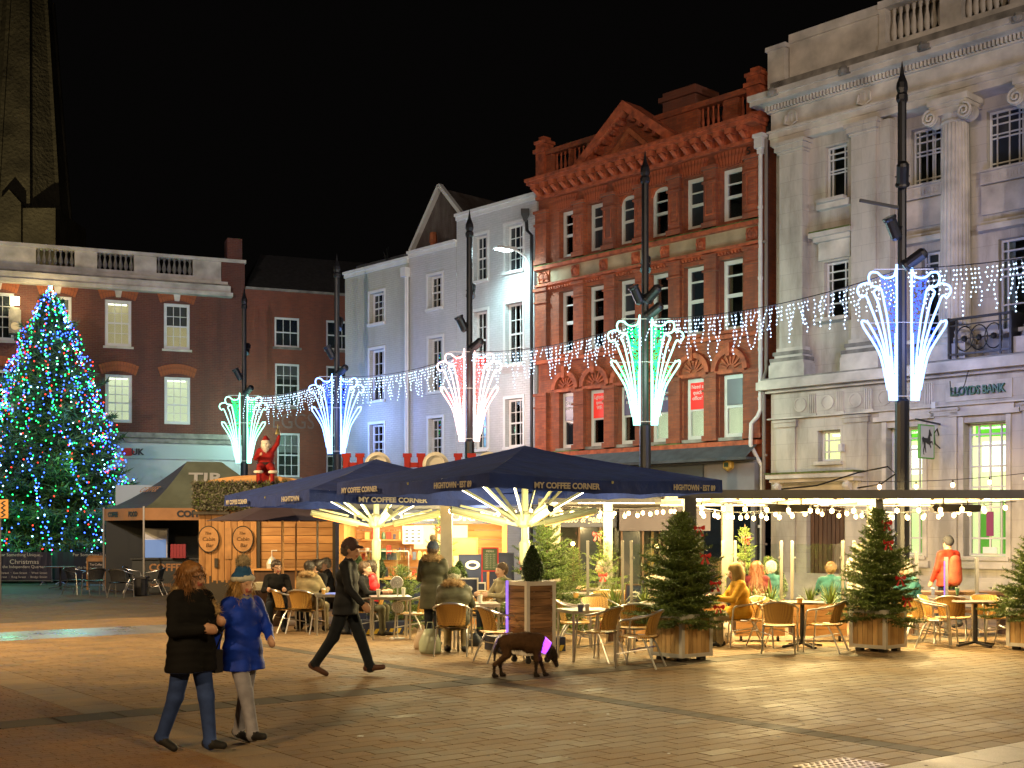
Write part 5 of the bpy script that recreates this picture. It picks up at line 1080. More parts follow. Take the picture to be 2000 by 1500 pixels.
# ================= cafe: umbrellas
def umbrella(c, dx, dy, zt, apex, label, texts, hubz=2.06, heaters=4):
    """square cafe umbrella; dx, dy: half diagonals"""
    e = empty('cafe_umbrella', c, 0, label, 'umbrella', 'large navy umbrellas')
    cs = [Vector((dx[0], dx[1], 0)), Vector((dy[0], dy[1], 0)), -Vector((dx[0], dx[1], 0)), -Vector((dy[0], dy[1], 0))]   # right, back, left, front
    ap = Vector((0, 0, apex)); N = 10; m = MB()
    V = []; idx = {}
    for k in range(4):
        a, b = cs[k], cs[(k+1) % 4]
        for i in range(N):
            for j in range(N):
                def P(i, j):
                    t = i/N; w = j/N; p = a.lerp(b, w)*t; z = apex+(zt-apex)*(t**.88); z -= .055*sin(pi*w)*t; z += .02*sin(w*9+k)*t*(1-t)
                    if t == 1: p = p*(1-.018*sin(pi*w))
                    return (p.x, p.y, z)
                q = [P(i, j), P(i+1, j), P(i+1, j+1), P(i, j+1)]
                m.face(q if i else q[1:] if False else q)
    canopy = m.build('canopy', MATS['navy_cloth'], e, smooth=True)
    me = canopy.data
    import bmesh
    bm = bmesh.new(); bm.from_mesh(me); bmesh.ops.remove_doubles(bm, verts=bm.verts, dist=.002); bm.to_mesh(me); bm.free()
    for k in range(4):
        a, b = cs[k], cs[(k+1) % 4]; d = b-a; m = MB(); nn = Vector((d.y, -d.x, 0)).normalized(); nn = nn if nn.dot(a+b) > 0 else -nn
        def Q(w, lo): 
            p = a.lerp(b, w)*(1-.018*sin(pi*w))+nn*(.012*sin(w*23+k)*lo); return (p.x, p.y, zt-.055*sin(pi*w)-lo*(.20-.02*abs(sin(w*15))))
        for i in range(24): m.face([Q(i/24, 0), Q((i+1)/24, 0), Q((i+1)/24, 1), Q(i/24, 1)])
        v = m.build('valance', MATS['navy_cloth'], e, smooth=True)
        rz = math.atan2(nn.x, -nn.y)
        for (side, w, s_, wd) in texts:
            if side == k:
                p = a.lerp(b, w)+nn*.03; text(s_, .112, MATS['valance_letter'], v, (p.x, p.y, zt-.055*sin(pi*w)-.11), (R(90), 0, rz), width=wd, ext=.002, bold=.004)
    m = MB(); m.lathe([(.06, .25), (.055, hubz+.1), (.04, apex-.02)], n=12); m.build('mast', mat('mast_paint', (.34,.35,.20), .45), e)
    m = MB(); m.box(-.5, .5, -.42, .42, .02, .24); bs = m.build('base', MATS['navy_paint'], e); bs.rotation_euler = (0, 0, R(25))
    for i in range(7):
        m = MB(); m.raw([(-.48+i*.14, -.424, .03), (-.41+i*.14, -.424, .03), (-.36+i*.14, -.424, .12), (-.43+i*.14, -.424, .12)], [(0,1,2,3)]); m.raw([(.504, -.40+i*.115, .03), (.504, -.34+i*.115, .03), (.504, -.30+i*.115, .12), (.504, -.36+i*.115, .12)], [(0,1,2,3)]); m.build('hazard_stripe', mat('hazard', (.55,.38,.03), .5), bs)
    m = MB(); m.lathe([(.10, hubz-.12), (.15, hubz-.08), (.15, hubz+.08), (.10, hubz+.12)], n=12); m.lathe([(.075, 1.35), (.085, 1.4), (.085, 1.7), (.06, 1.74)], n=10); m.build('hub', MATS['mast_paint'], e)
    for k in range(8):
        t = k/2; i = k//2; far = cs[i] if k % 2 == 0 else (cs[i]+cs[(i+1) % 4])/2
        zf = apex+(zt-apex)*(1**.88)-.03-(.055 if k % 2 else 0); ro = MB(); ro.bar((0, 0, apex-.06), (far.x*.99, far.y*.99, zf), .025, .035); rb_ = ro.build('rib', MATS['mast_paint'], e)
        tf = .50; p1 = far*tf; z1 = apex+(zf-apex)*tf**.9-.05; p0 = far.normalized()*.14
        q = MB(); q.bar((p0.x, p0.y, hubz), (p1.x, p1.y, z1), .028, .04); st = q.build('strut', MATS['mast_paint'], rb_)
        d = (Vector((p1.x, p1.y, z1))-Vector((p0.x, p0.y, hubz))); o0 = Vector((p0.x, p0.y, hubz))
        q = MB(); dn = Vector((0, 0, -.028))
        if k % 2 == 0 or k == 5: q.bar(o0+d*.22+dn, o0+d*.96+dn, .02, .012); q.build('led_strip', MATS['led_white'], rb_)
    for k in range(heaters):
        a = R(18)+k*2*pi/heaters; d = Vector((cos(a), sin(a), .22)).normalized(); o0 = Vector((cos(a)*.22, sin(a)*.22, hubz-.06))
        h = MB(); h.tube([o0+d*.10, o0+d*1.0], .055, 10); hh_ = h.build('heater', MATS['mast_paint'], e)
        q = MB(); q.bar(o0-d*.1, o0+d*.25, .05); q.bar(o0+d*.3+Vector((0,0,.09)), o0+d*.85+Vector((0,0,.09)), .05, .03); q.build('bracket', MATS['mast_paint'], hh_)
        q = MB(); q.tube([o0+d*.12+Vector((0,0,-.057)), o0+d*.96+Vector((0,0,-.057))], .012, 5); q.build('heating_element', emit('heater_glow', (1,.35,.08), 3), hh_)
    return e
UA = umbrella((.2, 19.6, 0), (3.0, -.5), (.5, 3.0), 2.66, 3.22, 'front navy square umbrella with a glowing hub, over the middle tables', [(3, .30, 'MY COFFEE CORNER', 1.15), (3, .86, 'HIGHTOWN · EST 89', .85), (2, .80, 'HIGHTOWN · EST 89', .95), (2, .18, 'MY COFFEE CORNER', 1.15)])
UB = umbrella((-2.49, 23.0, 0), (2.95, -.75), (.75, 2.95), 2.55, 3.20, 'rear navy square umbrella with a glowing hub, over the left tables', [(3, .34, 'MY COFFEE CORNER', 1.25), (2, .82, 'HIGHTOWN', .8), (2, .18, 'MY COFFEE CORNER', 1.2)])
for c in ((.2, 19.6), (-2.49, 23.0)):
    lamp('umbrella_light', 'POINT', (c[0], c[1]-.9, 1.95), 150, (1,.82,.42), .2); lamp('umbrella_light', 'POINT', (c[0]+.5, c[1]+.9, 1.95), 120, (1,.82,.42), .2)
# plain plum parasol at the left
e = empty('parasol', GX(552, 25.5)+Vector((0,0,0)), 0, 'plain dark plum parasol on a wooden pole in front of the timber cabin', 'parasol')
m = MB(); n = 8; rad = 1.55; prof = [(rad*cos(R(22.5)+k*pi/4), rad*sin(R(22.5)+k*pi/4)) for k in range(8)]
for k in range(8):
    a, b = prof[k], prof[(k+1) % 8]
    for i in range(4):
        z = lambda t: 2.50-.42*t**1.1; t0, t1 = i/4, (i+1)/4
        m.face([(a[0]*t0, a[1]*t0, z(t0)), (a[0]*t1, a[1]*t1, z(t1)), (b[0]*t1, b[1]*t1, z(t1)), (b[0]*t0, b[1]*t0, z(t0))])
m.build('canopy', MATS['plum_cloth'], e)
m = MB(); m.tube([(0,0,0),(0,0,2.48)], .028, 8); m.build('pole', MATS['pine'], e)
for k in range(8): m = MB(); m.bar((0,0,2.42),(prof[k][0]*.97,prof[k][1]*.97,2.07), .02); m.build('rib', MATS['pine'], e)
for u, Y, lab in ((578, 27.0, 'thin brown wooden pole standing behind the plum parasol pole'), (620, 26, 'slim white pole at the right end of the cabin counter')):
    e = empty('pole', GX(u, Y), 0, lab, 'pole'); m = MB(); m.tube([(0,0,0),(0,0,2.3)], .022, 8); m.build('shaft', MATS['pine'] if u == 578 else MATS['pale_metal'], e); m = MB(); m.lathe([(.12,0),(.12,.04),(.04,.06)], n=10); m.build('foot', MATS['black_iron'], e)

# ================= pergola
RZ0, RZ1 = 2.40, 2.54
pg = empty('pergola', (3.0, 22, 0), 0, 'flat roofed dark grey pergola hung with warm bulbs over the right hand tables', 'pergola')
mat('roof_cream', (.55,.50,.40), .6)
def pb(name, m_, x0, x1, y0, y1, z0, z1): b = MB(); b.box(x0-3, x1-3, y0-22, y1-22, z0, z1); return b.build(name, MATS[m_] if isinstance(m_, str) else m_, pg)
pb('roof', 'roof_cream', 2.75, 8.3, 20.1, 24.5, RZ0+.05, RZ1-.03); pb('roof', 'roof_cream', -1.55, 2.745, 22.8, 24.5, RZ0+.05, RZ1-.03)
pb('front_beam', 'dark_grey_metal', 2.65, 8.36, 20.0, 20.1, RZ0, RZ1); pb('front_beam', 'dark_grey_metal', -1.6, 2.70, 22.7, 22.8, RZ0, RZ1); pb('back_beam', 'dark_grey_metal', -1.6, 8.36, 24.5, 24.6, RZ0, RZ1); pb('end_beam', 'dark_grey_metal', 8.3, 8.4, 20.1, 24.5, RZ0, RZ1)
for x in np.arange(3.6, 8.2, .78): pb('rafter', 'roof_cream', x, x+.05, 20.12, 24.4, RZ0-.02, RZ0+.048)
def post(u, Y, w, m_, z=RZ0): g = GX(u, Y); return pb('post', m_, g.x-w/2, g.x+w/2, Y-w/2, Y+w/2, 0, z)
post(1347, 20.18, .19, 'dark_grey_metal'); post(1716, 20.2, .12, 'dark_grey_metal'); post(872, 23.6, .22, 'post_metal'); post(1084, 24.0, .2, 'post_metal'); post(1187, 24.0, .17, 'post_metal'); post(1420, 24.2, .2, 'post_metal'); post(1703, 24.2, .16, 'post_metal')
for k, (x, y) in enumerate([(3.2+1.15*i, 20.6+.9*j) for i in range(5) for j in range(4)]+[(-1+.9*i, 23.5) for i in range(4)]):
    b = MB(); b.lathe([(.045, RZ0-.004), (.05, RZ0+.04)], (x-3, y-22, 0), 8); b.build('downlight', MATS['led_white'], pg)
pb('led_strip', emit('warm_strip', (1,.72,.36), 7), 1.2, 2.6, 22.82, 22.85, RZ0-.02, RZ0-.005); pb('led_strip', 'warm_strip', 2.9, 8.2, 24.44, 24.48, RZ0-.03, RZ0-.01)
for x, y, p in ((3.6, 20.9, 150), (5.0, 21.2, 150), (6.4, 21.0, 150), (7.7, 21.4, 140), (3.8, 22.9, 150), (5.6, 23.6, 210), (7.4, 23.4, 200), (1.6, 23.3, 130), (.2, 23.5, 90), (-1.0, 23.6, 80)):
    lamp('bulb_glow', 'POINT', (x, y, 2.12), p*2.5, (1,.72,.30), .12)
# festoon strings
def festoon(A, B, n, sag, label, r=.038, drop=.09):
    A, B = Vector(A), Vector(B); e = empty('festoon_lights', (A.x, A.y, 0), 0, label, 'string lights', 'festoon bulb strings at the cafe'); z0 = Vector((0, 0, 0))
    P = lambda t: (B-A)*t+Vector((0, 0, A.z-sag*4*t*(1-t)))
    m = MB(); m.tube([P(k/16) for k in range(17)], .008, 4); m.build('cable', MATS['black_plastic'], e)
    if ('bm', r) not in _bal:
        q = MB(); q.ball((0,0,-.03), r, 7, (1,1,1.25)); q.mat(1).lathe([(.014,.0),(.014,.05)], (0,0,0), 6); _bal[('bm', r)] = q.mesh('bulb', [MATS['bulb_warm'], MATS['black_plastic']])
    for k in range(n):
        p = P((k+.5)/n); link('bulb', _bal[('bm', r)], e, p-Vector((0,0,drop-.03)))
    return e
festoon((2.9, 20.35, 2.36), (8.2, 20.4, 2.36), 15, .06, 'string of warm bulbs along the front beam of the pergola')
festoon((2.9, 21.4, 2.36), (5.4, 21.7, 2.34), 11, .16, 'drooping string of warm bulbs behind the pergola front beam, left half')
festoon((5.4, 21.7, 2.34), (8.2, 21.4, 2.34), 11, .14, 'drooping string of warm bulbs behind the pergola front beam, right half')
festoon((2.8, 22.6, 2.34), (5.2, 22.9, 2.34), 9, .12, 'string of warm bulbs deep under the pergola on the left')
festoon((5.2, 22.9, 2.34), (8.2, 22.6, 2.34), 10, .12, 'string of warm bulbs deep under the pergola on the right')
festoon((.8, 23.3, 2.34), (2.9, 23.1, 2.34), 9, .10, 'string of warm bulbs in front of the gelato cabin')
festoon((1.0, 23.9, 2.36), (3.2, 24.2, 2.36), 8, .05, 'short string of warm bulbs close to the gelato cabin fascia')
festoon((-1.3, 23.3, 2.36), (.5, 23.3, 2.36), 6, .06, 'short string of warm bulbs in front of the coffee kiosk')
festoon((5.9, 21.2, 2.72), (9.0, 21.2, 2.90), 5, .06, 'string of bare bulbs slung above the pergola roof towards the right')
fc = empty('festoon_pole', (6.05, 21.2, 2.55), 0, 'sagging twist of cable tied above the pergola roof beside the thick post', 'cable'); m = MB(); m.tube([(-1.5,0,.04),(-.9,0,.10),(-.2,0,.32),(.3,0,.42),(.45,.05,.3),(.2,.1,.12),(-.2,.05,.06)], .014, 5); m.build('cable', MATS['black_plastic'], fc)
for u, lab in ((1541, 'left black patio heater hanging under the pergola'), (1866, 'right black patio heater hanging under the pergola')):
    e = empty('patio_heater', (GX(u, 20.9).x, 20.9, 2.26), 0, lab, 'heater', 'black heaters under the pergola'); m = MB(); m.prism([(-.37,-.06),(.37,-.06),(.41,.02),(.38,.06),(-.38,.06),(-.42,.02)], -.1, .1); m.build('housing', MATS['black_metal'], e)
    m = MB(); m.bar((-.2,0,.06),(-.2,0,.19),.02); m.bar((.2,0,.06),(.2,0,.19),.02); m.build('bracket', MATS['black_metal'], e); m = MB(); m.box(-.34,.34,-.07,.07,-.066,-.061); m.build('reflector', MATS['steel'], e)

# ================= kiosks
KY = 25.0; kx0, kx1 = GX(662, KY).x, GX(990, KY).x
ki = empty('coffee_kiosk', (kx0, KY, 0), 0, 'timber coffee kiosk with a navy fascia and brightly lit counter', 'kiosk'); KW = kx1-kx0
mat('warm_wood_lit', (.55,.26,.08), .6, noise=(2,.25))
for k in range(12): m = MB(); m.box(0, KW, 2.0, 2.04, .1+k*.2, .292+k*.2); m.build('board', MATS['pine_h'], ki)
for x in (0, KW-.1): m = MB(); m.box(x, x+.1, 0, 2.04, 0, 2.6); m.build('side_wall', MATS['warm_wood_lit'], ki)
m = MB(); m.box(-.15, KW+.15, -.25, 2.2, 2.6, 2.72); m.build('roof', MATS['slate'], ki)
m = MB(); m.box(-.1, KW+.1, -.14, -.06, 2.02, 2.30); fa = m.build('fascia', MATS['navy_paint'], ki); m = MB(); m.box(-.1, KW+.1, -.06, .05, 2.30, 2.6); m.build('fascia_top', MATS['dark_grey_metal'], ki)
text('MY COFFEE CORNER', .205, MATS['cream_letter'], fa, (KW*.53, -.148, 2.15), width=KW*.88, ext=.006, bold=.007)
m = MB(); m.prism([(0, 0), (.16, 0), (0, .15)], -.008, 0); m.build('logo_wedge', MATS['cream_letter'], fa, loc=(KW*.985, -.142, 2.075))
m = MB(); m.box(.1, KW*.53, -.1, .5, 0, .92); m.build('counter', MATS['navy_paint'], ki); m = MB(); m.box(.05, KW*.55, -.2, .6, .92, .97); m.build('counter_top', MATS['pine_h'], ki)
m = MB(); m.box(KW*.62, KW-.1, .3, .8, 0, 1.05); m.build('counter', MATS['warm_wood_lit'], ki)
m = MB(); m.box(KW*.42, KW*.55, 1.2, 1.25, 1.5, 2.0); m.box(KW*.56, KW*.75, 1.5, 1.55, 1.0, 2.0); m.build('menu_board', mat('cream_lit', (.7,.6,.4), .7, em=(1,.8,.45), es=.12), ki)
m = MB(); m.box(KW*.38, KW*.5, -.03, -.02, 1.62, 1.98); nb = m.build('notice', MATS['white_card'], ki)
for i in range(3):
    for j in range(4): q = MB(); q.box(KW*.385+.035+i*.12, KW*.385+.10+i*.12, -.034, -.031, 1.66+j*.07, 1.70+j*.07); q.build('print_mark', MATS['navy_paint'], nb)
cols = [(.5,.45,.35), (.45,.05,.03), (.6,.6,.58), (.10,.12,.2), (.5,.28,.08), (.08,.2,.12), (.65,.5,.2)]
jm = [mat('ware_%s' % n_, c, .3) for n_, c in zip(('buff','red','white','blue','amber','green','gold'), cols)]
rr = random.Random(12); lbn = ['jar', 'cup', 'packet', 'bottle']
for sh, (zs_, y, x0, x1, nn) in enumerate([(.97, -.05, .15, KW*.52, 17), (1.30, .25, .2, KW*.52, 15), (1.05, .4, KW*.64, KW-.2, 8), (1.35, 1.8, .3, KW*.4, 9), (1.7, 1.8, .3, KW*.4, 9)]):
    if sh in (1, 3, 4): m = MB(); m.box(x0-.05, x1+.05, y-.12, y+.12, zs_-.03, zs_-.001); m.build('shelf', MATS['clear_glass'] if sh == 1 else MATS['pine_h'], ki)
    for k in range(nn):
        x = x0+(x1-x0)*(k+.5)/nn; kd = rr.randrange(4); m = MB(); h = rr.uniform(.10,.24); w = rr.uniform(.03,.055); col_ = rr.choice(['white','red','amber','buff','blue','gold','green','cream'])
        if kd == 0: m.lathe([(w,0),(w*1.1,h*.4),(w,h*.8),(w*.6,h*.85),(w*.6,h)], n=8)
        elif kd == 1: m.lathe([(w*.7,0),(w,h*.7),(w*1.05,h*.72),(w*.95,h*.8)], n=8)
        elif kd == 2: m.box(-w,w,-.04,.04,0,h)
        else: m.lathe([(w*.6,0),(w*.6,h*.7),(w*.22,h*.85),(w*.25,h*1.15)], n=8)
        wm = rr.choice(jm); wc = wm.name.split('_')[1]
        tag(m.build(lbn[kd], wm, loc=(kx0+x, KY+y, zs_)), ('small %s %s %s on the ' % (wc, lbn[kd], ('at the left end', 'left of the middle', 'in the middle', 'right of the middle', 'at the right end')[min(4, 5*k//nn)]))+['front counter of the coffee kiosk', 'glass shelf above the kiosk counter', 'right hand counter of the coffee kiosk', 'lower back shelf of the coffee kiosk', 'upper back shelf of the coffee kiosk'][sh], lbn[kd], 'wares in the kiosk, '+['front counter', 'glass shelf', 'right counter', 'lower back shelf', 'upper back shelf'][sh]+', '+wc+' '+lbn[kd]+'s')
gd = empty('glass_display', (kx0+.3, KY-.12, .97), 0, 'glass pastry display case standing on the kiosk counter', 'display case'); m = MB(); m.box(0,1.1,0,.012,0,.5); m.box(0,1.1,0,.4,.5,.512); m.build('pane', MATS['clear_glass'], gd); m = MB()
for p in ((0,0),(1.1,0)): m.bar((p[0],p[1],0),(p[0],p[1],.51),.02)
m.bar((0,0,.51),(1.1,0,.51),.02); m.build('frame', MATS['steel'], gd)
lamp('kiosk_light', 'AREA', (kx0+KW*.3, KY+.7, 2.5), 62, (1,.74,.40), 1.0, (kx0+KW*.3, KY+.6, 0)); lamp('kiosk_light', 'AREA', (kx0+KW*.75, KY+.9, 2.5), 55, (1,.62,.26), .9, (kx0+KW*.75, KY+.9, 0)); lamp('kiosk_light', 'POINT', (kx0+KW*.55, KY+.3, 1.9), 14, (1,.9,.7), .1)
# HO HO HO letters on the kiosk roof
hz_ = KY+.9
for k, (u, ch) in enumerate([(690,'H'), (738,'O'), (809,'H'), (851,'O'), (908,'H'), (955,'O')]):
    x = GX(u, hz_).x; e = empty('festive_letter', (x, hz_, 2.72), 0, [('leftmost', 'middle', 'rightmost')[k//2]+(' red letter H' if ch == 'H' else ' round white letter O')+' of the sign on the kiosk roof'][0], 'letter', 'large letters on the kiosk roof')
    m = MB(); m.bar((-.13,.05,0),(-.13,.05,.6),.03); m.bar((.13,.05,0),(.13,.05,.6),.03); m.build('stand', MATS['steel'], e)
    m = MB()
    if ch == 'H': 
        for sx in (-1, 1): m.box(sx*.14-.065, sx*.14+.065, -.05, .05, .32, .74); m.box(sx*.14-.09, sx*.14+.09, -.052, .052, .68, .76); m.box(sx*.14-.09, sx*.14+.09, -.052, .052, .30, .37)
        m.box(-.09, .09, -.05, .05, .47, .57); m.build('face', mat('letter_red', (.38,.012,.015), .5), e)
    else:
        m.lathe([(.27,-.05),(.27,.05),(.24,.055)], (0,0,.52), 24, Matrix.Rotation(pi/2, 3, 'X')); m.build('disc', MATS['white_card'], e)
        q = MB(); q.tube([(.20*cos(t*pi/10), -.06, .52+.20*sin(t*pi/10)) for t in range(20)], .03, 5, True); q.build('ring', MATS['white_card'], e)
# gelato cabin
GY = 27.0; gx0, gx1 = GX(1088, GY).x, GX(1378, GY).x
gk = empty('gelato_cabin', (gx0, GY, 0), 0, 'dark glass fronted cabin with an espresso and gelato fascia behind the wind screens', 'cabin'); GWd = gx1-gx0
m = MB(); m.box(0, GWd, .3, 2.2, 0, 2.5); m.build('wall', mat('dark_brown_paint', (.035,.025,.02), .6), gk); m = MB(); m.box(-.1, GWd+.1, -.2, 2.3, 2.5, 2.6); m.build('roof', MATS['slate'], gk)
m = MB(); m.box(-.05, GWd*.40, -.12, -.04, 1.96, 2.32); fa = m.build('fascia', MATS['navy_paint'], gk); text('espresso & gelato', .22, MATS['cream_letter'], fa, (GWd*.14, -.13, 2.13), width=1.25, ext=.004, shear=.25, bold=.004)
m = MB(); m.box(GWd*.41, GWd+.05, -.35, -.3, 1.88, 2.36); m.build('awning', mat('awning_grey', (.09,.08,.10), .8), gk)
for k in range(7):
    x0, x1 = GWd*k/7+.04, GWd*(k+1)/7-.04; m = MB(); m.box(x0, x1, .0, .02, .35, 1.95); m.build('pane', MATS['smoke_glass'] if k % 2 else MATS['window_glass'], gk)
    m = MB(); m.box(x0-.04, x0, -.03, .06, 0, 2.0); m.build('mullion', MATS['brown_wood'], gk)
    if k in (1, 3, 4): m = MB(); m.bar((x0+.2,.12,.4),(x0+.2,.12,1.95),.05); m.bar((x0+.35,.16,.4),(x0+.35,.16,1.95),.03); m.build('inner_pole', MATS['pine'], gk)
m = MB(); m.box(0, GWd, -.02, .06, 0, .35); m.build('plinth', MATS['dark_brown_paint'], gk)
for x in (.35, GWd*.68): m = MB(); m.ball((x, .2, 1.55 if x > 1 else 1.6), .05, 8); m.build('pendant_bulb', MATS['bulb_warm'], gk)

# ================= furniture
WK = MATS['wicker']
def chair_proto(wick, metal, label, grp):
    e = empty('cafe_chair', (0,0,0), 0, label, 'chair', grp)
    W2, fy, by = .27, -.24, .27
    m = MB(); n = 8; V = []                                  # seat
    top = [[(-.24+.48*i/n, -.25+.47*j/n, .445-.018*sin(pi*i/n)-.012*sin(pi*j/n)) for j in range(n+1)] for i in range(n+1)]
    for i in range(n):
        for j in range(n):
            a, b, c, d = top[i][j], top[i+1][j], top[i+1][j+1], top[i][j+1]; m.face([a, b, c, d]); dn = lambda p: (p[0], p[1], p[2]-.018); m.face([dn(d), dn(c), dn(b), dn(a)])
    for j in range(n): m.face([top[0][j+1], top[0][j], dn(top[0][j]), dn(top[0][j+1])]); m.face([top[n][j], top[n][j+1], dn(top[n][j+1]), dn(top[n][j])])
    for i in range(n): m.face([top[i][0], top[i+1][0], dn(top[i+1][0]), dn(top[i][0])])
    m.build('seat', wick, e)
    m = MB(); K = 10; J = 6
    def bp(i, j, o):
        a = (i/K-.5)*2; t = j/J; x = a*(.205+.03*t); y = .20+.05*t+.055*t*t-.075*a*a; z = .46+.34*t-.02*a*a*t; return (x, y+o, z)
    for i in range(K):
        for j in range(J):
            m.face([bp(i,j,0), bp(i+1,j,0), bp(i+1,j+1,0), bp(i,j+1,0)]); m.face([bp(i,j+1,.016), bp(i+1,j+1,.016), bp(i+1,j,.016), bp(i,j,.016)])
    for i in range(K): m.face([bp(i,J,0), bp(i+1,J,0), bp(i+1,J,.016), bp(i,J,.016)])
    for j in range(J): m.face([bp(0,j,0), bp(0,j+1,0), bp(0,j+1,.016), bp(0,j,.016)]); m.face([bp(K,j+1,0), bp(K,j,0), bp(K,j,.016), bp(K,j+1,.016)])
    m.build('backrest', wick, e)
    for sx in (-1, 1):
        m = MB(); m.tube([(sx*.27, -.27, 0), (sx*.265, -.235, .45), (sx*.265, -.22, .60)], .0135, 7); m.build('leg', metal, e)
        m = MB(); m.tube([(sx*.25, .30, 0), (sx*.235, .17, .30), (sx*.225, .10, .42), (sx*.23, -.1, .43)], .0135, 7); m.build('leg', metal, e)
        m = MB(); m.tube([(sx*.275, -.255, .2), (sx*.24, .18, .28)], .009, 5); m.build('side_stretcher', metal, e)
    pts = [(-.265, -.22, .60), (-.268, -.205, .64), (-.275, -.15, .665), (-.285, 0, .685), (-.275, .14, .715), (-.225, .25, .755), (-.12, .305, .79), (0, .315, .80)]
    m = MB(); m.tube(curve3(pts+[(-x, y, z) for x, y, z in pts[-2::-1]]), .0145, 8); m.build('arm_rail', metal, e)
    m = MB(); m.tube([(-.26,-.23,.415),(.26,-.23,.415)], .011, 6); m.tube([(-.23,.10,.415),(.23,.10,.415)], .011, 6); m.build('seat_frame', metal, e)
    return e
def curve3(P, n=3):
    P = [Vector(p) for p in P]; Q = [P[0]]+P+[P[-1]]; out = []
    for i in range(1, len(Q)-2):
        for k in range(n):
            t = k/n; a, b, c, d = Q[i-1:i+3]; out.append(.5*((2*b)+(c-a)*t+(2*a-5*b+4*c-d)*t*t+(3*b-a-3*c+d)*t**3))
    return out+[P[-1]]
# u, v of the seat's ground centre; heading: direction the sitter faces (0 = to the camera, 90 = right, 180 = away, -90 = left)
CH = [
 (597, 1236, 160, 'tan wicker chair seen from behind, holding the diner in the fur hooded parka'),
 (562, 1234, 120, 'wicker chair left of the parka diner, half hidden, with a dark bag on it'),
 (884, 1279, 176, 'wicker chair seen from behind, under the diner in the green hat'),
 (975, 1292, 115, 'wicker chair left of the tall planter with the cone bush'),
 (808, 1246, -105, 'empty yellow lit wicker chair right of the red jacket diner'),
 (722, 1240, -85, 'wicker chair behind the walking man, under the red jacket diner'),
 (1172, 1291, -125, 'greenish wicker chair beside the square steel table, left of the front pair'),
 (1250, 1303, -112, 'nearest wicker chair, left of the first fir planter, turned to the steel table'),
 (1240, 1281, 175, 'dark backed wicker chair behind the front pair of chairs'),
 (1122, 1268, 90, 'wicker chair just right of the tall planter, mostly behind the steel table'),
 (1172, 1262, 20, 'wicker chair with its arms around the far side of the steel table'),
 (1176, 1241, -20, 'left one of the two bright wicker chairs in front of the grey haired man'),
 (1224, 1241, 30, 'right one of the two bright wicker chairs in front of the grey haired man'),
 (1268, 1262, -60, 'wicker chair half hidden behind the first fir planter'),
 (1522, 1275, 165, 'wicker chair with its back to the camera left of the pedestal table'),
 (1612, 1273, -120, 'wicker chair turned left, right of the pedestal table'),
 (1505, 1262, 40, 'wicker chair behind the chair left of the pedestal table'),
 (1456, 1261, -95, 'wicker chair under the woman in the yellow coat'),
 (1810, 1262, 95, 'wicker chair right behind the second fir planter'),
 (1862, 1256, 150, 'wicker chair with its back to the camera by the right hand pedestal table'),
 (1832, 1256, 60, 'wicker chair on the far left side of the right hand pedestal table'),
 (1936, 1255, 10, 'wicker chair on the far side of the right hand pedestal table'),
 (1958, 1254, -110, 'wicker chair at the far right beside the third fir planter'),
 (942, 1243, 10, 'wicker chair across the table from the diner in the green hat'),
 (990, 1247, -60, 'wicker chair hidden behind the tall planter and table'),
 (1782, 1252, 100, 'wicker chair behind the second fir planter'),
]
ch0 = chair_proto(WK, MATS['steel'], CH[0][3], 'wicker chairs of the cafe')
for i, (u, v, hd, lab) in enumerate(CH):
    o = ch0 if i == 0 else copy_tree(ch0); o.location = G(u, v); o.rotation_euler = (0, 0, R(hd)); o['label'] = lab
CS = [(148, 1161, 70, 'leftmost aluminium chair with black seat by the tree barriers'), (184, 1163, -140, 'aluminium chair with its back to the menu board'), (235, 1167, 170, 'aluminium chair with black back right of the menu board'), (302, 1162, -90, 'aluminium chair behind the woman in the black coat'), (262, 1158, 100, 'aluminium chair half hidden by the black bin')]
bc = chair_proto(MATS['black_wicker'], MATS['steel'], CS[0][3], 'aluminium chairs at the tent')
for i, (u, v, hd, lab) in enumerate(CS):
    o = bc if i == 0 else copy_tree(bc); o.location = G(u, v); o.rotation_euler = (0, 0, R(hd)); o['label'] = lab
def square_table(p, rz, lab, w=.35, h=.74, top='steel'):
    e = empty('square_table', p, R(rz), lab, 'table', 'square metal tables')
    m = MB(); m.box(-w, w, -w, w, h-.02, h); m.box(-w+.01, w-.01, -w+.01, w-.01, h-.05, h-.02); m.build('table_top', MATS[top], e)
    for sx in (-1, 1):
        for sy in (-1, 1): m = MB(); m.tube([(sx*(w-.03), sy*(w-.03), 0), (sx*(w-.03), sy*(w-.03), h-.05)], .019, 8); m.build('leg', MATS['steel'], e)
    return e
def pedestal(p, lab, r=.36, h=.74):
    e = empty('pedestal_table', p, 0, lab, 'table', 'pedestal tables'); m = MB(); m.lathe([(r,h-.03),(r+.01,h-.015),(r,h)], n=28); m.build('table_top', MATS['brown_wood'] if True else 0, e)
    m = MB(); m.lathe([(.04,.05),(.035,h-.03)], n=10); m.build('column', MATS['black_iron'], e)
    for k in range(4): a = R(20)+k*pi/2; m = MB(); m.bar((0,0,.07),(.36*cos(a),.36*sin(a),.02),.06,.035); m.build('foot', MATS['black_iron'], e)
    return e
square_table(G(1145, 1288), 18, 'square steel table with mugs in front of the dark fir, right of the tall planter'); square_table(G(930, 1268), 8, 'steel table in front of the diner in the green hat'); square_table(G(762, 1246), 10, 'table of the red jacket diner with takeaway cups'); square_table(G(652, 1238), 12, 'table shared by the parka diner and the dark clothed men'); square_table(G(555, 1226), 5, 'small table in front of the man with glasses', .3)
square_table(G(1275, 1272), 0, 'square table behind the first fir tree'); square_table(G(1128, 1236), 10, 'table of the grey haired man in the grey jacket')
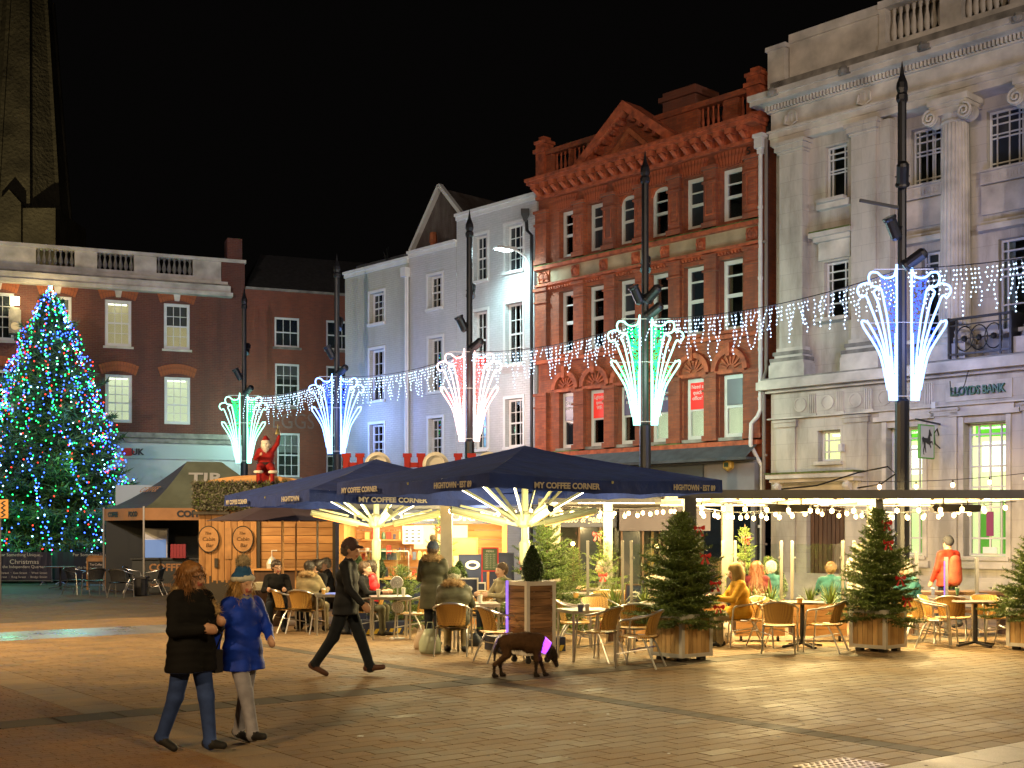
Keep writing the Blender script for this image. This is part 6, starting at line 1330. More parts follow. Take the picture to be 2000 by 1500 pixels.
pedestal(G(1567, 1264), 'round brown pedestal table between two wicker chairs and the planters'); pedestal(G(1905, 1262), 'round brown pedestal table at the right edge of the cafe'); pedestal(G(1462, 1238), 'pedestal table hidden behind the woman in yellow')
for u, v, lab in ((118, 1150, 'brown topped table left of the menu board by the barriers'), (232, 1150, 'brown topped table right of the menu board')): pedestal(G(u, v), lab, .5, .72)
def cup(p, lab, c='white', h=.12, r=.036, kind='takeaway_cup'):
    e = empty(kind, p, 0, lab, 'cup', 'cups on the cafe tables'); m = MB(); m.lathe([(r*.75,0),(r,h)], n=10); m.build('body', MATS['ware_'+c], e); m = MB(); m.lathe([(r*1.06,h),(r*1.06,h+.008),(r*.9,h+.016)], n=10); m.build('lid', MATS['ware_white'] if c != 'white' else MATS['ware_buff'], e)
def ontop(u, v, z=.74): Y = (EYE-z)*F/(v-HZ); return Vector(((u-1000)/F*Y, Y, z))
cup(ontop(1134, 1195), 'dark mug on the steel table right of the tall planter', 'blue', .10, .045, 'mug'); cup(ontop(1147, 1194), 'small glass beside the dark mug on the steel table', 'buff', .09, .035, 'glass'); cup(ontop(938, 1178), 'takeaway cup on the table of the diner in the green hat', 'white'); cup(ontop(921, 1177), 'red cup beside the takeaway cup of the green hat diner', 'red', .09); cup(ontop(739, 1166), 'takeaway cup in front of the red jacket diner', 'white'); cup(ontop(788, 1164), 'takeaway cup at the right end of the red jacket diner table', 'white', .13); cup(ontop(632, 1160), 'small cup on the table behind the parka diner', 'amber', .08); cup(ontop(1562, 1178), 'small terracotta pot on the pedestal table between the wicker chairs', 'amber', .07, .05, 'pot'); cup(ontop(1125, 1168), 'orange cup beside the fir behind the steel table', 'amber', .09, .05); cup(ontop(1870, 1162), 'glass on the right hand pedestal table', 'green', .12); cup(ontop(547, 1152), 'white cup in front of the man with glasses', 'white', .11); cup(ontop(1822, 1163), 'dark tin on the table by the teal coat diner', 'blue', .12)
# planters with firs
def planter(p, rz, w, h, lab, board='pale_pine', dark='old_wood'):
    e = empty('wooden_planter', p, R(rz), lab, 'planter', 'slatted wooden planters'); hw = w/2; z0 = .06
    for k in range(4):
        M_ = Matrix.Rotation(k*pi/2, 4, 'Z'); n = 6
        for i in range(n):
            q = MB(); q.box(-hw+.05+(w-.1)*i/n+.004, -hw+.05+(w-.1)*(i+1)/n-.004, -hw, -hw+.02, z0+.03, h-.03, M_); q.build('slat', MATS[board], e)
        q = MB(); q.box(-hw, hw, -hw-.008, -hw+.02, h-.06, h, M_); q.build('rim', MATS['pale_metal'], e); q = MB(); q.box(-hw, hw, -hw-.008, -hw+.02, z0, z0+.055, M_); q.build('rim', MATS['pale_metal'], e)
        q = MB(); q.box(-hw-.01, -hw+.05, -hw-.01, -hw+.05, z0-.002, h+.004, M_); q.build('corner_post', MATS['pale_metal'], e)
        q = MB(); q.box(-hw+.06, -hw+.16, -hw+.06, -hw+.16, 0, z0, M_); q.build('foot', MATS['black_plastic'], e)
    q = MB(); q.box(-hw+.03, hw-.03, -hw+.03, hw-.03, h-.12, h-.07); q.build('soil', mat('soil', (.04,.028,.018), .95, bump=(30,.8,.02)), e)
def bow(e, x, y, z, s_=.075):
    b = empty('red_bow', (x, y, z)); b.parent = e; m = MB()
    for sx in (-1, 1):
        m.raw([(0,0,0),(sx*s_,-.02,s_*.55),(sx*s_*1.15,-.035,0),(sx*s_*.9,-.02,-s_*.5),(sx*s_*.6,.02,0)], [(0,1,2),(0,2,3),(0,3,4),(0,4,1),(1,4,3,2)]); m.raw([(0,0,0),(sx*.02,-.02,-.02),(sx*.07,-.02,-s_*1.6),(sx*.03,-.02,-s_*1.7)], [(0,1,2,3)])
    m.ball((0,-.02,0), .02, 6); m.build('ribbon', MATS['red_cloth'], b)
FM = [MATS['fir'], MATS['fir_light']]
firs = {}
def fir(p, H, Rd, seed, lab, bows=(), bare=0, dens=1.0, per=9, name='fir_tree', z0=.1, mats=None, wh=15):
    e = empty(name, p, 0, lab, 'fir tree', 'fir trees around the cafe'); me, br, n_ = fir_mesh('foliage', H, Rd, seed, mats or FM, whorls=wh, per=per, dens=dens, z0=z0, nl=.05, wd=.013, twig=.05, power=.74)
    link('foliage', me, e); m = MB(); m.lathe([(.025,0),(.02,H*.5),(.006,H)], n=7); m.build('trunk', MATS['bark'], e); br.build('branch', MATS['bark'], e)['kind'] = 'stuff'
    for b in bows: bow(e, *b)
    return e
p1 = G(1332, 1294); c1 = p1+Vector((cos(R(39))*.315-sin(R(39))*.315, sin(R(39))*.315+cos(R(39))*.315, 0)); planter(c1, 39, .63, .68, 'slatted wooden planter holding the first fir, left of the woman in yellow')
fir(c1+Vector((0,0,.58)), 1.62, .66, 21, 'bushy fir with red bows in the planter left of the woman in yellow', [(.30,-.34,.95), (.46,-.25,.55), (.52,-.2,.2), (.25,-.1,1.35)], dens=1.5, per=15, wh=24, z0=.04)
p2 = G(1731, 1276); c2 = p2+Vector((0, .44, 0)); planter(c2, 44, .62, .66, 'slatted wooden planter holding the second fir, near the right hand tables')
fir(c2+Vector((0,0,.56)), 1.72, .66, 22, 'bushy fir with red bows in the planter near the right hand tables', [(.10,-.12,1.45), (.08,-.26,1.15), (.22,-.42,.60), (.32,-.44,.28)], dens=1.5, per=15, wh=24, z0=.04)
c3 = GX(2022, 19.9); planter(c3, 40, .62, .66, 'wooden planter cut by the right edge of the picture'); fir(c3+Vector((0,0,.56)), 1.3, .62, 23, 'fir in the planter cut by the right edge of the picture', dens=1.4, per=13, wh=18, z0=.06)
# tall planter on castors with cone bush
p4 = G(1029, 1299); th = R(35); hw = .25; c4_ = p4+Vector((cos(th)*hw-sin(th)*hw, sin(th)*hw+cos(th)*hw, 0))
tp_ = empty('tall_planter', c4_, th, 'tall planter of stacked boards in a pale metal frame, on castors', 'planter')
for k in range(4):
    M_ = Matrix.Rotation(k*pi/2, 4, 'Z')
    for i in range(9):
        z = .20+i*.103; q = MB(); q.box(-hw+.05, hw-.05, -hw+.01-(.006 if i % 2 else 0), -hw+.03, z+.003, z+.100, M_); q.build('board', MATS['old_wood'], tp_)
    q = MB(); q.box(-hw, hw, -hw-.005, -hw+.02, 1.11, 1.17, M_).box(-hw, hw, -hw-.005, -hw+.02, .13, .195, M_).box(-hw-.006, -hw+.05, -hw-.006, -hw+.05, .128, 1.174, M_); q.build('frame', MATS['pale_metal'], tp_)
    q = MB(); q.lathe([(.045,-.018),(.045,.018)], (M_ @ Vector((-hw+.08, -hw+.08, .05))), 10, Matrix.Rotation(pi/2, 3, 'X')); q.bar(M_ @ Vector((-hw+.08,-hw+.08,.05)), M_ @ Vector((-hw+.08,-hw+.08,.13)), .04); q.build('castor', MATS['black_plastic'], tp_)
q = MB(); q.box(-hw+.02, hw-.02, -hw+.02, hw-.02, 1.1, 1.15); q.build('soil', MATS['soil'], tp_)
q = MB(); q.box(-hw-.012, -hw-.007, hw-.05, hw+.0, .13, 1.17); q.build('neon_edge', emit('purple_led', (.25,.12,1), 1.5), tp_)
def topiary(p, H, r, lab, pot=True, seed=1, ph=.3):
    e = empty('topiary', p, 0, lab, 'bush', 'clipped cone bushes'); rs = np.random.RandomState(seed); n = 2600
    t = rs.rand(n)**.8; a = rs.rand(n)*2*pi; prof = np.where(t < .25, .75+t, 1.0)*(1-np.clip((t-.25)/.75, 0, 1)**1.6*.92); rad = r*prof*rs.uniform(.82,1.03,n)
    P = np.stack([rad*np.cos(a), rad*np.sin(a), t*H+(ph if pot else 0)], 1); D = np.stack([np.cos(a), np.sin(a), rs.rand(n)*.8], 1)+rs.normal(size=(n,3))*.7; D /= np.linalg.norm(D, axis=1)[:, None]
    link('foliage', npmesh('foliage', needles(P, D, None, .028, .016, rs), np.arange(n*3).reshape(-1, 3), MATS['box_leaf']), e)
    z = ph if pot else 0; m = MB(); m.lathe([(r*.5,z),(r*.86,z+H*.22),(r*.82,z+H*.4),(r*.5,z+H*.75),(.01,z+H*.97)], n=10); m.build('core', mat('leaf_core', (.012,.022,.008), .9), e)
    if pot: m = MB(); m.lathe([(r*.55,0),(r*.75,ph*.95),(r*.8,ph)], n=12); m.build('pot', MATS['terracotta_orange'], e)
topiary(c4_+Vector((.02,0,1.15)), .52, .16, 'dark clipped cone bush on top of the tall planter', False, 3)
topiary(Vector((GX(697, 24.3).x, 24.3, .95)), .50, .17, 'clipped cone bush at the left end of the kiosk, beside the walking man', False, 4); topiary(Vector((GX(737, 24.2).x, 24.2, .97)), .5, .16, 'clipped cone bush on the kiosk counter behind the umbrella mast', False, 5); topiary(Vector((GX(897, 23.9).x, 23.9, .8)), .5, .17, 'clipped cone bush right of the standing woman in the bobble hat', False, 6)
for u, Y, z in ((697, 24.3, .95), (897, 23.9, .8)): m = MB(); m.box(-.2,.2,-.2,.2,0,z-.002); tag(m.build('plinth_box', MATS['navy_paint'], loc=GX(u, Y)), 'dark plinth under the cone bush '+('beside the walking man' if u == 697 else 'right of the bobble hat woman'), 'plinth')
topiary(GX(1513, 23.5), .75, .24, 'clipped cone bush behind the glass screens by the wooden bank door', True, 7, .6); topiary(GX(950, 23.6), .35, .17, 'small round bush under the green menu board', True, 8, .35)
# further firs
fir(GX(1068, 21.6)+Vector((0,0,.25)), 1.95, .78, 31, 'large fir behind the tall planter, bright in the umbrella light', [(-.4,-.3,1.1), (-.35,-.3,.7)], dens=1.2, per=11, wh=18)
for (u, Y, z, H, r, sd, lab, bw) in [(862, 24.2, .2, 2.2, .5, 32, 'sparse fir with a red bow between the kiosk and the standing woman', [(0,-.1,1.75)]), (785, 23.4, .1, 1.15, .6, 33, 'low fir in front of the kiosk counter by the spiral ornament', []), (1180, 24.0, .2, 1.75, .55, 34, 'fir with red bows behind the left glass screens', [(-.15,-.2,1.62), (-.05,-.35,.85)]), (1455, 23.6, .2, 1.8, .55, 35, 'fir with red bows behind the woman in yellow', [(0,-.1,1.55), (.2,-.35,.9)]), (1120, 24.5, .1, 1.5, .6, 36, 'darker fir deep behind the grey haired man', []), (1500, 24.4, .1, 1.3, .45, 37, 'small fir behind the clipped cone bush near the bank door', [])]:
    pp = GX(u, Y); fir(pp+Vector((0,0,z)), H, r, sd, lab, bw, dens=.9, per=8)
    m = MB(); m.lathe([(.16,0),(.2,z+.12),(.21,z+.14)], n=12); tag(m.build('plant_pot', MATS['terracotta_orange'], loc=pp), 'terracotta pot under the '+' '.join(lab.split()[:10]), 'pot')
# glass wind screens in troughs
SY = 21.5
def spiky(p, r, n, seed, lab, mt='grass_blade'):
    rs = np.random.RandomState(seed); V = []; Fc = []
    for i in range(n):
        a = rs.rand()*2*pi; up = rs.uniform(.35, 1.45); L = r*rs.uniform(.7, 1.15); w = .012; d = np.array([cos(a)*cos(up), sin(a)*cos(up), sin(up)]); s_ = np.array([-sin(a), cos(a), 0])*w
        prev = None; pts = [np.array([0, 0, 0])+d*L*t-np.array([0, 0, L*.35*cos(up)*t*t]) for t in (0, .35, .7, 1)]
        for k in range(3):
            w0, w1 = (1-[0,.1,.35,1][k]), (1-[0,.1,.35,1][k+1]); b = len(V); V += [pts[k]-s_*w0, pts[k]+s_*w0, pts[k+1]+s_*w1, pts[k+1]-s_*w1]; Fc.append((b, b+1, b+2, b+3))
    e = empty('spiky_plant', p, 0, lab, 'plant', 'spiky plants in the troughs'); o = link('leaves', npmesh('leaves', V, Fc, MATS[mt]), e); o['kind'] = 'stuff'
scr = [(1148, 1216, 'leftmost glass wind screen, in front of the grey haired man'), (1233, 1305, 'glass wind screen just left of the first fir'), (1338, 1412, 'glass wind screen behind the first fir'), (1436, 1526, 'glass wind screen behind the woman in yellow'), (1547, 1646, 'glass wind screen between the pedestal table and the second fir'), (1668, 1740, 'glass wind screen behind the second fir')]
for i, (ua, ub, lab) in enumerate(scr):
    xa, xb = GX(ua, SY).x, GX(ub, SY).x; e = empty('wind_screen', (xa, SY, 0), 0, lab, 'screen', 'glass wind screens on wooden troughs')
    for x in (0, xb-xa): m = MB(); m.bar((x, 0, .55), (x, 0, 1.70), .045); m.lathe([(.028,1.70),(.02,1.72)], (x,0,0), 8); m.build('post', MATS['post_metal'], e); m = MB(); m.ball((x+(.04 if x == 0 else -.04), -.02, 1.42), .022, 6); m.build('clamp', MATS['steel'], e)
    m = MB(); m.box(.03, xb-xa-.03, -.006, .006, .66, 1.66); m.build('pane', MATS['clear_glass'], e)
    if i != 0: 
        n = 5
        for k in range(n): m = MB(); m.box(-.02, xb-xa+.02, -.2, -.18, .10+k*.11, .203+k*.11); m.build('board', MATS['pine_h'], e)
        m = MB(); m.box(-.02, xb-xa+.02, -.175, .2, .10, .60); m.build('trough', MATS['brown_wood'], e)
        for x in (.08, xb-xa-.08): m = MB(); m.lathe([(.045,-.015),(.045,.015)], (x, -.1, .045), 10, Matrix.Rotation(pi/2, 3, 'Y')); m.bar((x, -.1, .045), (x, -.1, .1), .03); m.build('castor', MATS['black_plastic'], e)
        spiky((xa+(xb-xa)*.35, SY-.02, .6), .42, 60, 50+i, 'spiky plant in the trough of the '+lab.split(',')[0].replace('glass wind screen', 'screen')); 
    if i in (3, 4): spiky((xa+(xb-xa)*.75, SY-.05, .6), .5, 60, 70+i, 'taller spiky plant at the right end of the '+('trough behind the woman in yellow' if i == 3 else 'trough left of the second fir'))
spiky((GX(1202, 21.4).x, 21.4, .45), .75, 70, 90, 'tall spiky plant behind the grey haired man'); m = MB(); m.lathe([(.15,0),(.2,.45)], n=12); tag(m.build('plant_pot', MATS['brown_wood'], loc=(GX(1202, 21.4).x, 21.4, 0)), 'brown pot of the tall spiky plant behind the grey haired man', 'pot')
for u, Y, t, lab in ((1790, 22.6, 1.5, 'dark post of the low glass screen left of the teal coat diner'), (1848, 22.2, 1.42, 'dark screen post with a thin violet light beside the red coat walker'), (1908, 22.2, 1.42, 'dark screen post below the small white bank notice')):
    e = empty('screen_post', GX(u, Y), 0, lab, 'post', 'dark screen posts near the bank'); m = MB(); m.bar((0,0,0),(0,0,t),.055); m.build('shaft', MATS['dark_grey_metal'], e); m = MB(); m.lathe([(.09,0),(.09,.02)], n=8); m.build('foot', MATS['dark_grey_metal'], e)
    if u == 1848: m = MB(); m.box(-.05,-.035,-.04,-.03,.75,1.35); m.build('light_strip', MATS['purple_led'], e)
m = MB(); xa, xb = GX(1851, 22.2).x, GX(1905, 22.2).x; m.box(0, xb-xa, -.006, .006, .3, 1.4); gs = empty('low_glass_screen', (xa, 22.2, 0), 0, 'low glass screen between two dark posts in front of the red coat walker', 'screen'); m.build('pane', MATS['clear_glass'], gs)
lt_ = empty('long_table', GX(1870, 22.9), 0, 'long dark table with a wooden shelf below, in front of the bank wall', 'table'); m = MB(); m.box(-.9,.9,-.3,.3,.72,.78); m.build('table_top', MATS['brown_wood'], lt_)
for x in (-.85, .85): m = MB(); m.box(x-.04,x+.04,-.25,.25,0,.72); m.build('leg', MATS['brown_wood'], lt_)
m = MB(); m.box(-.9,.9,-.28,.28,.40,.45); m.build('shelf', MATS['pine_h'], lt_)
# boards and signs
def board(u, Y, w, h, z, lab, lines, frame='pale_metal', face='navy_paint', rz=0, logo=True, name='sign_board', legs=True):
    e = empty(name, GX(u, Y)+Vector((0,0,0)), R(rz), lab, 'sign'); m = MB(); m.box(-w/2, w/2, 0, .03, z, z+h); f = m.build('panel', MATS[face], e)
    m = MB(); t = .025; m.box(-w/2-t, -w/2, -.01, .04, 0 if legs else z-t, z+h+t).box(w/2, w/2+t, -.01, .04, 0 if legs else z-t, z+h+t).box(-w/2, w/2, -.01, .04, z+h, z+h+t).box(-w/2, w/2, -.01, .04, z-t, z); m.build('frame', MATS[frame], e)
    if logo:
        m = MB(); m.lathe([(w*.28, 0), (w*.28, .004)], (0, -.004, z+h*.74), 18, Matrix.Rotation(pi/2, 3, 'X')@Matrix.Scale(.62, 3, (0,1,0))); m.build('logo', MATS['white_card'], f); m = MB(); m.lathe([(w*.17, 0), (w*.17, .004)], (0, -.009, z+h*.74), 14, Matrix.Rotation(pi/2, 3, 'X')@Matrix.Scale(.5, 3, (0,1,0))); m.build('logo_inner', MATS[face], f)
    for s_, sz, fz, wd in lines: text(s_, sz, MATS['cream_letter'], f, (0, -.004, z+h*fz), ext=.002, width=wd)
board(912, 22.6, .36, .66, .35, 'navy A-board with a white oval logo behind the diner in the green hat', [('PLEASE ORDER', .05, .42, .28), ('THIS WAY', .05, .32, .2)], 'pale_metal'); board(937, 22.9, .17, .62, .3, 'narrow navy board beside the A-board with the oval logo', [('PLEASE', .03, .5, .12), ('WAIT', .03, .42, .1), ('HERE', .03, .35, .1)], 'pale_metal')
board(980, 23.6, .42, 1.0, .45, 'tall navy board left of the fir and the umbrella mast', [('MY COFFEE', .06, .5, .32), ('CORNER', .06, .42, .26)], 'navy_paint'); board(923, 24.4, .5, .7, .7, 'navy panel with a white oval logo right of the bobble hat woman', [], 'navy_paint')
board(957, 23.3, .27, .40, 1.15, 'green chalk menu board in a red frame on a stand beside the mast', [('MENU', .05, .88, .14)]+[('coffee  tea  cake', .025, .75-.09*k, .2) for k in range(8)], 'letter_red', 'dull_green', logo=False)
board(1240, 22.6, .30, .6, .3, 'navy board with a white logo seen through the glass screens', [('EAT IN', .05, .4, .2)], 'brown_wood'); board(1265, 22.9, .14, .6, .35, 'narrow dark board beside the navy board behind the glass screens', [('OPEN', .04, .5, .1)], 'navy_paint', logo=False)
board(908, 24.45, .45, .3, 1.42, 'orange wooden box sign on the kiosk side counter', [], 'ware_amber', 'warm_wood_lit', logo=False)
tcs = empty('menu_board', G(188, 1152), R(-8), 'wooden framed menu board reading tea, coffee and cold drinks beside the aluminium chairs', 'sign')
m = MB(); m.tube([(-.3,0,0),(-.3,0,1.0),(-.26,0,1.06),(.26,0,1.06),(.3,0,1.0),(.3,0,0)], .03, 6); m.build('frame', MATS['pine'], tcs); m = MB(); m.box(-.27,.27,-.01,.02,.18,1.03); f = m.build('panel', MATS['dark_letter'], tcs)
m = MB(); m.box(-.27,.27,-.02,-.011,.9,1.03); m.build('header', MATS['sign_wood'], tcs)
for s_, z, w in (('Tea-Coffee', .80, .42), ('Cold Drinks', .67, .42), ('Hot Chocolate', .50, .38), ('Cakes & Snacks', .40, .38), ('Toasties', .30, .25)): text(s_, .1 if w > .4 else .06, MATS['cream_banner'], f, (0,-.014,z), width=w, ext=.002)
sb = empty('seasonal_stall_sign', (0,0,0)); bpy.data.objects.remove(sb)
# spiral ornament, hand gel bottle, bags
e = empty('spiral_ornament', GX(776, 21.9)+Vector((0,0,.0)), 0, 'white spiral metal ornament beside the low fir', 'ornament')
for cz, s_ in ((.98, 1), (.55, -1)):
    m = MB(); m.tube([(s_*.012*t*.17*cos(t*.42), 0, cz+.012*t*.17*sin(t*.42)) for t in range(0, 56)], .016, 5); m.build('spiral', MATS['white_paint'], e)
m = MB(); m.bar((0,.03,0),(0,.03,1.0),.02); m.build('stem', MATS['white_paint'], e); m = MB(); m.lathe([(.14,0),(.14,.02)], n=10); m.build('foot', MATS['white_paint'], e)
gb = empty('gel_bottle', GX(531, 29.2)+Vector((0,0,1.0)), 0, 'clear pump bottle of hand gel on the cabin counter', 'bottle'); m = MB(); m.lathe([(.12,0),(.13,.12),(.09,.22),(.03,.28)], n=12); m.build('body', mat('gel', (.6,.6,.55), .2), gb); m = MB(); m.tube([(0,0,.28),(0,0,.42),(.12,0,.42)], .015, 6); m.build('pump', MATS['white_card'], gb)
ct_ = empty('counter_shelf', GX(512, 29.3), 0, 'patterned counter ledge in front of the timber cabin', 'counter'); m = MB(); m.box(-.2,1.6,-.25,.3,.96,1.0); m.build('ledge', MATS['pine_h'], ct_); m = MB(); m.box(-.15,1.55,-.2,.25,0,.96); m.build('body', MATS['brown_wood'], ct_)
wb = empty('wicker_box', G(520, 1222), R(20), 'wooden crate topped with a woven basket lid left of the man with glasses', 'crate'); m = MB(); m.box(-.3,.3,-.3,.3,0,.72); m.build('body', MATS['brown_wood'], wb); m = MB(); m.box(-.31,.31,-.31,.31,.72,.86); m.build('lid', mat('basket', (.5,.45,.32), .7, bump=(60,.8)), wb)
def bag(p, w, h, c, lab, txt=None):
    e = empty('shopping_bag', p, R(random.uniform(-20,20)), lab, 'bag'); rs = random.Random(int(p[0]*100)); m = MB(); n = 14; rows = [(0,.9),(.15,1.05),(.45,1),(.75,.75),(1,.45)]; V = []
    for t, s_ in rows:
        for k in range(n): a = 2*pi*k/n; r_ = s_*(1+rs.uniform(-.10,.10)); V.append((w*.5*r_*cos(a), w*.32*r_*sin(a), h*.72*t))
    m.raw(V, [(i*n+k, i*n+(k+1) % n, (i+1)*n+(k+1) % n, (i+1)*n+k) for i in range(4) for k in range(n)]+[tuple(range(n))[::-1], tuple(range(4*n, 5*n))]); m.build('body', c, e, smooth=True)
    m = MB()
    for sy in (-1, 1): m.tube([(-w*.18, sy*.03, h*.68), (-w*.12, sy*.02, h*.92), (w*.12, sy*.02, h*.92), (w*.18, sy*.03, h*.68)], .008, 4)
    m.build('handles' if False else 'handle', c, e)
    if txt: text(txt, .1, MATS['dark_letter'], e, (0, -w*.34, h*.3), width=w*.5, ext=.002)
bag(G(840, 1276), .34, .52, mat('bag_green', (.42,.50,.38), .35), 'bulging pale green carrier bag left of the diner in the green hat'); bag(G(823, 1268), .24, .42, mat('bag_buff', (.50,.40,.30), .5), 'beige bag standing behind the pale green carrier bag'); bag(G(1418, 1256), .28, .48, MATS['bag_buff'], 'beige paper bag printed OUT beside the chair of the woman in yellow', 'OUT'); bag(G(925, 1262), .26, .3, mat('bag_dark', (.03,.04,.06), .5), 'dark bag under the table of the green hat diner'); 
# ================= people and animals: one smooth skinned surface from tapered limbs
def nets(D, org, res):
    """surface nets on a signed distance grid"""
    nx, ny, nz = D.shape; I = D < 0
    c = lambda a, i, j, k: a[i:nx-1+i, j:ny-1+j, k:nz-1+k]
    cnt = sum(c(I, i, j, k).astype(np.int8) for i in (0,1) for j in (0,1) for k in (0,1)); mix = (cnt > 0) & (cnt < 8)
    acc = np.zeros(mix.shape+(3,), np.float32); num = np.zeros(mix.shape, np.float32)
    cor = [(i, j, k) for i in (0,1) for j in (0,1) for k in (0,1)]
    for a in cor:
        for ax in range(3):
            if a[ax]: continue
            b = list(a); b[ax] = 1; da, db = c(D, *a)[mix], c(D, *b)[mix]; sg = (da < 0) != (db < 0)
            t = np.where(sg, da/np.where(sg, da-db, 1), 0); p = np.zeros((len(t), 3), np.float32)+np.array(a, np.float32); p[:, ax] += t
            A = acc[mix]; A[sg] += p[sg]; acc[mix] = A; N = num[mix]; N[sg] += 1; num[mix] = N
    ids = -np.ones(mix.shape, np.int64); w = np.argwhere(mix); ids[mix] = np.arange(len(w))
    V = (w+acc[mix]/np.maximum(num[mix], 1)[:, None])*res+org; Fq = []
    for ax in range(3):
        sh = [slice(None)]*3; s0 = list(sh); s1 = list(sh); s0[ax] = slice(0, -1); s1[ax] = slice(1, None)
        ch = I[tuple(s0)] != I[tuple(s1)]; fl = I[tuple(s0)]; e = np.argwhere(ch); u, v = [(1,2),(2,0),(0,1)][ax]
        e = e[(e[:, u] > 0) & (e[:, v] > 0) & (e[:, u] < D.shape[u]-1) & (e[:, v] < D.shape[v]-1)]
        if not len(e): continue
        def cid(du, dv): q = e.copy(); q[:, u] += du; q[:, v] += dv; return ids[q[:, 0], q[:, 1], q[:, 2]]
        q = np.stack([cid(-1,-1), cid(0,-1), cid(0,0), cid(-1,0)], 1); f = fl[e[:, 0], e[:, 1], e[:, 2]]; q[~f] = q[~f][:, ::-1]; Fq.append(q)
    Fq = np.concatenate(Fq); Fq = Fq[(Fq >= 0).all(1)]
    return V, Fq
def cap(a, b, ra, rb, tag_=0, g=0, sc=(1,1,1)): return (np.array(a, float), np.array(b, float), ra, rb, tag_, g, np.array(sc, float))
def sdf_obj(name, prims, mats, parent, res=.018, k=.035, noise=None, fold=None, clipz=None):
    P = np.array([p[i] for p in prims for i in (0, 1)]); rm = max(max(p[2], p[3]) for p in prims)+.05; lo = P.min(0)-rm; hi = P.max(0)+rm
    n = np.ceil((hi-lo)/res).astype(int)+1; groups = sorted({p[5] for p in prims}); tagd = np.full(n, 9., np.float32); tg = np.zeros(n, np.int8); D = np.full(n, 9., np.float32)
    ax = [lo[i]+res*np.arange(n[i]) for i in range(3)]
    for g in groups:
        Dg = np.full(n, 9., np.float32)
        for (a, b, ra, rb, t_, gg, sc) in prims:
            if gg != g: continue
            R_ = (max(ra, rb)/min(1, sc.min()))+.10; l = np.clip(((np.minimum(a, b)-R_-lo)/res).astype(int), 0, n); h = np.clip(((np.maximum(a, b)+R_-lo)/res).astype(int)+2, 0, n)
            sl = tuple(slice(l[i], h[i]) for i in range(3)); X, Y, Z = np.meshgrid(ax[0][sl[0]], ax[1][sl[1]], ax[2][sl[2]], indexing='ij')
            p = np.stack([X-a[0], Y-a[1], Z-a[2]], -1)*sc; ba = (b-a)*sc; L2 = (ba*ba).sum(); hh = np.clip((p@ba)/L2, 0, 1) if L2 > 1e-9 else np.zeros(X.shape)
            d = np.linalg.norm(p-hh[..., None]*ba, axis=-1)-(ra+(rb-ra)*hh); o = Dg[sl]
            q = np.clip(.5+.5*(o-d)/k, 0, 1); Dg[sl] = np.where(o > 5, d, o*(1-q)+d*q-k*q*(1-q)); td = tagd[sl]; m_ = (d < td) & ((Z > clipz) if (clipz is not None and g == 1) else True); td[m_] = d[m_]; tg[sl][m_] = t_
        if clipz is not None and g == 1: Dg = np.maximum(Dg, clipz-ax[2][None, None, :])
        D = np.minimum(D, Dg)
    if noise:
        X, Y, Z = np.meshgrid(*ax, indexing='ij'); f, a_ = noise; D += a_*(np.sin(X*f+1.3*np.sin(Z*f*.7))*np.sin(Y*f*1.1+.5)*np.sin(Z*f*.9+np.cos(X*f*.5)))
    if fold:
        X, Y, Z = np.meshgrid(*ax, indexing='ij'); f, a_, tt = fold; D += np.where(np.isin(tg, tt), a_*np.abs(np.sin(Z*f+.8*np.sin(X*9)+.6*np.sin(Y*7))), 0)-a_*.3
    V, Fq = nets(D, lo, res)
    cc = ((V[Fq].mean(1)-lo)/res+.5).astype(int); cc = np.clip(cc, 0, n-1); mi = tg[cc[:, 0], cc[:, 1], cc[:, 2]]
    me = npmesh(name, V, Fq, mats, mi, True); return link(name, me, parent)
def fuzz(o, n, ln, wd, seed, m, out=.7, down=0):
    rs = np.random.RandomState(seed); me = o.data; co = np.empty(len(me.vertices)*3); me.vertices.foreach_get('co', co); co = co.reshape(-1, 3); nr = np.empty_like(co).ravel(); me.vertex_normals.foreach_get('vector', nr); nr = nr.reshape(-1, 3)
    i = rs.randint(0, len(co), n); D = nr[i]*out+rs.normal(size=(n, 3))*.45+np.array([0, 0, -down]); D /= np.linalg.norm(D, axis=1)[:, None]+1e-9
    f = link('strands', npmesh('strands', needles(co[i], D, None, ln, wd, rs), np.arange(n*3).reshape(-1, 3), m), o.parent); f['kind'] = 'stuff'; f.parent = o.parent; return f
skin = lambda i: mat('skin_%d' % i, [(.42,.24,.16), (.50,.30,.21), (.25,.14,.09), (.45,.26,.19)][i % 4], .55, noise=(12,.08))
cl = lambda n_, c, r=.8: mat('cloth_'+n_, c, r, noise=(7,.28), bump=(60,.4,.005), spec=.2)
V3 = lambda *a: np.array(a, float)
